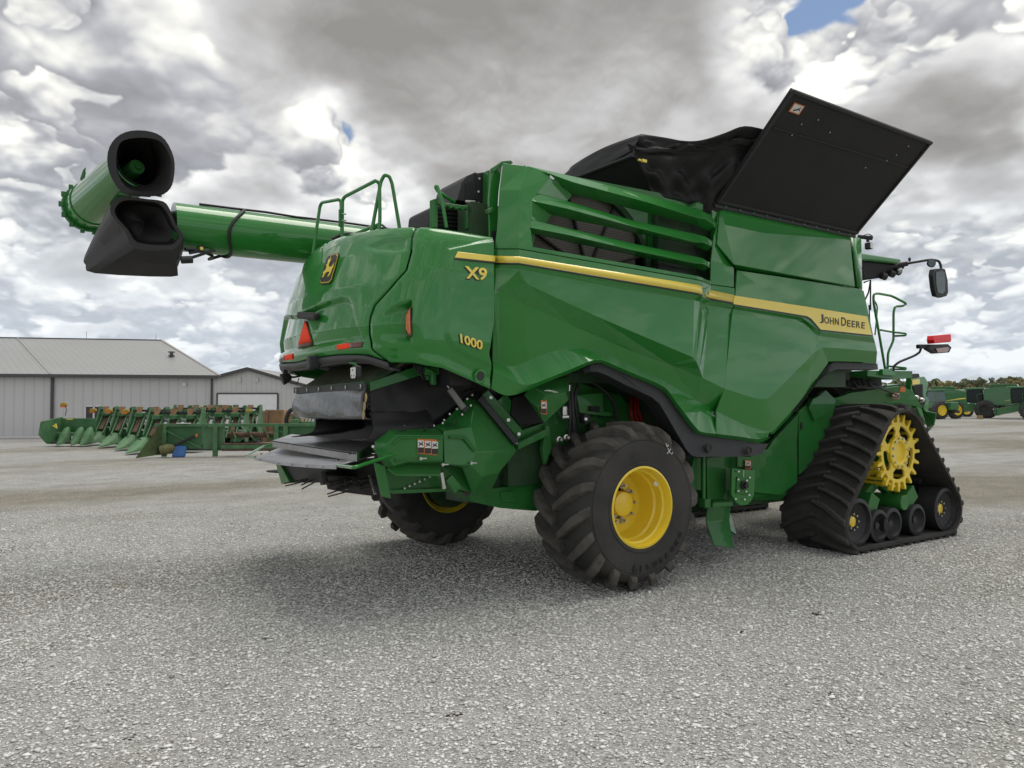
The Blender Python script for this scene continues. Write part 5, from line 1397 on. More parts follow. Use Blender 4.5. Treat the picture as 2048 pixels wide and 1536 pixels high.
plate('frame_back_plate', [(965, 790), (1050, 800), (1100, 870), (1095, 960), (1000, 950), (990, 850)], 6.1, GREEND, .05)
mb = MB().bar(P(958, 795, y=5.80), P(1032, 886, y=5.74), .05, .06); cb(mb, 'black_strut', BLK, bevel=.008)
mb = MB().bar(P(968, 785, y=5.88), P(1042, 872, y=5.82), .04, .09); cb(mb, 'green_strut', GREEN2, bevel=.008)
mb = MB().bar(P(1000, 795, y=5.9), P(1030, 850, y=5.9), .04, .16); cb(mb, 'green_strut', GREEN2, bevel=.008)
for px, py in ((1017, 840), (1038, 868), (982, 795), (1032, 885)):
    mb = MB().cyl(P(px, py, y=5.78), P(px, py, y=5.76), .016, n=8); cb(mb, 'bolt_head', CHROME)
mb = MB().tube([P(879, 752, y=5.70), P(900, 778, y=5.68)], .009, 8); cb(mb, 'cylinder_rod', CHROME, smooth=50)
mb = MB().bar(P(898, 777, y=5.68), P(928, 818, y=5.64), .055, .055); RODC = cb(mb, 'actuator', mat('grey_actuator', (.16, .165, .15), rough=.35, metal=.3, vary=.1), bevel=.008)
mb = MB().bar(P(926, 815, y=5.64), P(931, 821, y=5.64), .065, .065); cb(mb, 'actuator_end', BLK, bevel=.008)
mb = MB().box(P(862, 742, y=5.72), (.14, .06, .07)); mb.box(P(866, 756, y=5.7), (.05, .05, .12)); mb.box(P(855, 745, y=5.74), (.05, .05, .13)); mb.cyl(P(850, 738, y=5.7), P(872, 745, y=5.7), .02); cb(mb, 'actuator_bracket', GREEN2, bevel=.012)
for k in range(6):
    a = P(828 + 6 * k, 730 + k * 2, y=5.72); mb = MB().tube(smoothline([a, a + V((.03, 0, -.06 - .02 * (k % 3))), a + V((.10, .02, -.05))], 5), .008, 6); cb(mb, 'wiring_loom', HOSE)
# work lights and camera under the tail
mb = MB().tube(fillet([P(690, 722, x=2.35), P(712, 728, x=2.28), P(712, 738, x=2.22)], .03), .012, 8); cb(mb, 'lamp_stalk', GREEN2)
wl0 = P(713, 744, x=2.2); mb = MB().box(wl0, (.05, .11, .10)); WLP = cb(mb, 'rear_work_light', BLK, bevel=.015)
mb = MB().prism([wl0 + V((-.027, -.05, .035)), wl0 + V((-.027, .05, .035)), wl0 + V((-.027, .05, -.03)), wl0 + V((-.027, .03, -.05)), wl0 + V((-.027, -.04, -.05)), wl0 + V((-.027, -.05, -.03))], (-.004, 0, 0)); o = cb(mb, 'lamp_face', WHT, WLP); fixp(o, WLP)
for dy, dz in ((0, .015), (-.025, -.03), (.025, -.03)):
    mb = MB().cyl(wl0 + V((-.03, dy, dz)), wl0 + V((-.034, dy, dz)), .007, n=8); o = cb(mb, 'lamp_diode', BLK, WLP); fixp(o, WLP)
mb = MB().tube(fillet([P(600, 752, x=2.4), P(585, 755, x=2.3), P(570, 745, x=2.2), P(568, 750, x=2.2)], .03), .011, 8); cb(mb, 'lamp_stalk', GREEN2)
c = P(570, 757, x=2.2); mb = MB().lathe(c, V((-.8, .1, -.3)), [(.0005, -.06), (.03, -.06), (.05, -.02), (.062, .03), (.055, .035), (.0005, .03)], 10); mb.box(c + V((0, 0, .06)), (.04, .05, .05)); cb(mb, 'rear_work_light', BLK, smooth=30)
mb = MB().tube(smoothline([P(575, 762, x=2.25), P(592, 768, x=2.3), P(598, 756, x=2.4)], 6), .005, 6); cb(mb, 'lamp_cable', HOSE)

# ------------------------------------------------------------ between rear wheel and track
BY = 5.72
plate('body_lower_side', [(1395, 885), (1545, 880), (1592, 820), (1690, 790), (1690, 900), (1560, 1000), (1395, 1000)], 5.95, GREEN2, .06)
plate('service_panel', [(1500, 905), (1536, 898), (1546, 882), (1598, 826), (1594, 885), (1595, 965), (1560, 990), (1510, 985)], 5.80, GREEN2, .05)
plate('service_panel', [(1598, 822), (1652, 780), (1672, 800), (1660, 860), (1620, 930), (1599, 950)], 5.84, GREEN2, .05)
plate('panel_slot', [(1601.5, 846), (1606, 844), (1606, 858), (1601.5, 860)], 5.83, BLK2, .02)
plate('side_beam', [(1440, 975), (1570, 960), (1570, 990), (1440, 1002)], 5.88, GREEN2, .12)
plate('side_beam', [(1390, 1000), (1565, 985), (1562, 998), (1450, 1015), (1390, 1012)], 6.2, GREEND, .2)
plate('guard_plate', [(1388, 915), (1402, 915), (1402, 981), (1376, 978)], 5.66, GREEN2, .03)
mb = MB().tube([P(1407, 912, y=5.60), P(1407, 998, y=5.60)], .022, 10); cb(mb, 'step_post', GREEN, smooth=50)
mb = MB().bar(P(1416, 1009, y=5.58), P(1456, 1006, y=5.58), .14, .05); mb.box(P(1409, 1006, y=5.58), (.09, .10, .09)); cb(mb, 'step', GREEN2, bevel=.008)
mb = MB()
for k in range(9): c = P(1418 + 4.4 * k, 1003 - .2 * k, y=5.58); mb.box(c, (.008, .15, .02))
cb(mb, 'step_teeth', GREEN2)
facet('mud_deflector', {'a': (1412, 915, 5.75), 'b': (1462, 912, 5.80), 'c': (1462, 1000, 5.8), 'd': (1414, 1004, 5.75), 'e': (1412, 1045, 5.72), 'f': (1458, 1040, 5.78), 'g': (1428, 1092, 5.62), 'h': (1466, 1096, 5.66)}, ['a b c d', 'd c f e', 'e f h g'], GREEN2, bev=.01)
facet('mud_deflector', {'a': (1456, 1015, 5.95), 'b': (1460, 1040, 5.92), 'c': (1472, 1070, 5.82), 'd': (1458, 1060, 5.8)}, ['a b c d'], GREEN2, bev=.004)
GB = [(1464, 937), (1510, 941), (1509, 988), (1503, 1002), (1494, 1010), (1482, 1011), (1471, 1004), (1463, 990)]
plate('gearcase_guard', GB, 5.60, GREEN, .03, bevel=.006)
plate('gearcase_flange', [(1475, 952), (1496, 954), (1498, 985), (1490, 990), (1473, 988)], 5.585, GREEN2, .02)
mb = MB().lathe(P(1487, 970, y=5.58), (0, -1, 0), [(.0005, .05), (.03, .05), (.034, .04), (.034, .02), (.05, .015), (.052, -.01)], 24); cb(mb, 'output_shaft', BLK, smooth=30)
for px, py in ((1477, 959), (1494, 961), (1477, 982), (1493, 983), (1472, 998), (1490, 999), (1500, 955), (1499, 990), (1478, 943)):
    mb = MB().cyl(P(px, py, y=5.58), P(px, py, y=5.565), .010, n=8); cb(mb, 'bolt_head', CHROME)
mb = MB().tube([P(1487, 940, y=5.57), P(1487, 954, y=5.57)], .006, 6); cb(mb, 'grease_pipe', CHROME)
sticker('warning_sticker', 1490, 920, 12, 18, 5.68)
plate('sticker_backplate', [(1475, 912), (1506, 914), (1506, 936), (1475, 934)], 5.70, GREEN2, .03)
mb = MB().bx(5.6, 8.5, 6.0, 8.0, .55, 1.1); cb(mb, 'cleaning_shoe', GREEND)

# ------------------------------------------------------------ front: platform, feeder house, railings
plate('final_drive_cover', [(1618, 815), (1626, 798), (1642, 790), (1660, 794), (1668, 806), (1650, 830), (1630, 842)], 5.80, GREEN2, .06)
facet('drive_fender', {'a': (1640, 812, 5.9), 'b': (1665, 800, 5.9), 'c': (1700, 785, 5.9), 'd': (1795, 772, 5.9), 'e': (1825, 782, 5.9), 'f': (1845, 815, 5.85), 'g': (1858, 862, 5.8), 'h': (1868, 850, 5.6), 'i': (1873, 826, 5.55), 'j': (1852, 822, 5.7), 'k': (1700, 812, 5.95), 'l': (1800, 806, 5.95)},
      ['a b k', 'b c k', 'c d l k', 'd e l', 'e f l', 'f j h g', 'j i h'], GREEN2, solid=.03)
plate('feeder_house', [(1665, 800), (1690, 780), (1800, 768), (1840, 790), (1850, 850), (1790, 880), (1660, 870)], 6.25, GREEN2, 1.4)
plate('feeder_arm', [(1822, 757), (1849, 753), (1857, 765), (1852, 790), (1858, 800), (1856, 850), (1843, 835), (1822, 790)], 6.0, GREEN, .08)
plate('arm_recess', [(1826, 772), (1846, 768), (1846, 790), (1852, 802), (1846, 818), (1834, 800)], 5.985, BLK2, .02)
plate('arm_label', [(1825, 760), (1840, 758), (1840, 768), (1825, 770)], 5.985, YELDEC, .012)
plate('arm_top_cap', [(1822, 748), (1838, 747), (1840, 754), (1822, 757)], 6.0, BLK, .1)
for px, py in ((1831, 795), (1842, 800)):
    mb = MB().lathe(P(px, py, y=5.95), (0, -1, 0), [(.0005, .05), (.03, .04), (.04, 0), (.0005, 0)], 16); cb(mb, 'coupler', CHROME, smooth=40)
plate('platform_deck', [(1735, 741), (1825, 742), (1825, 756), (1790, 759), (1735, 752)], 5.55, GREEN2, .5)
plate('platform_bracket', [(1765, 738), (1790, 738), (1792, 752), (1766, 750)], 5.5, GREEN, .05)
plate('platform_underside', [(1660, 745), (1760, 742), (1765, 770), (1750, 782), (1700, 780), (1680, 790), (1664, 775)], 6.05, BLK2, .8)
for k in range(7):
    a = (1672 + 10 * k, 750); mb = MB().tube(smoothline([P(*a, y=5.9), P(a[0] + 8, 768 + 3 * (k % 3), y=5.85), P(a[0] + 24, 776, y=5.9), P(a[0] + 40, 770 + 2 * (k % 2), y=5.95)], 6), .014, 7); cb(mb, 'hydraulic_hose', HOSE, smooth=60)
mb = MB().tube([P(1712, 772, y=5.75), P(1760, 777, y=5.75), P(1797, 791, y=5.75)], .012, 7); cb(mb, 'hydraulic_pipe', BLK)
plate('red_tag', [(1801, 775), (1806, 772), (1811, 775), (1812, 784), (1800, 784)], 5.6, ORSTK, .02)
mb = MB().tube([P(1806, 757, y=5.6), P(1806, 774, y=5.6)], .004, 5); cb(mb, 'tag_cord', HOSE)
sticker('arm_sticker', 1785, 785, 14, 12, 5.86)
plate('lower_frame', [(1655, 742), (1700, 742), (1700, 760), (1665, 762)], 5.7, BLK2, .3)
# hand rails
RY = 5.75
def rail(name, pts, y=RY, r=.017, f=.06):
    mb = MB().tube(fillet([P(p[0], p[1], y=(p[2] if len(p) > 2 else y)) for p in pts], f, 5), r, 10); return cb(mb, name, GREEN, smooth=60)
rail('platform_rail', [(1771, 742), (1747, 603), (1747, 588), (1757, 587), (1784, 592), (1813, 607, 5.6), (1806, 612), (1790, 613), (1787, 625), (1787, 680), (1783, 690), (1776, 705), (1775, 742)])
rail('rail_cross_bar', [(1761, 660), (1784, 664), (1812, 667, 5.6), (1811, 671, 5.6), (1788, 672)], r=.014)
rail('rail_cross_bar', [(1774, 732), (1812, 736, 5.6), (1811, 739, 5.6), (1780, 738)], r=.014)
rail('rail_brace', [(1748, 600), (1755, 612), (1753, 640), (1750, 670)], r=.010)
# cab: roof corner, screens, glasshouse behind the tank
mb = MB(); 
lo = [(9.0, 6.25, 2.2), (10.15, 6.30, 2.2), (10.15, 7.7, 2.2), (9.0, 7.75, 2.2)]; hi = [(9.0, 6.2, 3.62), (10.05, 6.2, 3.62), (10.05, 7.8, 3.62), (9.0, 7.8, 3.62)]
mb.add(lo + hi, [(0, 1, 5, 4), (1, 2, 6, 5), (2, 3, 7, 6), (3, 0, 4, 7), (0, 3, 2, 1), (4, 5, 6, 7)]); CABG = cb(mb, 'cab', CGLASS, bevel=.05)
mb = MB(); r1 = [P(1722, 504, y=5.98), P(1744, 508, y=5.95), P(1797, 519, y=5.95), P(1808, 522, y=6.05)]; 
rt = MB(); 
RX1 = r1[2].x; 
mb = MB().prism([P(1722, 505, y=5.97), P(1800, 517, y=5.97), P(1806, 521, y=5.97), P(1799, 528, y=5.97), P(1745, 522, y=5.97), P(1722, 521, y=5.97)], (0, 2.05, 0)); ROOF = cb(mb, 'cab_roof', GREEN, bevel=.03)
mb = MB().prism([P(1723, 521, y=6.02), P(1745, 523, y=6.02), P(1799, 529, y=6.02), P(1806, 524, y=6.02), P(1812, 536, y=6.02), P(1790, 549, y=6.02), P(1760, 556, y=6.02), P(1728, 560, y=6.02)], (0, 1.95, 0)); cb(mb, 'roof_underside', BLK2, bevel=.03)
for px, py, r in ((1796, 543, .055), (1784, 548, .05), (1768, 553, .05)):
    mb = MB().lathe(P(px, py, y=5.98), (.9, -.3, -.25), [(.0005, .04), (r, .03), (r, -.05), (.0005, -.06)], 14); cb(mb, 'roof_light', BLK, smooth=40)
mb = MB().lathe(P(1798, 541, y=5.93), (.9, -.35, -.25), [(.0005, .03), (.045, .02), (.0005, -.02)], 14); cb(mb, 'roof_light_lens', WHT, smooth=40)
mb = MB().tube([P(1728, 565, y=6.1), P(1741, 560, y=6.1), P(1737, 585, y=6.1), P(1730, 600, y=6.1)], .012, 6); mb.tube([P(1741, 560, y=6.12), P(1741, 620, y=6.12)], .012, 6); cb(mb, 'window_frame', BLK)
mb = MB().tube([P(1738, 610, y=6.0), P(1742, 700, y=6.0)], .010, 6); cb(mb, 'window_frame', BLK)
# cab mirror
mb = MB().tube(fillet([P(1795, 532, y=5.9), P(1820, 526, y=5.75), P(1862, 519, y=5.6), P(1878, 522, y=5.55), P(1882, 532, y=5.53), P(1881, 548, y=5.53)], .06), [.04] * 1 + [.017] * 100 if False else .018, 10); MARM = cb(mb, 'mirror_arm', BLK, smooth=60)
mb = MB().cyl(P(1795, 531, y=5.9), P(1816, 527, y=5.78), .042, .034); cb(mb, 'mirror_arm_joint', BLK, smooth=40)
mb = MB().lathe(P(1819, 519, y=5.74), (0, 0, 1), [(.0005, .03), (.015, .025), (.02, .0), (.012, -.03), (.0005, -.03)], 12); cb(mb, 'joint_knob', BLK, smooth=50)
c = P(1863, 526, y=5.58); ax_ = V((-.55, -.83, 0)).normalized()
mb = MB().lathe(c, ax_, [(.0005, .012), (.06, .01), (.066, 0), (.05, -.04), (.0005, -.05)], 20); mb2 = cb(mb, 'round_mirror', BLK, smooth=40)
mb = MB().lathe(c + ax_ * .013, ax_, [(.0005, .002), (.055, .0), (.0005, -.002)], 20); cb(mb, 'mirror_glass', MIRR)
mt = [(1868, 538), (1884, 536), (1891, 538), (1896, 560), (1897, 585), (1894, 592), (1884, 595), (1873, 592), (1869, 575), (1866, 550)]
mb = MB().prism([P(x, y_, y=5.50) for x, y_ in mt], (0, .07, 0)); MIR = cb(mb, 'side_mirror', BLK, bevel=.012)
mt2 = [(1872, 545), (1884, 541), (1889, 544), (1891, 562), (1890, 582), (1885, 588), (1876, 585), (1873, 572)]
mb = MB().prism([P(x, y_, y=5.494) for x, y_ in mt2], (0, .004, 0)); o = cb(mb, 'mirror_glass', MIRR, MIR); fixp(o, MIR)
# work light on the tank corner
mb = MB().cyl(P(1716, 473, y=5.6), P(1744, 476, y=5.5), .025, .03); mb.tube([P(1735, 476, y=5.53), P(1736, 484, y=5.53)], .02, 8); cb(mb, 'corner_lamp_arm', BLK, smooth=40)
c = P(1737, 492, y=5.52); mb = MB().box(c, (.07, .08, .09)); WL2 = cb(mb, 'corner_work_light', BLK, bevel=.015)
mb = MB().box(c + V((.037, 0, 0)), (.006, .07, .08)); mb.box(c + V((0, -.042, 0)), (.05, .004, .07)); o = cb(mb, 'lamp_lens', WHT, WL2); fixp(o, WL2)
mb = MB().tube(smoothline([P(1722, 474, y=5.55), P(1735, 468, y=5.5), P(1745, 472, y=5.5)], 5), .006, 6); cb(mb, 'lamp_cable', HOSE)
# extremity marker on its swan-neck arm
mb = MB().tube(fillet([P(1787, 742, y=5.5), P(1787, 733, y=5.5), P(1798, 724, y=5.45), P(1830, 711, y=5.35), P(1840, 704, y=5.33), P(1842, 695, y=5.33)], .05), .016, 10); cb(mb, 'marker_arm', BLK, smooth=60)
mb = MB().bar(P(1835, 693, y=5.32), P(1870, 693, y=5.24), .06, .055); mb.prism([P(1862, 689, y=5.22), P(1897, 688, y=5.2), P(1904, 695, y=5.2), P(1899, 705, y=5.2), P(1873, 707, y=5.2), P(1858, 698, y=5.22)], (0, .08, 0)); MK = cb(mb, 'marker_lamp', BLK, bevel=.01)
mb = MB().prism([P(1872, 697, y=5.195), P(1895, 694, y=5.195), P(1899, 697, y=5.195), P(1895, 704, y=5.195), P(1876, 705, y=5.195)], (0, .01, 0)); o = cb(mb, 'lamp_lens', mat('smoked_amber', (.20, .05, .015), rough=.2, coat=1.), MK); fixp(o, MK)
mb = MB().prism([P(1868.5, 671, y=5.18), P(1902.5, 668, y=5.18), P(1902.5, 680, y=5.16), P(1902, 684, y=5.18), P(1869, 687, y=5.18), P(1868.5, 680, y=5.16)], (0, .10, 0)); o = cb(mb, 'red_marker', mat('red_plastic', (.85, .012, .016), rough=.35), MK, bevel=.01); fixp(o, MK)

# ------------------------------------------------------------ on top: rails, radiator box, tank
RT = 7.0
def rrail(pts, y, r=.017): return rail('deck_rail', pts, y, r, .09)
rrail([(624, 520, 7.5), (640, 412, 7.5), (644, 405, 7.45), (678, 399, 7.0), (682, 404, 7.0), (684, 478, 6.95)], 7.3)
rrail([(684, 492, 6.9), (685, 400, 6.9), (690, 393, 6.85), (752, 361, 6.3), (759, 367, 6.3), (760, 440, 6.3), (757, 472, 6.3)], 6.8)
rrail([(741, 476, 6.35), (762, 362, 6.35), (769, 350, 6.32), (778, 352, 6.3), (784, 366, 6.3), (800, 462, 6.25)], 6.3)
rrail([(686, 478, 6.9), (757, 449, 6.4)], 6.6)
mb = MB().box(P(681, 436, y=6.9), (.03, .04, .17)); cb(mb, 'rail_bracket', GREEN2, bevel=.005)
for py_ in (428, 441):
    mb = MB().cyl(P(684, py_, y=6.85), P(692, py_, y=6.85), .008, n=8); cb(mb, 'bolt_head', CHROME)
# black intake dome beyond the deck
c = P(690, 505, y=7.9); mb = MB().lathe(c + V((.2, .1, -.45)), (0, 0, 1), [(.0005, .62), (.2, .60), (.33, .53), (.39, .42), (.41, .2), (.41, -.1)], 32); cb(mb, 'exhaust_dome', BLK, smooth=60)
mb = MB().tube([P(665, 478, y=7.8), P(680, 470, y=7.8), P(700, 468, y=7.75), P(720, 478, y=7.7)], .02, 8); mb.tube(smoothline([P(735, 470, y=7.5), P(760, 450, y=7.4), P(775, 458, y=7.3), P(800, 462, y=7.2)], 5), .012, 7); cb(mb, 'exhaust_hoses', HOSE, smooth=60)
# step frame and hoop at the corner of the deck
rail('corner_hoop', [(893, 455, 5.75), (884, 400, 5.75), (874, 372, 5.8), (871, 374, 5.8), (877, 384, 5.8), (908, 404, 5.9)], 5.75, .017)
plate('ladder_stile', [(864, 399), (876, 396), (876, 455), (864, 455)], 5.80, GREEN2, .05)
plate('ladder_stile', [(935, 410), (942, 410), (941, 458), (934, 457)], 5.80, GREEN2, .05)
plate('ladder_tread', [(876, 403), (936, 412), (936, 419), (930, 418), (926, 421), (920, 416), (914, 419), (908, 414), (902, 417), (896, 411), (890, 414), (876, 408)], 5.80, GREEN2, .04)
# black radiator housing with a cut-out handle
plate('radiator_housing', [(978, 462), (978, 342), (955, 346), (951, 344), (933, 352), (924, 364), (914, 400), (938, 404), (944, 410), (944, 462)], 5.92, BLK, .5)
plate('housing_cutout', [(931, 368), (936, 362), (944, 361), (946, 366), (947, 388), (952, 391), (952, 400), (931, 400)], 5.912, BLK2, .01)
plate('housing_handle', [(931, 400), (952, 401), (950, 405), (932, 405)], 5.906, WHT, .012)
plate('housing_post', [(950, 346), (951, 380), (954, 380), (954, 346)], 5.912, BLK2, .01)
for px, py in ((957, 383), (957, 406), (959, 357)):
    mb = MB().cyl(P(px, py, y=5.91), P(px, py, y=5.895), .010, n=10); cb(mb, 'bolt_head', CHROME)
plate('housing_edge', [(976, 340), (984, 340), (984, 462), (976, 462)], 5.82, GREEN2, .1)
plate('air_cleaner', [(858, 460), (862, 415), (876, 408), (940, 412), (944, 462)], 6.1, BLK, .5, bevel=.03)
mb = MB()
for k in range(5): mb.bar(P(872, 418 + 8 * k, y=6.08), P(938, 422 + 8 * k, y=6.08), .02, .02)
cb(mb, 'air_cleaner_ribs', BLK2)

# ------------------------------------------------------------ unloading auger folded along the far side
AY = 8.55
ax0, ax1 = P(300, 448, y=AY), P(830, 508, y=AY)
d_ = (ax1 - ax0).normalized(); R_A = .255
Ae = ax0 + d_ * 6.5
ax0 = P(346, 453, y=AY)
AUG = cb(MB().cyl(ax0, Ae, R_A, n=48), 'unloading_auger', GREEN, smooth=40)
mb = MB().tube([ax0 + d_ * (.25 + .35 * k) + V((0, -.06 + .01 * (k % 2), R_A + .008 + .004 * (k % 3))) for k in range(16)], .014, 7); o = cb(mb, 'auger_cable', HOSE, AUG, smooth=60); fixp(o, AUG)
ringc = P(481, 470, y=AY); t0 = (ringc - ax0).dot(d_)
u_ = d_.cross(V((0, 0, 1))).normalized(); w2_ = u_.cross(d_)
rp = []
for k in range(19):
    a = PI * (.62 - 1.25 * k / 18); e_ = u_ * math.cos(a + .0) + w2_ * math.sin(a)
    if u_.y > 0: e_ = -u_ * math.cos(a) + w2_ * math.sin(a)
    rp.append(ax0 + d_ * (t0 + .06 * math.sin(k * .5) - .012 * k) + e_ * (R_A + .014))
rp += [rp[-1] + V((-.12, .0, -.05)), P(425, 512, y=AY - .1), P(395, 500, y=AY - .12)]
mb = MB().tube(smoothline(rp, 3), .017, 8); o = cb(mb, 'auger_hose', HOSE, AUG, smooth=60); fixp(o, AUG)
mb = MB().tube([P(362, 520, y=8.3), P(385, 519, y=8.3)], .04, 12); mb.bar(P(378, 505, y=8.35), P(405, 500, y=8.35), .05, .04); mb.bar(P(378, 517, y=8.33), P(430, 500, y=8.35), .03, .03); mb.tube([P(370, 498, y=8.3), P(392, 500, y=8.35), P(408, 493, y=8.35)], .02, 8)
o = cb(mb, 'auger_pivot', BLK, AUG, bevel=.004); fixp(o, AUG)
mb = MB().box(P(403, 497, y=8.28), (.03, .02, .03)); o = cb(mb, 'pivot_lamp', YELDEC, AUG); fixp(o, AUG)
# folded outer section, open at the near end
Nn = P(281, 328, d=8.0); Ff = P(170, 422, d=9.25); dd = (Ff - Nn).normalized(); LL = (Ff - Nn).length
RR = .262
OUT = cb(MB().lathe(Nn + dd * .02, dd, [(RR, 0), (RR, LL * .80), (RR + .012, LL * .80), (RR + .012, LL * .83), (RR, LL * .83), (RR - .01, LL), (.0005, LL), (.0005, LL - .02), (RR - .04, LL - .03), (RR - .02, 0)], 48), 'outer_auger', GREEN, smooth=30)
mb = MB().lathe(Nn, dd, [(RR + .03, LL * .93), (RR + .03, LL * .955), (RR - .01, LL * .955), (RR - .01, LL * .93)], 36)
ea = dd.cross(V((0, 0, 1))).normalized(); eb_ = ea.cross(dd)
for k in range(14):
    a = 2 * PI * k / 14; e_ = ea * math.cos(a) + eb_ * math.sin(a); mb.box(Nn + dd * LL * .94 + e_ * (RR + .035), (.05, .05, .06))
o = cb(mb, 'auger_clamp', GREEN2, OUT, bevel=.006); fixp(o, OUT)
mb = MB().prism([P(163, 365, d=8.9), P(170, 352, d=8.9), P(172, 334, d=8.9), P(166, 340, d=8.9), P(160, 358, d=8.9)], (0, .01, 0)); mb.bar(P(166, 362, d=8.9), P(170, 344, d=8.88), .02, .01); o = cb(mb, 'bracket_tab', GREEN2, OUT); fixp(o, OUT)
mb = MB().lathe(Nn + dd * .14, -dd, [(.0005, .08), (.03, .08), (.035, .05), (.075, .05), (.085, .03), (.085, -.6), (.0005, -.6)], 24); o = cb(mb, 'auger_bearing', GREEN2, OUT, smooth=30); fixp(o, OUT)
mb = MB()   # flighting inside
for k in range(60):
    a = k * .35; t = .60 + k * .012; e_ = ea * math.cos(a) + eb_ * math.sin(a); e2 = ea * math.cos(a + .35) + eb_ * math.sin(a + .35)
    c0 = Nn + dd * t; c1 = Nn + dd * (t + .012); b0 = len(mb.v); mb.v += [c0 + e_ * .05, c0 + e_ * .22, c1 + e2 * .22, c1 + e2 * .05]; mb.f.append((b0, b0 + 1, b0 + 2, b0 + 3))
o = cb(mb, 'auger_flighting', IRON, OUT); fixp(o, OUT)
# black rubber boot round the open mouth (upper) : squared octagon ring
def ring_loft(name, loops, m, close_last=False, solid=.012, smooth=35, bevel=None):
    mb = MB(); n = len(loops[0])
    for Lp in loops: mb.v += Lp
    for i in range(len(loops) - 1):
        for k in range(n):
            l = (k + 1) % n; mb.f.append((i * n + k, i * n + l, (i + 1) * n + l, (i + 1) * n + k))
    if close_last: mb.f.append(tuple((len(loops) - 1) * n + k for k in range(n)))
    o = cb(mb, name, m, smooth=smooth, solid=solid)
    s_ = o.modifiers.new('ss', 'SUBSURF') if False else None
    return o
def pxloop(pts, d):
    """smooth closed loop of 36 points through pixel points at distance d"""
    n = len(pts); out = []
    for i in range(n):
        a, b, c, e = pts[i - 1], pts[i], pts[(i + 1) % n], pts[(i + 2) % n]
        for k in range(36 // n if 36 % n == 0 else 4):
            t = k / (36 // n if 36 % n == 0 else 4)
            f = lambda j: .5 * (2 * b[j] + (c[j] - a[j]) * t + (2 * a[j] - 5 * b[j] + 4 * c[j] - e[j]) * t * t + (3 * b[j] - a[j] - 3 * c[j] + e[j]) * t ** 3)
            dd_ = d if not isinstance(d, (list, tuple)) else d[i] + (d[(i + 1) % n] - d[i]) * t
            out.append(P(f(0), f(1), d=dd_))
    return out
U_out = [(262, 262), (303, 264), (330, 280), (347, 315), (348, 350), (340, 377), (318, 391), (275, 390), (243, 382), (219, 345), (216, 305), (232, 276)]
U_in = [(266, 276), (300, 276), (325, 286), (342, 318), (342, 348), (336, 372), (316, 385), (278, 384), (250, 372), (234, 342), (233, 308), (242, 284)]
BOOT = mat('rubber_boot', (.009, .009, .010), rough=.55, bump=.3, bscale=12, vary=.2, dust=.05)
def ucirc(r, cx=281, cy=328):
    return [(cx + r * math.cos(a), cy + r * math.sin(a)) for a in [math.atan2(p[1] - 326, p[0] - 282) for p in U_out]]
ring_loft('auger_boot', [pxloop(ucirc(51, 268, 339), 8.2), pxloop(U_out, 7.95), pxloop(U_out, 7.75), pxloop(U_in, 7.74), pxloop(ucirc(45), 7.98), pxloop(ucirc(41, 268, 340), 8.3)], BOOT, solid=.006, smooth=50)
mb = MB().lathe(Nn, dd, [(RR - .022, .0), (RR - .022, LL * .9), (.0005, LL * .9), (.0005, LL * .89), (RR - .03, LL * .89), (RR - .03, 0)], 40); o = cb(mb, 'auger_dark_sleeve', BLK2, OUT, smooth=40); fixp(o, OUT)  # black sleeve added to stand for the dark inside of the tube
L_out = [(245, 392), (290, 398), (330, 403), (340, 420), (352, 450), (366, 470), (364, 486), (345, 498), (300, 503), (268, 499), (252, 480), (228, 440), (212, 420), (224, 402)]
L_out = L_out[:12]
L_out = [(248, 393), (290, 398), (326, 403), (340, 420), (352, 450), (366, 472), (357, 490), (340, 500), (270, 497), (250, 462), (222, 428), (226, 403)]
L_in = [(252, 400), (288, 402), (318, 407), (334, 424), (346, 450), (358, 472), (352, 484), (336, 491), (276, 486), (256, 460), (230, 430), (234, 410)]
L_low = [(224, 415), (290, 420), (336, 425), (348, 445), (362, 475), (366, 500), (352, 540), (342, 553), (190, 546), (172, 530), (170, 512), (205, 440)]
ring_loft('spout_boot', [pxloop([(290 + (x - 290) * .001, 445 + (y_ - 445) * .001) for x, y_ in L_in], 8.0), pxloop([(290 + (x - 290) * .85, 445 + (y_ - 445) * .85) for x, y_ in L_in], 7.98), pxloop(L_in, 7.66), pxloop(L_out, 7.65), pxloop([(a[0] * .5 + b[0] * .5, a[1] * .5 + b[1] * .5) for a, b in zip(L_out, L_low)], [8.0, 7.9, 7.8, 7.75, 7.7, 7.66, 7.68, 7.7, 7.75, 7.9, 8.0, 8.05]), pxloop(L_low, [8.5, 8.4, 8.2, 8.0, 7.8, 7.75, 7.8, 7.85, 7.95, 8.0, 8.1, 8.4]),
           pxloop([(270 + (x - 270) * .8, 490 + (y_ - 490) * .72) for x, y_ in L_low], 8.7)], BOOT, solid=.006, smooth=24)
mb = MB().prism([P(225, 420, d=7.72), P(230, 418, d=7.72), P(239, 455, d=7.68), P(236, 459, d=7.68)], (0, .02, 0)); cb(mb, 'boot_clip', GREEN2)
mb = MB()
for (a, b_) in (((240, 388), (265, 392)), ((265, 388), (300, 391)), ((300, 387), (322, 391))): mb.bar(P(*a, d=7.9), P(*b_, d=7.9), .05, .03)
cb(mb, 'boot_hinge', GREEN2, bevel=.006)
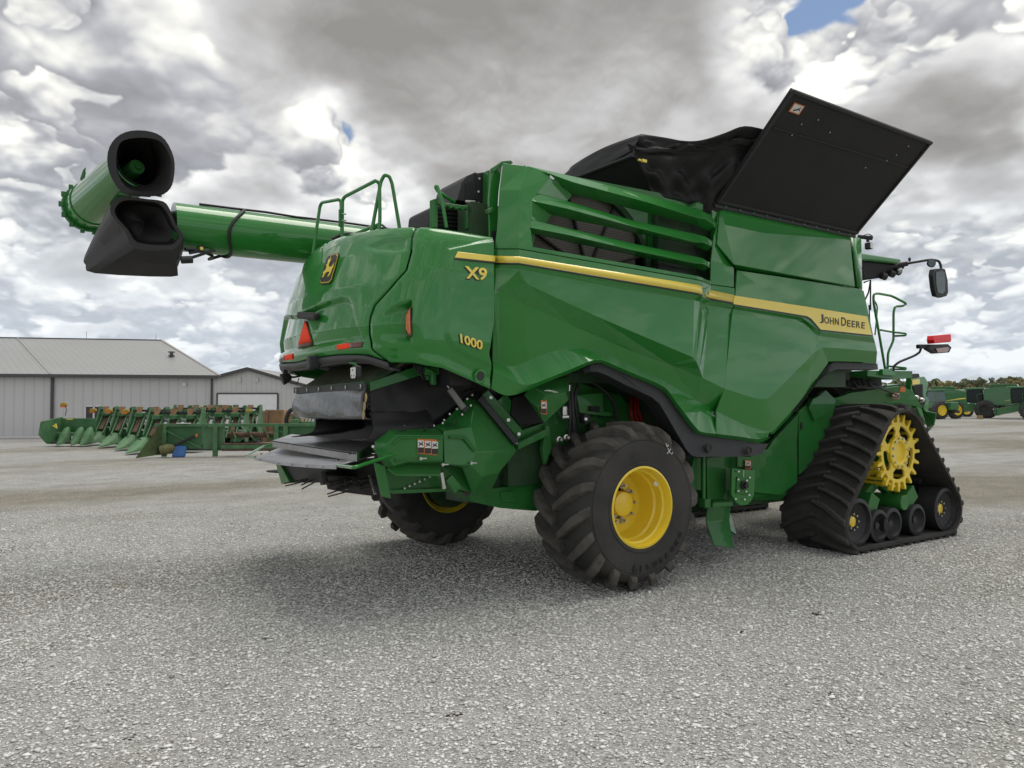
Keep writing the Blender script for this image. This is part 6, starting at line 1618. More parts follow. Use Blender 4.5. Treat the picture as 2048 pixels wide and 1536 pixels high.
# ------------------------------------------------------------ sheds beyond the yard
def ribmat(name, col, axis, pitch, rough=.5, metal=.3):
    """ribbed steel cladding: ridges run across the given horizontal direction"""
    m, nt, b = nmat(name); L = nt.links.new
    g_ = ND(nt, 'ShaderNodeTexCoord'); dt = ND(nt, 'ShaderNodeVectorMath', operation='DOT_PRODUCT'); L(g_.outputs['Object'], dt.inputs[0]); dt.inputs[1].default_value = axis
    mu = ND(nt, 'ShaderNodeMath', operation='MULTIPLY'); L(dt.outputs['Value'], mu.inputs[0]); mu.inputs[1].default_value = 1 / pitch
    fr = ND(nt, 'ShaderNodeMath', operation='FRACT'); L(mu.outputs[0], fr.inputs[0])
    r = ND(nt, 'ShaderNodeValToRGB'); L(fr.outputs[0], r.inputs[0]); e = r.color_ramp.elements
    e[0].color = (.82, .82, .82, 1); e[0].position = 0; e[1].color = (1, 1, 1, 1); e[1].position = .14
    x = e.new(.9); x.color = (1.0, 1.0, 1.0, 1); x = e.new(.97); x.color = (.9, .9, .9, 1)
    nz = ND(nt, 'ShaderNodeTexNoise', Scale=.35, Detail=6.); L(g_.outputs['Object'], nz.inputs['Vector'])
    mr = ND(nt, 'ShaderNodeMapRange'); L(nz.outputs['Fac'], mr.inputs['Value']); mr.inputs['To Min'].default_value = .88; mr.inputs['To Max'].default_value = 1.1
    s1_ = ND(nt, 'ShaderNodeVectorMath', operation='MULTIPLY'); L(r.outputs[0], s1_.inputs[0]); s1_.inputs[1].default_value = col
    s2_ = ND(nt, 'ShaderNodeVectorMath', operation='SCALE'); L(s1_.outputs[0], s2_.inputs[0]); L(mr.outputs[0], s2_.inputs['Scale'])
    L(s2_.outputs[0], b.inputs['Base Color']); b.inputs['Roughness'].default_value = rough; b.inputs['Metallic'].default_value = metal
    bp = ND(nt, 'ShaderNodeBump', Strength=.5, Distance=.03); L(r.outputs[0], bp.inputs['Height']); L(bp.outputs[0], b.inputs['Normal'])
    return m
def GZ(px, py): return P(px, py, z=0)
def at_h(p, px_y):   # height of the measured pixel row above ground point p (same plan position)
    q = p - CAMP; dep = q.x * HX + q.y * HY
    return CAM_H + (806 - px_y) / FOC * dep
def dep(p): return p.x * HX + p.y * HY
B0 = GZ(-260, 879); B1 = GZ(428, 873)
wd = (B1 - B0).normalized(); nb_ = V((-wd.y, wd.x, 0));  nb_ = nb_ if nb_.dot(V((HX, HY, 0))) > 0 else -nb_
W1 = ribmat('shed_wall_steel', (.60, .60, .595), tuple(wd), .46)
ze = at_h(B1, 752)
R1 = B1 + nb_ * 8 - wd * 4.4; dR = dep(R1); zr = CAM_H + (806 - 680) / FOC * dR
# slide along the wall direction so that the hip ends where it was measured
for _ in range(30):
    q = R1 - CAMP; px = CX + FOC * q.dot(CR) / q.dot(CF)
    R1 = R1 + wd * ((320 - px) * .01)
zr = CAM_H + (806 - 681) / FOC * dep(R1)
ridge_ax = (R1 + V((0, 0, zr))) - (B1 + V((0, 0, ze))); hp_ = V((ridge_ax.x, ridge_ax.y, 0)).normalized()
perp = V((-hp_.y, hp_.x, 0)) if abs(V((-hp_.y, hp_.x, 0)).dot(wd)) > .1 else wd
RF1 = ribmat('shed_roof_steel', (.345, .35, .345), tuple(perp), .30, rough=.45, metal=.2)
SHED = empty('machine_shed', tuple(B1)); tag(SHED, 'long grey steel machine shed with a pale ribbed roof behind the corn heads', 'shed')
def sb(par, mb, name, m, **k):
    mb.v = [v - par.location for v in mb.v]; return mb.build(name, m, par, **k)
SK = (R1 - B1) * 2
B1b = B1 + SK
sb(SHED, MB().prism([B0, B1, B1b, B0 + SK], (0, 0, ze - .02)), 'wall', W1)
e0 = B0 + V((0, 0, ze)) - nb_ * .35; e1 = B1 + V((0, 0, ze)) - nb_ * .35 + wd * .3
r0 = B0 + (R1 - B1) + V((0, 0, zr)); r1 = R1 + V((0, 0, zr))
f1_ = B1b + V((0, 0, ze)) + wd * .3 + nb_ * .35; f0_ = B0 + SK + nb_ * .35 + V((0, 0, ze))
mb = MB(); mb.face([e0, e1, r1, r0]); mb.face([e1, f1_, r1]); mb.face([f1_, f0_, r0, r1]); sb(SHED, mb, 'roof', RF1, solid=.05)
TRIM = mat('dark_trim', (.08, .075, .078), rough=.5)
mb = MB().bar(e0 + V((0, 0, -.06)) - nb_ * .05, e1 + V((0, 0, -.06)) - nb_ * .05, .14, .17); sb(SHED, mb, 'gutter', TRIM)
ROOFC = mat('roof_flashing', (.33, .32, .30), rough=.5)
mb = MB().bar(r0 + V((0, 0, .03)), r1 + V((0, 0, .03)), .25, .05); sb(SHED, mb, 'ridge_cap', TRIM)
mb = MB().bar(e1 + V((0, 0, .02)), r1 + V((0, 0, .04)), .14, .06); sb(SHED, mb, 'roof_edge', ROOFC)
def onwall(px, A=B0, w=wd, n=nb_):
    r = ray(px, 806); r.z = 0
    # intersect with wall line
    t = (A.dot(n)) / r.dot(n); return V((r.x * t, r.y * t, 0))
for px in (105, 424):
    p = onwall(px) - nb_ * .08; mb = MB().bar(p, p + V((0, 0, ze - .1)), .13, .11, wd); sb(SHED, mb, 'downspout', TRIM)
a, b_ = onwall(50), onwall(50)
p = onwall(105); s0_ = p - nb_ * .35 + V((0, 0, ze + .03)); s1x = s0_ + (r1 - e1); sb(SHED, MB().bar(s0_, s1x + V((0, 0, .02)), .08, .05), 'roof_seam', ROOFC)
# window
wa, wb_ = onwall(171) - nb_ * .03, onwall(206) - nb_ * .03; z0, z1 = .75, at_h(wa, 812)
WINW = mat('white_frame', (.7, .7, .69), rough=.5)
fr_ = MB()
for a, b_ in ((wa + V((0, 0, z1)), wb_ + V((0, 0, z1))), (wa + V((0, 0, z0)), wb_ + V((0, 0, z0))), (wa + V((0, 0, z0)), wa + V((0, 0, z1))), (wb_ + V((0, 0, z0)), wb_ + V((0, 0, z1))), ((wa + wb_) / 2 + V((0, 0, z0)), (wa + wb_) / 2 + V((0, 0, z1)))):
    fr_.bar(a, b_, .08, .08, nb_)
WN = sb(SHED, fr_, 'window', WINW)
mb = MB().prism([wa + V((0, 0, z0)), wb_ + V((0, 0, z0)), wb_ + V((0, 0, z1)), wa + V((0, 0, z1))], nb_ * .02); mb.v = [v - SHED.location for v in mb.v]; mb.build('pane', GLASS, WN)
p = onwall(369) - nb_ * .05; z = at_h(p, 769); sb(SHED, MB().box(p + V((0, 0, z)), (.2, .2, .22), Matrix.Rotation(math.atan2(wd.y, wd.x), 3, 'Z')), 'wall_lamp', WHT, bevel=.02)
base = MB().bar(B0 - nb_ * .05 + V((0, 0, .05)), B1 - nb_ * .05 + V((0, 0, .05)), .06, .12); sb(SHED, base, 'base_flashing', WINW)
# roof vent
q = P(343, 708, d=dep(B1) + 3.0); mb = MB().cyl(q + V((0, 0, -.45)), q + V((0, 0, .06)), .10, n=12); mb.cyl(q + V((0, 0, .08)), q + V((0, 0, .14)), .19, n=12); mb.cyl(q + V((0, 0, -.12)), q + V((0, 0, -.06)), .17, n=12); sb(SHED, mb, 'roof_vent', TRIM)
for px, py in ((173, 674), (312, 680)):
    q = P(px, py, d=dep(r1)); sb(SHED, MB().cyl(q + V((0, 0, -.1)), q + V((0, 0, .35)), .012, n=6), 'antenna', TRIM)

# second shed, gable towards the yard
D2 = 62.0
def at2(px, py=None, z=None, k=0):
    p = P(px, 806, d=D2 + k); p.z = 0
    return p
gl, gr, gm_ = at2(412), at2(640), at2(497)
wd2 = (gr - gl).normalized(); n2_ = V((-wd2.y, wd2.x, 0)); n2_ = n2_ if n2_.dot(V((HX, HY, 0))) > 0 else -n2_
zz2 = lambda py: CAM_H + (806 - py) / FOC * D2
SH2 = empty('storage_shed', tuple(gl)); tag(SH2, 'smaller grey gable-ended shed with a wide white overhead door', 'shed')
W2m = ribmat('gable_wall_steel', (.62, .62, .61), tuple(wd2), .42)
gab = [gl, gr, gr + V((0, 0, zz2(781))), gm_ + V((0, 0, zz2(739))), gl + V((0, 0, zz2(762)))]
sb(SH2, MB().prism(gab, n2_ * 20), 'wall', W2m)
for a, b_ in ((gab[4], gab[3]), (gab[3], gab[2])):
    dx = (b_ - a).normalized() * .4; o_ = -n2_ * .4
    mb = MB().prism([a - dx * (a == gab[4]) + o_ + V((0, 0, .05)), b_ + dx * (b_ == gab[2]) + o_ + V((0, 0, .05)), b_ + dx * (b_ == gab[2]) + n2_ * 20.4 + V((0, 0, .05)), a - dx * (a == gab[4]) + n2_ * 20.4 + V((0, 0, .05))], (0, 0, .12)); sb(SH2, mb, 'roof', RF1)
    mb = MB().bar(a - dx * (a == gab[4]) + o_ + V((0, 0, .05)), b_ + dx * (b_ == gab[2]) + o_ + V((0, 0, .05)), .10, .28); sb(SH2, mb, 'barge_board', TRIM)
da, db = at2(435), at2(556); zt_ = zz2(787)
mb = MB().prism([da - n2_ * .03, db - n2_ * .03, db - n2_ * .03 + V((0, 0, zt_)), da - n2_ * .03 + V((0, 0, zt_))], -n2_ * .05); DR = sb(SH2, mb, 'overhead_door', mat('white_door', (.86, .87, .88), rough=.5, vary=.03))
mb = MB()
for a, b_ in ((da, da + V((0, 0, zt_))), (da + V((0, 0, zt_)), db + V((0, 0, zt_))), (db, db + V((0, 0, zt_)))): mb.bar(a - n2_ * .06, b_ - n2_ * .06, .12, .12, n2_)
sb(SH2, mb, 'door_frame', TRIM)
for px, py in ((513, 760), (479, 760)):
    q = at2(px) - n2_ * .03; q.z = zz2(py); sb(SH2, MB().box(q, (.32, .32, .36), Matrix.Rotation(math.atan2(wd2.y, wd2.x), 3, 'Z')), 'gable_vent', W2m)
# concrete apron in front of the long shed
ap = mat('concrete', (.36, .355, .34), rough=.9, vary=.12, vscale=.6, bump=.2, bscale=30)
mb = MB().face([B0 + V((0, 0, .004)) - nb_ * .1, B1 + V((0, 0, .004)) - nb_ * .1, B1 - nb_ * 4.6 + V((0, 0, .004)), B0 - nb_ * 4.6 + V((0, 0, .004))]); tag(mb.build('concrete_apron', mat('dark_apron', (.24, .232, .225), rough=.9, vary=.15, vscale=.5)), kind='structure')

# ------------------------------------------------------------ harvest heads parked in rows
HG, HD = GREENOLD, mat('header_green', (.02, .13, .035), rough=.55, vary=.25, vscale=2, dust=.2)
GALV = mat('galvanised', (.55, .56, .56), rough=.4, metal=.6, vary=.2)
def frame_at(px, py, ang):
    """Empty on the ground at a measured point; its x axis runs `ang` degrees from screen-right"""
    p = GZ(px, py); rz = math.atan2(CR.y, CR.x) + math.radians(ang); return p, rz
def make_snout(par, x, y, L=1.15, w=.42, h=.62, m=HG):
    h = h * .9
    """pointed divider: broad hump at the back, long point forward (-y)"""
    mb = MB(); secs = [(0, .30, .62), (-.25, .40, .60), (-.5, .42, .50), (-.8, .36, .34), (-1.05, .24, .19), (-1.3, .10, .08), (-1.42, .02, .03)]
    for dy, hw, hh in secs:
        for k in range(9):
            a = PI * k / 8; mb.v.append(V((x + math.cos(a) * w * hw / .42 * .5, y + dy * L, .05 + h * hh / .62 * (.25 + .75 * math.sin(a) ** .8))))
    for i in range(len(secs) - 1):
        for k in range(8): j = i * 9 + k; mb.f.append((j, j + 1, j + 10, j + 9))
    mb.f.append(tuple(range(9)))
    o = mb.build('snout', m, par, smooth=50)
    mb2 = MB().box((x, y - .45 * L, .5), (.05, .16, .05)); mb2.build('snout_strap', IRON, par); return o
def row_unit(par, x, h0, m=HD):
    """one row unit: two sloping rails, brown gathering chains, orange wear flap on top, deck plates"""
    for s in (-.17, .17):
        mb = MB().bar((x + s, -.45, h0 - .55), (x + s - .02, .25, h0 + .30), .05, .10); mb.build('unit_rail', HG, par)
    mb = MB().bar((x, -.35, h0 - .38), (x - .02, .2, h0 + .18), .16, .05); mb.build('gathering_chain', RUST, par)
    mb = MB().box((x, .1, h0 + .28), (.26, .3, .16)); mb.build('unit_gearbox', m, par, bevel=.03)
    mb = MB().prism([(x - .12, .05, h0 + .60), (x + .12, .05, h0 + .60), (x + .12, .02, h0 + .50), (x + .05, -.02, h0 + .32), (x - .05, -.02, h0 + .32), (x - .12, .02, h0 + .50)], (0, .04, 0)); mb.build('wear_flap', ORANGEP, par)
    mb = MB().box((x + .34, -.05, h0 - .05), (.10, .05, .34), Matrix.Rotation(-.5, 3, 'X')); mb.box((x + .34, -.2, h0 - .30), (.28, .04, .05)); mb.build('unit_bracket', GALV, par)
def end_panel(par, x, h, d=1.2, m=HG, s=1):
    mb = MB().prism([(x, -.9 * d, .1), (x, -.2 * d, h * .95), (x, .5 * d, h), (x, .55 * d, .25), (x, 0, .08)], (.05 * s, 0, 0)); mb.build('end_panel', m, par, bevel=.01)
def warn_lamp(par, x, y, h, m=YELDEC):
    mb = MB().tube(fillet([(x, y, h - .45), (x + .08, y - .04, h - .2), (x, y - .02, h - .02)], .06), .015, 6); mb.build('lamp_arm', IRON, par)
    mb = MB().prism([(x - .22, y - .05, h - .02), (x + .08, y - .05, h - .02), (x + .04, y - .05, h + .09), (x - .18, y - .05, h + .09)], (0, .12, 0)); o = mb.build('warning_lamp', mat_y, par, bevel=.02)
    mb = MB().prism([(x - .18, y - .06, h - .10), (x + .0, y - .06, h - .10), (x + .04, y - .06, h - .02), (x - .22, y - .06, h - .02)], (0, .12, 0)); mb.build('lamp_lens', ORSTK, o)
mat_y = mat('faded_yellow', (.38, .27, .03), rough=.6)
GRP = 'harvest heads parked in rows by the long shed'
def auger(par, x0, x1, y, z, r=.2, m=HG, tm=RUST):
    mb = MB().cyl((x0, y, z), (x1, y, z), r * .45, n=16); o = mb.build('cross_auger', tm, par, smooth=40)
    mb = MB(); n = int((x1 - x0) / .06)
    for k in range(n):
        a = k * .7; b2 = a + .7; xa = x0 + k * .06; xb = xa + .06; b0 = len(mb.v)
        mb.v += [V((xa, y + .4 * r * math.cos(a), z + .4 * r * math.sin(a))), V((xa, y + r * math.cos(a), z + r * math.sin(a))), V((xb, y + r * math.cos(b2), z + r * math.sin(b2))), V((xb, y + .4 * r * math.cos(b2), z + .4 * r * math.sin(b2)))]
        mb.f.append((b0, b0 + 1, b0 + 2, b0 + 3))
    q = mb.build('auger_flighting', m, o, solid=.01)
# 1: small head with two pointed dividers, at the far left
p, rz = frame_at(130, 893, -4); H1 = empty('corn_head', tuple(p), rz); tag(H1, 'leftmost green head with rounded end panel and yellow lamp, standing low by the shed', 'harvest head', GRP)
MB().box((.15, .45, .85), (1.75, .08, .62)).build('back_sheet', HD, H1, bevel=.02)
MB().box((.15, .3, .5), (1.75, .35, .16)).build('frame_beam', HG, H1, bevel=.03)
MB().prism([(-.72, -.5, 1.05), (-.52, .5, 1.22), (-.5, .5, .2), (-.6, -.3, .12), (-.78, -.55, .5)], (.07, 0, 0)).build('end_panel', HG, H1, bevel=.02)
for x in (-.05, .55, .95): make_snout(H1, x, .25, .5, .42, .85)
MB().box((.1, .1, .16), (1.6, .5, .10)).build('skid_frame', IRON, H1, bevel=.02)
warn_lamp(H1, -.22, .3, 1.72); MB().box((-.1, .40, 1.12), (.28, .02, .04)).build('name_strip', YELDEC, H1)
MB().prism([(-.5, -.1, .85), (-.35, -.1, .95), (-.3, -.1, .75)], (0, .05, 0)).build('corner_marker', YELDEC, H1)
# 2: the four snouted heads stepping back, each with its own lamp
def folded_head(px, py, ang, n, label, snouts=(0,), lamp=True, w0=0., tall=1.05, endsn=True):
    p, rz = frame_at(px, py, ang); h = empty('corn_head', tuple(p), rz); tag(h, label, 'harvest head', GRP)
    W_ = .62 * n
    MB().box((W_ / 2, .35, tall * .62), (W_ + .1, .3, .28)).build('frame_beam', HD, h, bevel=.03)
    MB().cyl((.0, .12, tall - .02), (W_, .12, tall - .02), .035, n=10).build('drive_shaft', GALV, h, smooth=40)
    MB().cyl((.0, .30, tall + .20), (W_, .30, tall + .20), .10, n=12).build('silver_tube', GALV, h, smooth=40)
    MB().cyl((.0, .15, tall + .45), (W_, .15, tall + .45), .045, n=10).build('top_bar', BLK, h, smooth=40)
    for k in range(n):
        row_unit(h, .3 + .62 * k, tall)
        MB().prism([(.06 + .62 * k, .0, tall + .05), (.06 + .62 * k, .35, tall + .45), (.06 + .62 * k, .5, tall + .1)], (.08, 0, 0)).build('unit_arm', HG, h)
        MB().box((.62 + .62 * k, .25, tall - .25), (.2, .1, .3)).build('unit_box', HG, h, bevel=.02)
        MB().prism([(.12 + .62 * k, -.02, tall - .75), (.5 + .62 * k, -.02, tall - .75), (.45 + .62 * k, .1, tall - .35), (.17 + .62 * k, .1, tall - .35)], (0, .05, 0)).build('deck_plate', HD, h)
        MB().bar((.46 + .62 * k, -.5, tall - .7), (.40 + .62 * k, .2, tall + .25), .035, .05).build('unit_strut', GALV if k % 2 else HG, h)
        MB().prism([(.44 + .62 * k, .12, tall + .32), (.60 + .62 * k, .12, tall + .58), (.66 + .62 * k, .2, tall + .58), (.62 + .62 * k, .2, tall + .2)], (.05, .03, 0)).build('fold_bracket', HG, h)
    for x in (-.04, W_ + .04):
        mb = MB().prism([(x, -.35, tall - .35), (x, .15, tall + .62), (x, .35, tall + .60), (x, .45, tall - .3), (x, .3, .3), (x, .0, .3)], (.06, 0, 0)); mb.build('end_arm', HG, h, bevel=.02)
    for s in snouts: make_snout(h, s, -.15, 1.0, .56, .62)
    if lamp: warn_lamp(h, -.05, -.2, tall + .42)
    MB().box((W_ / 2, .2, .15), (W_, .5, .14)).build('skid_frame', IRON, h, bevel=.03)
    MB().box((W_ / 2, .5, tall * .5), (W_, .04, tall * .8)).build('back_sheet', BLK2, h)
    return h
folded_head(196, 889, 0, 1, 'rearmost head of the snouted row, just right of the leftmost low head', (.25,))
folded_head(228, 893, 0, 1, 'second snouted head of the row, with a yellow lamp on top', (.22,))
folded_head(262, 898, 0, 2, 'third snouted head of the row, behind the nearest long snout', (.2,))
h4 = folded_head(296, 905, -2, 3, 'widest folded corn head, nearest long green snout, three orange flaps', (.05, .9), lamp=False, tall=1.0)
h5 = folded_head(388, 900, 2, 3, 'folded corn head right of the dark gap, three orange flaps and yellow end lamp', (), lamp=False, tall=1.05)
MB().box((2.02, .1, 1.50), (.22, .12, .12)).build('warning_lamp', mat_y, h5, bevel=.03)
# orange flaps of the row standing behind
h6 = folded_head(345, 893, 2, 4, 'folded corn head mostly hidden behind the widest one, brown flaps showing', (), lamp=False, tall=1.12)
h7 = folded_head(426, 891, 2, 3, 'folded corn head hidden behind the right hand one, brown flaps showing', (), lamp=False, tall=1.12)
# 3: long grain platform across the front
p, rz = frame_at(300, 915, 4); H3 = empty('grain_platform', tuple(p), rz); tag(H3, 'long rusty green grain platform lying in front of the folded heads', 'harvest head', GRP)
LZ = 5.5
MB().box((LZ / 2 + .1, .1, 1.06), (LZ, .12, .10)).build('top_beam', HG, H3, bevel=.01)
for a, b_ in ((.35, 1.62), (3.95, LZ)):
    MB().bx(a, b_, .14, .18, .28, 1.02).build('back_sheet', HD, H3)
    MB().bar((a, .10, .95), (b_, .10, .3), .05, .05).build('diagonal_brace', HG, H3)
for x in (.35, 2.0, 4.0, 4.3): MB().bx(x, x + .15, .02, .14, .02, 1.02).build('frame_post', HG, H3, bevel=.01)
MB().bx(1.65, 2.35, .15, .2, .25, 1.0).build('centre_sheet', HG, H3)
MB().bx(2.3, 4.0, .0, .2, .2, .46).build('lower_beam', RUST, H3, bevel=.02)
MB().bx(2.3, 4.0, -.02, -.0, .28, .40).build('beam_face', HG, H3)
auger(H3, 2.35, 4.0, .5, .72, .22)
MB().prism([(-.05, -1.0, .05), (.32, .0, 1.12), (.42, .1, 1.10), (.34, .1, .1)], (.04, .05, 0)).build('end_divider', mat('mossy_green', (.06, .09, .03), rough=.85, vary=.4, vscale=5), H3, bevel=.01)
MB().lathe((.55, -.05, .28), (1, .2, .2), [(.0005, .3), (.12, .22), (.17, .05), (.15, -.2), (.0005, -.25)], 12).build('pto_cover', mat('faded_olive', (.14, .14, .06), rough=.8, vary=.3), H3, smooth=40)
MB().tube([(.6, -.02, .3), (1.45, -.02, .72)], .045, 8).build('drive_line', BLK, H3, smooth=40)
MB().tube([(4.7, -.02, .78), (5.1, -.02, .55)], .035, 8).build('drive_line', BLK, H3, smooth=40)
MB().cyl((1.5, -.03, .68), (1.5, -.03, .78), .04, n=10).build('shaft_cap', ORSTK, H3)
MB().box((1.05, .05, 1.125), (.42, .14, .02)).build('document_pouch', WHT, H3, bevel=.004)
BT = MB(); BT.prism([(.70, -.06, -.0), (1.13, -.06, .0), (1.18, -.04, .38), (.76, -.04, .40)], (0, .12, 0))
tag_b = BT; bo = BT.build('drum', mat('blue_plastic', (.05, .16, .42), rough=.5, vary=.15), None, bevel=.05)
bo.name = 'blue_drum'; bo.location = p; bo.rotation_euler.z = rz; tag(bo, 'faded blue plastic drum lying under the left end of the grain platform', 'drum')
# 4: heads beyond, at the right
p, rz = frame_at(505, 880, 2); H8 = empty('grain_platform', tuple(p), rz); tag(H8, 'low dark green head behind the grain platform, below the brown crates', 'harvest head', GRP)
MB().bx(-.3, 2.4, 0, .15, .3, .92).build('back_sheet', HD, H8); MB().bx(-.3, 2.4, -.06, .0, .86, .94).build('top_beam', HG, H8, bevel=.01)
for x in (.1, 1.35): MB().box((x, -.08, .8), (.5, .02, .05)).build('yellow_strip', YELDEC, H8)
for x in (.0, 1.5): MB().prism([(x, -.1, .55), (x + .12, -.1, .9), (x + .24, -.1, .55)], (0, .05, 0)).build('rust_bracket', RUST, H8)
MB().lathe((.75, -.3, .7), (1, 0, .3), [(.0005, .35), (.15, .25), (.2, 0), (.15, -.2), (.0005, -.25)], 14).build('gear_cover', HG, H8, smooth=50)
p, rz = frame_at(575, 892, -6); H9 = empty('draper_head', tuple(p), rz); tag(H9, 'green head with a black curved divider partly hidden by the combine tailboard', 'harvest head', GRP)
MB().bx(.0, 2.0, .0, .3, .35, 1.0).build('frame_beam', HG, H9, bevel=.04)
MB().tube(smoothline([(.05, -.1, .7), (-.02, -.1, 1.1), (.12, -.1, 1.45), (.28, -.1, 1.52)], 5), .09, 10).build('black_divider', BLK, H9, smooth=50)
MB().box((.32, -.1, 1.4), (.08, .05, .18)).build('red_reflector', RED, H9)
MB().bx(.25, .6, -.35, -.1, .75, 1.12).build('gear_box', HG, H9, bevel=.03); MB().bx(.12, .24, -.3, -.2, .6, .9).build('rusty_plate', RUST, H9, bevel=.01)
MB().tube(fillet([(.2, -.05, .9), (.3, -.1, 1.25), (.5, -.1, 1.25), (.6, -.1, 1.0)], .1), .06, 8).build('reel_arm', HG, H9, smooth=50)
for k in range(9): MB().tube([(.7 + .15 * k, -.1, .9), (.85 + .15 * k, -.25, 1.15)], .02, 5).build('reel_finger', HD, H9)
MB().tube([(.6, -.15, 1.18), (2.2, -.15, 1.12)], .035, 6).build('reel_bar', GALV, H9); MB().tube([(.6, -.2, 1.0), (2.2, -.2, .98)], .03, 6).build('reel_bar', HG, H9)
# crates
CRT = mat('crate_board', (.36, .23, .12), rough=.85, vary=.2, vscale=3); CRD = mat('crate_wood_dark', (.17, .11, .07), rough=.85, vary=.3, vscale=4)
for i, (a, b_, h, lab, nm) in enumerate(((505, 531, 822, 'slatted brown wooden crate, leftmost of the three behind the heads', 1), (531, 568, 820, 'pale plywood crate in the middle of the three crates', 0), (568, 602, 827, 'low open brown crate, rightmost of the three behind the heads', 2))):
    p0 = P(a, 806, d=34 + i * .5); p1 = P(b_, 806, d=34 + i * .5); p0.z = p1.z = 0; hh = CAM_H + (806 - h) / FOC * (34 + i * .5); nn_ = V((HX, HY, 0))
    E = empty('wooden_crate', tuple(p0)); tag(E, lab, 'crate', 'wooden crates behind the heads')
    sb(E, MB().prism([p0, p1, p1 + V((0, 0, hh)), p0 + V((0, 0, hh))], nn_ * 1.0), 'crate_box', CRT if nm != 1 else CRD, bevel=.01)
    mb = MB(); d01 = (p1 - p0)
    for k in range(5 if nm == 1 else 2):
        t = (k + .5) / 5 if nm == 1 else (.08, .92)[k]; mb.bar(p0 + d01 * t - nn_ * .02, p0 + d01 * t - nn_ * .02 + V((0, 0, hh)), .05 if nm == 1 else .09, .05, nn_)
    mb.bar(p0 - nn_ * .025 + V((0, 0, hh - .03)), p1 - nn_ * .025 + V((0, 0, hh - .03)), .04, .08, (0, 0, 1))
    sb(E, mb, 'crate_battens', CRT)

# ------------------------------------------------------------ machines beyond, at the right
def far_wheel(par, x, y, r, w, yel=True, name='wheel'):
    t = MB().lathe((x, y, r), (0, 1, 0), [(r * .55, -w / 2), (r * .85, -w / 2), (r * .96, -w * .4), (r, 0), (r * .96, w * .4), (r * .85, w / 2), (r * .55, w / 2)], 36)
    o = t.build(name, RUB, par, smooth=40)
    for s in (-1, 1):
        mb = MB()
        for k in range(18):
            a = 2 * PI * (k + .25 * (s + 1)) / 18; q = [V((x + (r + .0) * math.cos(a + d_), y + s * yy, r + (r + .0) * math.sin(a + d_))) for d_, yy in ((0, 0.02), (-.16, w * .46))]
            c = V((x, y, r)); mb.bar(q[0] , q[1] , .08, .09, (q[0] - c).normalized())
        mb.build('tread_lugs', RUBL, o)
    rm = MB().lathe((x, y, r), (0, 1, 0), [(r * .57, -w / 2 - .01), (r * .53, -w / 2), (r * .5, -w * .2), (r * .18, -w * .12), (r * .16, -w * .3), (.0005, -w * .3), (.0005, w * .3), (r * .5, w * .2), (r * .57, w / 2)], 32)
    rm.build('rim', YEL if yel else IRON, o, smooth=40)
    return o
def place(px, depth_, face):
    p = P(px, 806, d=depth_); p.z = 0
    return p, math.atan2(CR.y, CR.x) + math.radians(face)
FGL = mat('far_glass', (.018, .024, .024), rough=.25, spec=.25)
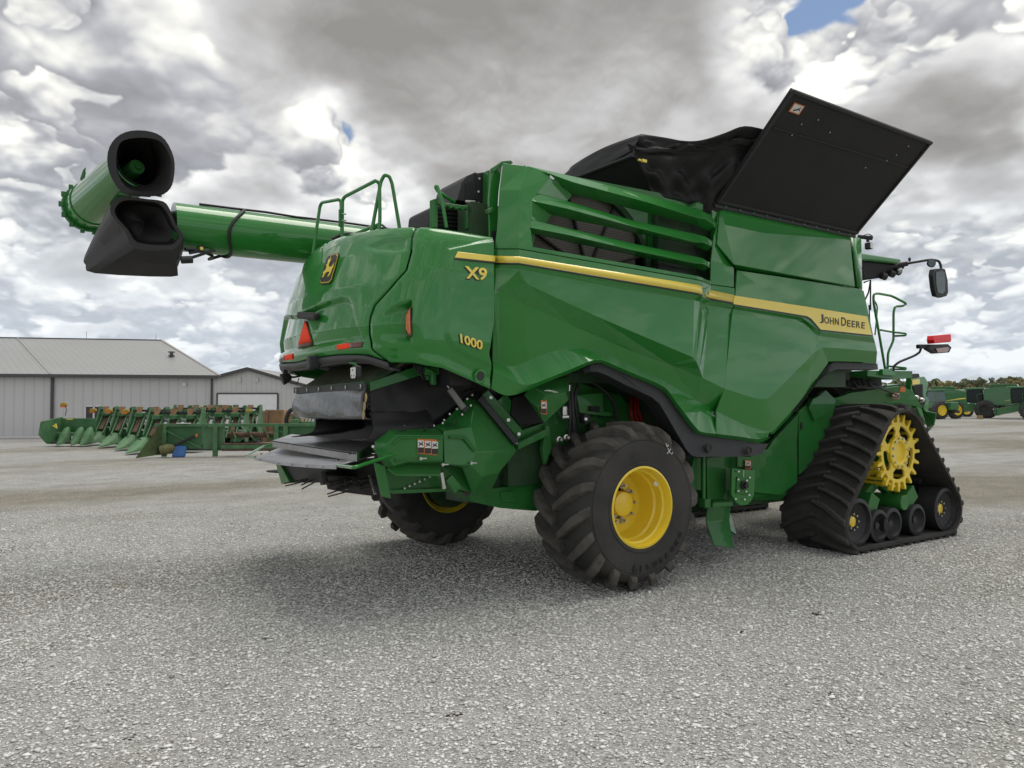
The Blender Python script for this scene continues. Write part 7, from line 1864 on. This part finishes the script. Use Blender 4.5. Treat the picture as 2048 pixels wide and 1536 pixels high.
def far_combine(px, depth_, face, label, dual=False, yelrim=False, platform=True):
    """local axes: x towards the machine's rear, y away from the near side, front at x=0"""
    p, rz = place(px, depth_, face); E = empty('parked_combine', tuple(p), rz); tag(E, label, 'combine harvester', 'farm machines parked across the yard')
    MB().prism([(1.6, -.0, 1.5), (1.6, 0, 3.5), (3.4, 0, 3.75), (5.3, 0, 3.55), (7.6, 0, 3.0), (8.0, 0, 2.2), (7.0, 0, 1.5), (4.5, 0, 1.7), (3.6, 0, 1.5)], (0, 2.9, 0)).build('body', GREENF, E, bevel=.08)
    MB().prism([(2.0, .1, 3.5), (2.3, -.1, 4.0), (4.8, -.1, 4.0), (5.0, .1, 3.6)], (0, 2.8, 0)).build('grain_tank', GREENF, E, bevel=.05)
    MB().prism([(3.4, -.02, 2.0), (5.5, -.02, 2.45), (7.7, -.02, 2.55), (7.75, -.02, 2.4), (5.5, -.02, 2.28)], (0, .03, 0)).build('yellow_stripe', YELDEC, E)
    MB().prism([(-.15, .35, 1.85), (-.25, .35, 3.35), (1.4, .35, 3.45), (1.5, .35, 1.8)], (0, 2.2, 0)).build('cab', FGL, E, bevel=.12)
    MB().bx(-.5, 1.6, .25, 2.65, 3.4, 3.62).build('cab_roof', GREENF, E, bevel=.06)
    MB().bx(-.25, -.18, .30, .40, 1.8, 3.4).build('cab_pillar', GREENF, E); MB().bx(-.25, -.18, 2.5, 2.6, 1.8, 3.4).build('cab_pillar', GREENF, E)
    MB().bx(-.35, -.1, .4, 2.5, 1.7, 1.88).build('cab_sill', GREENF, E, bevel=.03)
    MB().prism([(-1.6, .7, .45), (-1.6, .7, 1.15), (.6, .7, 1.75), (.9, .7, 1.0)], (0, 1.5, 0)).build('feeder_house', GREENF, E, bevel=.03)
    MB().bx(-1.75, -1.6, .55, 2.35, .4, 1.25).build('feeder_face', HD, E, bevel=.03)
    MB().bx(-1.78, -1.74, .7, 2.2, .65, .95).build('feeder_opening', BLK2, E)
    for y in (.6, 2.25): MB().box((-.52, y, 3.5), (.06, .35, .1)).build('work_light', WHT, E)
    far_wheel(E, 1.7, -.15, 1.04, .78, yelrim); far_wheel(E, 1.7, 3.05, 1.04, .78, yelrim)
    for k in range(3): MB().bx(-1.82, -1.76, .6, 2.3, .55 + .2 * k, .60 + .2 * k).build('face_bar', GALV if k == 1 else GREENF, E)
    for y in (.62, 2.2): MB().box((-1.84, y, 1.1), (.05, .2, .16)).build('head_light', WHT, E)
    MB().tube([(1.0, .2, 1.8), (.9, .05, 2.8), (1.5, .05, 2.9)], .03, 6).build('hand_rail', GREENF, E); far_wheel(E, 6.2, .25, .7, .5, True); far_wheel(E, 6.2, 2.65, .7, .5, True)
    MB().cyl((2.2, 3.2, 3.3), (9.2, 3.0, 3.5), .22, n=16).build('unloading_auger', GREENF, E, smooth=40); MB().cyl((7.4, 3.05, 3.45), (7.6, 3.04, 3.46), .27, n=16).build('auger_collar', BLK, E)
    MB().bar((1.0, -.3, 1.6), (1.2, -.3, .35), .5, .05, (1, 0, 0)).build('ladder', HD, E)
    return E
GREENF = mat('far_green_paint', (.03, .16, .045), rough=.45, coat=.5, vary=.1, dust=.12)
# auger arm of the hidden machine on the left points at the viewer's right in this view
far_combine(1936, 88, -38, 'far green combine seen three-quarter front, dark cab, between tractor and rightmost machine')
far_combine(2024, 80, -44, 'rightmost far combine, cut by the photograph edge, green feeder ramp in front')
far_combine(1826, 100, -32, 'far combine half hidden behind the yellow-wheeled tractor, long green auger')
p, rz = place(1874, 84, -78); TR_ = empty('tractor', tuple(p), rz); tag(TR_, 'green farm tractor with tall yellow-rimmed dual tyres and glass cab', 'tractor', 'farm machines parked across the yard')
MB().bx(.4, 2.6, -.5, .5, 1.0, 1.9).build('hood', GREENF, TR_, bevel=.1); MB().bx(-1.2, .4, -.75, .75, 1.2, 1.9).build('fender_body', GREENF, TR_, bevel=.08)
MB().prism([(-1.1, -.7, 1.9), (-1.0, -.65, 3.15), (.3, -.65, 3.15), (.5, -.7, 1.9)], (0, 1.4, 0)).build('cab', mat('pale_cab_glass', (.10, .15, .15), rough=.2), TR_, bevel=.05); MB().bx(-1.2, .45, -.8, .8, 3.15, 3.35).build('cab_roof', GREENF, TR_, bevel=.05)
for x, y in ((-.8, -.75), (.5, -.75)): MB().bx(x - .04, x + .04, y - .02, y + .04, 1.9, 3.15).build('cab_pillar', GREENF, TR_)
for px, dd_ in ((1880, 82), (1911, 84.5)):
    q = P(px, 806, d=dd_); q.z = 0; lq = Matrix.Rotation(-rz, 3, 'Z') @ (q - p)
    # wheels stand side-on to the yard
    w = empty('wheel', tuple(lq), 0); w.parent = TR_; w.rotation_euler.z = math.radians(78 + 14)
    mbw = MB().lathe((0, 0, .98), (0, 1, 0), [(.56, -.3), (.85, -.3), (.95, -.24), (.99, 0), (.95, .24), (.85, .3), (.56, .3)], 36); mbw.build('tyre', RUB, w, smooth=40)
    for s in (-1, 1):
        mbw = MB()
        for k in range(18):
            a = 2 * PI * (k + .25 * (s + 1)) / 18; q0_ = V((.99 * math.cos(a), s * .02, .98 + .99 * math.sin(a))); q1_ = V((.97 * math.cos(a - .16), s * .28, .98 + .97 * math.sin(a - .16))); mbw.bar(q0_, q1_, .08, .09, V((math.cos(a), 0, math.sin(a))))
        mbw.build('tread_lugs', RUBL, w)
    MB().lathe((0, 0, .98), (0, 1, 0), [(.58, -.31), (.54, -.3), (.5, -.12), (.18, -.06), (.16, -.14), (.0005, -.14), (.0005, .1), (.5, .1), (.58, .31)], 32).build('rim', YEL, w, smooth=40)
MB().bx(-1.2, 3.0, -.2, .2, .7, 1.0).build('chassis', IRON, TR_)
q = P(1962, 826, d=82); q.z = 0; bx_ = MB().prism([(-.28, 0, 0), (.28, 0, 0), (.2, 0, .42), (-.2, 0, .42)], (0, .4, 0)).build('cardboard_box', CRT, None, bevel=.01); bx_.location = q; bx_.rotation_euler.z = math.atan2(CR.y, CR.x); tag(bx_, 'small tan box standing on the ground in front of the far combine', 'box')

# ------------------------------------------------------------ wood beyond
def leafmat(name, col):
    m, nt, b = nmat(name); L = nt.links.new
    at = ND(nt, 'ShaderNodeAttribute', attribute_name='tone'); r = ND(nt, 'ShaderNodeVectorMath', operation='SCALE'); r.inputs[0].default_value = col
    mr = ND(nt, 'ShaderNodeMapRange'); L(at.outputs['Fac'], mr.inputs['Value']); mr.inputs['To Min'].default_value = .65; mr.inputs['To Max'].default_value = 1.35
    L(mr.outputs[0], r.inputs['Scale']); L(r.outputs[0], b.inputs['Base Color']); b.inputs['Roughness'].default_value = .9; b.inputs['Specular IOR Level'].default_value = .1
    return m
BARK = mat('bark', (.08, .065, .05), rough=.95, vary=.3)
import numpy as np
def tree(px, depth_, h, w, m, label, seed):
    rg = np.random.default_rng(seed); p = P(px, 806, d=depth_); p.z = 0
    E = empty('tree', tuple(p)); tag(E, label, 'tree', 'trees along the far edge of the yard')
    mb = MB().tube([(0, 0, 0), (.1, 0, h * .3), (.0, .1, h * .6), (.15, 0, h * .85)], [.22, .17, .10, .04], 8)
    for k in range(6):
        a = rg.random() * 6.28; z = h * (.25 + .1 * k * .6); mb.tube([(0, 0, z), (math.cos(a) * w * .3, math.sin(a) * w * .3, z + h * .2)], [.09, .03], 5)
    mb.build('trunk', BARK, E, smooth=40)
    # leaf clumps: sub-crowns scattered in the crown volume
    NCl = 26; cl = []
    for k in range(NCl):
        a = rg.random() * 6.28; rr = w * .5 * rg.random() ** .5; z = h * (.22 + .68 * rg.random()); rr *= math.sqrt(max(.1, 1 - ((z / h - .55) / .5) ** 2)); cl.append((rr * math.cos(a), rr * math.sin(a), z, w * (.10 + .09 * rg.random()), rg.random()))
    NL_ = 1700; n = NL_
    ci = rg.integers(0, NCl, n); c = np.array(cl)[ci]
    d = rg.normal(size=(n, 3)); d /= np.linalg.norm(d, axis=1)[:, None]; rad = c[:, 3] * rg.random(n) ** .35
    ctr = c[:, :3] + d * rad[:, None] * np.array([1, 1, .8])
    s = .13 + .13 * rg.random(n); u = rg.normal(size=(n, 3)); u /= np.linalg.norm(u, axis=1)[:, None]; v = np.cross(u, rg.normal(size=(n, 3))); v /= np.linalg.norm(v, axis=1)[:, None]
    vs = np.stack([ctr + u * s[:, None], ctr + v * s[:, None] * .8, ctr - u * s[:, None], ctr - v * s[:, None] * .8], 1).reshape(-1, 3)
    me = bpy.data.meshes.new('crown'); me.from_pydata(vs.tolist(), [], [(4 * i, 4 * i + 1, 4 * i + 2, 4 * i + 3) for i in range(n)])
    at = me.attributes.new('tone', 'FLOAT', 'POINT'); at.data.foreach_set('value', np.repeat(.35 * c[:, 4] + .65 * rg.random(n), 4).astype('f4'))
    me.materials.append(m); o = bpy.data.objects.new('crown', me); C.objects.link(o); o.parent = E
LM = {'olive': leafmat('olive_leaves', (.26, .27, .14)), 'green': leafmat('green_leaves', (.20, .225, .13)), 'yellow': leafmat('yellowing_leaves', (.42, .38, .18)), 'rust': leafmat('rusty_leaves', (.33, .29, .16)), 'grey': leafmat('grey_green_leaves', (.28, .29, .21))}
TREES = [(1852, 779, 22, 'olive'), (1864, 774, 20, 'grey'), (1876, 766, 20, 'rust'), (1887, 757, 24, 'yellow'), (1899, 759, 20, 'olive'), (1911, 768, 20, 'yellow'), (1923, 762, 22, 'green'), (1935, 758, 20, 'grey'), (1944, 756, 20, 'yellow'), (1957, 751, 26, 'green'), (1968, 755, 20, 'green'), (1981, 753, 26, 'olive'), (1993, 751, 22, 'grey'), (2004, 748, 26, 'green'), (2017, 749, 26, 'olive'), (2030, 752, 24, 'rust'), (2042, 748, 26, 'green'), (2056, 750, 26, 'olive'), (1940, 765, 18, 'rust'), (1903, 772, 20, 'rust')]
kinds = {'olive': 'olive green', 'grey': 'grey green', 'rust': 'rust brown', 'yellow': 'yellowing', 'green': 'dark green'}
names = ['leftmost, half hidden by the feeder arm', 'low, second from the left', 'beside the tractor cab roof', 'tall, above the tractor cab', 'right of the tall yellowing one', 'above the auger of the hidden combine', 'between two paler ones', 'left of the rusty one', 'narrow, pointed, behind the far combine', 'broad, above the far combine roof', 'low gap, right of the broad one', 'broad, over the far combine tank', 'round, over the far auger', 'tallest, left of the rightmost cab', 'over the rightmost combine roof', 'dull, above the rightmost cab', 'close to the edge of the photograph', 'cut off by the edge of the photograph', 'small, low, behind the far combine cab', 'small, low, left of the far combine']
for i, (px, top, wpx, k) in enumerate(TREES):
    D_ = 165 + (i % 3) * 6; h = CAM_H + (806 - top) / FOC * D_
    tree(px, D_, h, wpx * 1.45 / FOC * D_, LM[k], f'{kinds[k]} tree, {names[i]}', 100 + i)
# dense wood behind them
rg = np.random.default_rng(5); n = 26000
pxs = 1700 + rg.random(n) * 480; dd_ = 178 + rg.random(n) * 14
top = 765 + 4 * np.sin(pxs * .09) + 3 * np.sin(pxs * .23 + 1); zmax = CAM_H + (806 - top) / FOC * dd_
z = zmax * rg.random(n) ** .8
X = dd_ * HX + (pxs - CX) / FOC * dd_ * CR.x; Y = dd_ * HY + (pxs - CX) / FOC * dd_ * CR.y
ctr = np.stack([X, Y, z], 1); s = .28 + .25 * rg.random(n); u = rg.normal(size=(n, 3)); u /= np.linalg.norm(u, axis=1)[:, None]; v = np.cross(u, rg.normal(size=(n, 3))); v /= np.linalg.norm(v, axis=1)[:, None]
vs = np.stack([ctr + u * s[:, None], ctr + v * s[:, None], ctr - u * s[:, None], ctr - v * s[:, None]], 1).reshape(-1, 3)
me = bpy.data.meshes.new('far_wood'); me.from_pydata(vs.tolist(), [], [(4 * i, 4 * i + 1, 4 * i + 2, 4 * i + 3) for i in range(n)])
at = me.attributes.new('tone', 'FLOAT', 'POINT'); at.data.foreach_set('value', np.repeat(rg.random(n), 4).astype('f4')); me.materials.append(LM['green'])
o = bpy.data.objects.new('far_wood', me); C.objects.link(o); tag(o, 'dense far-off wood behind the parked machines', None, None, 'stuff')
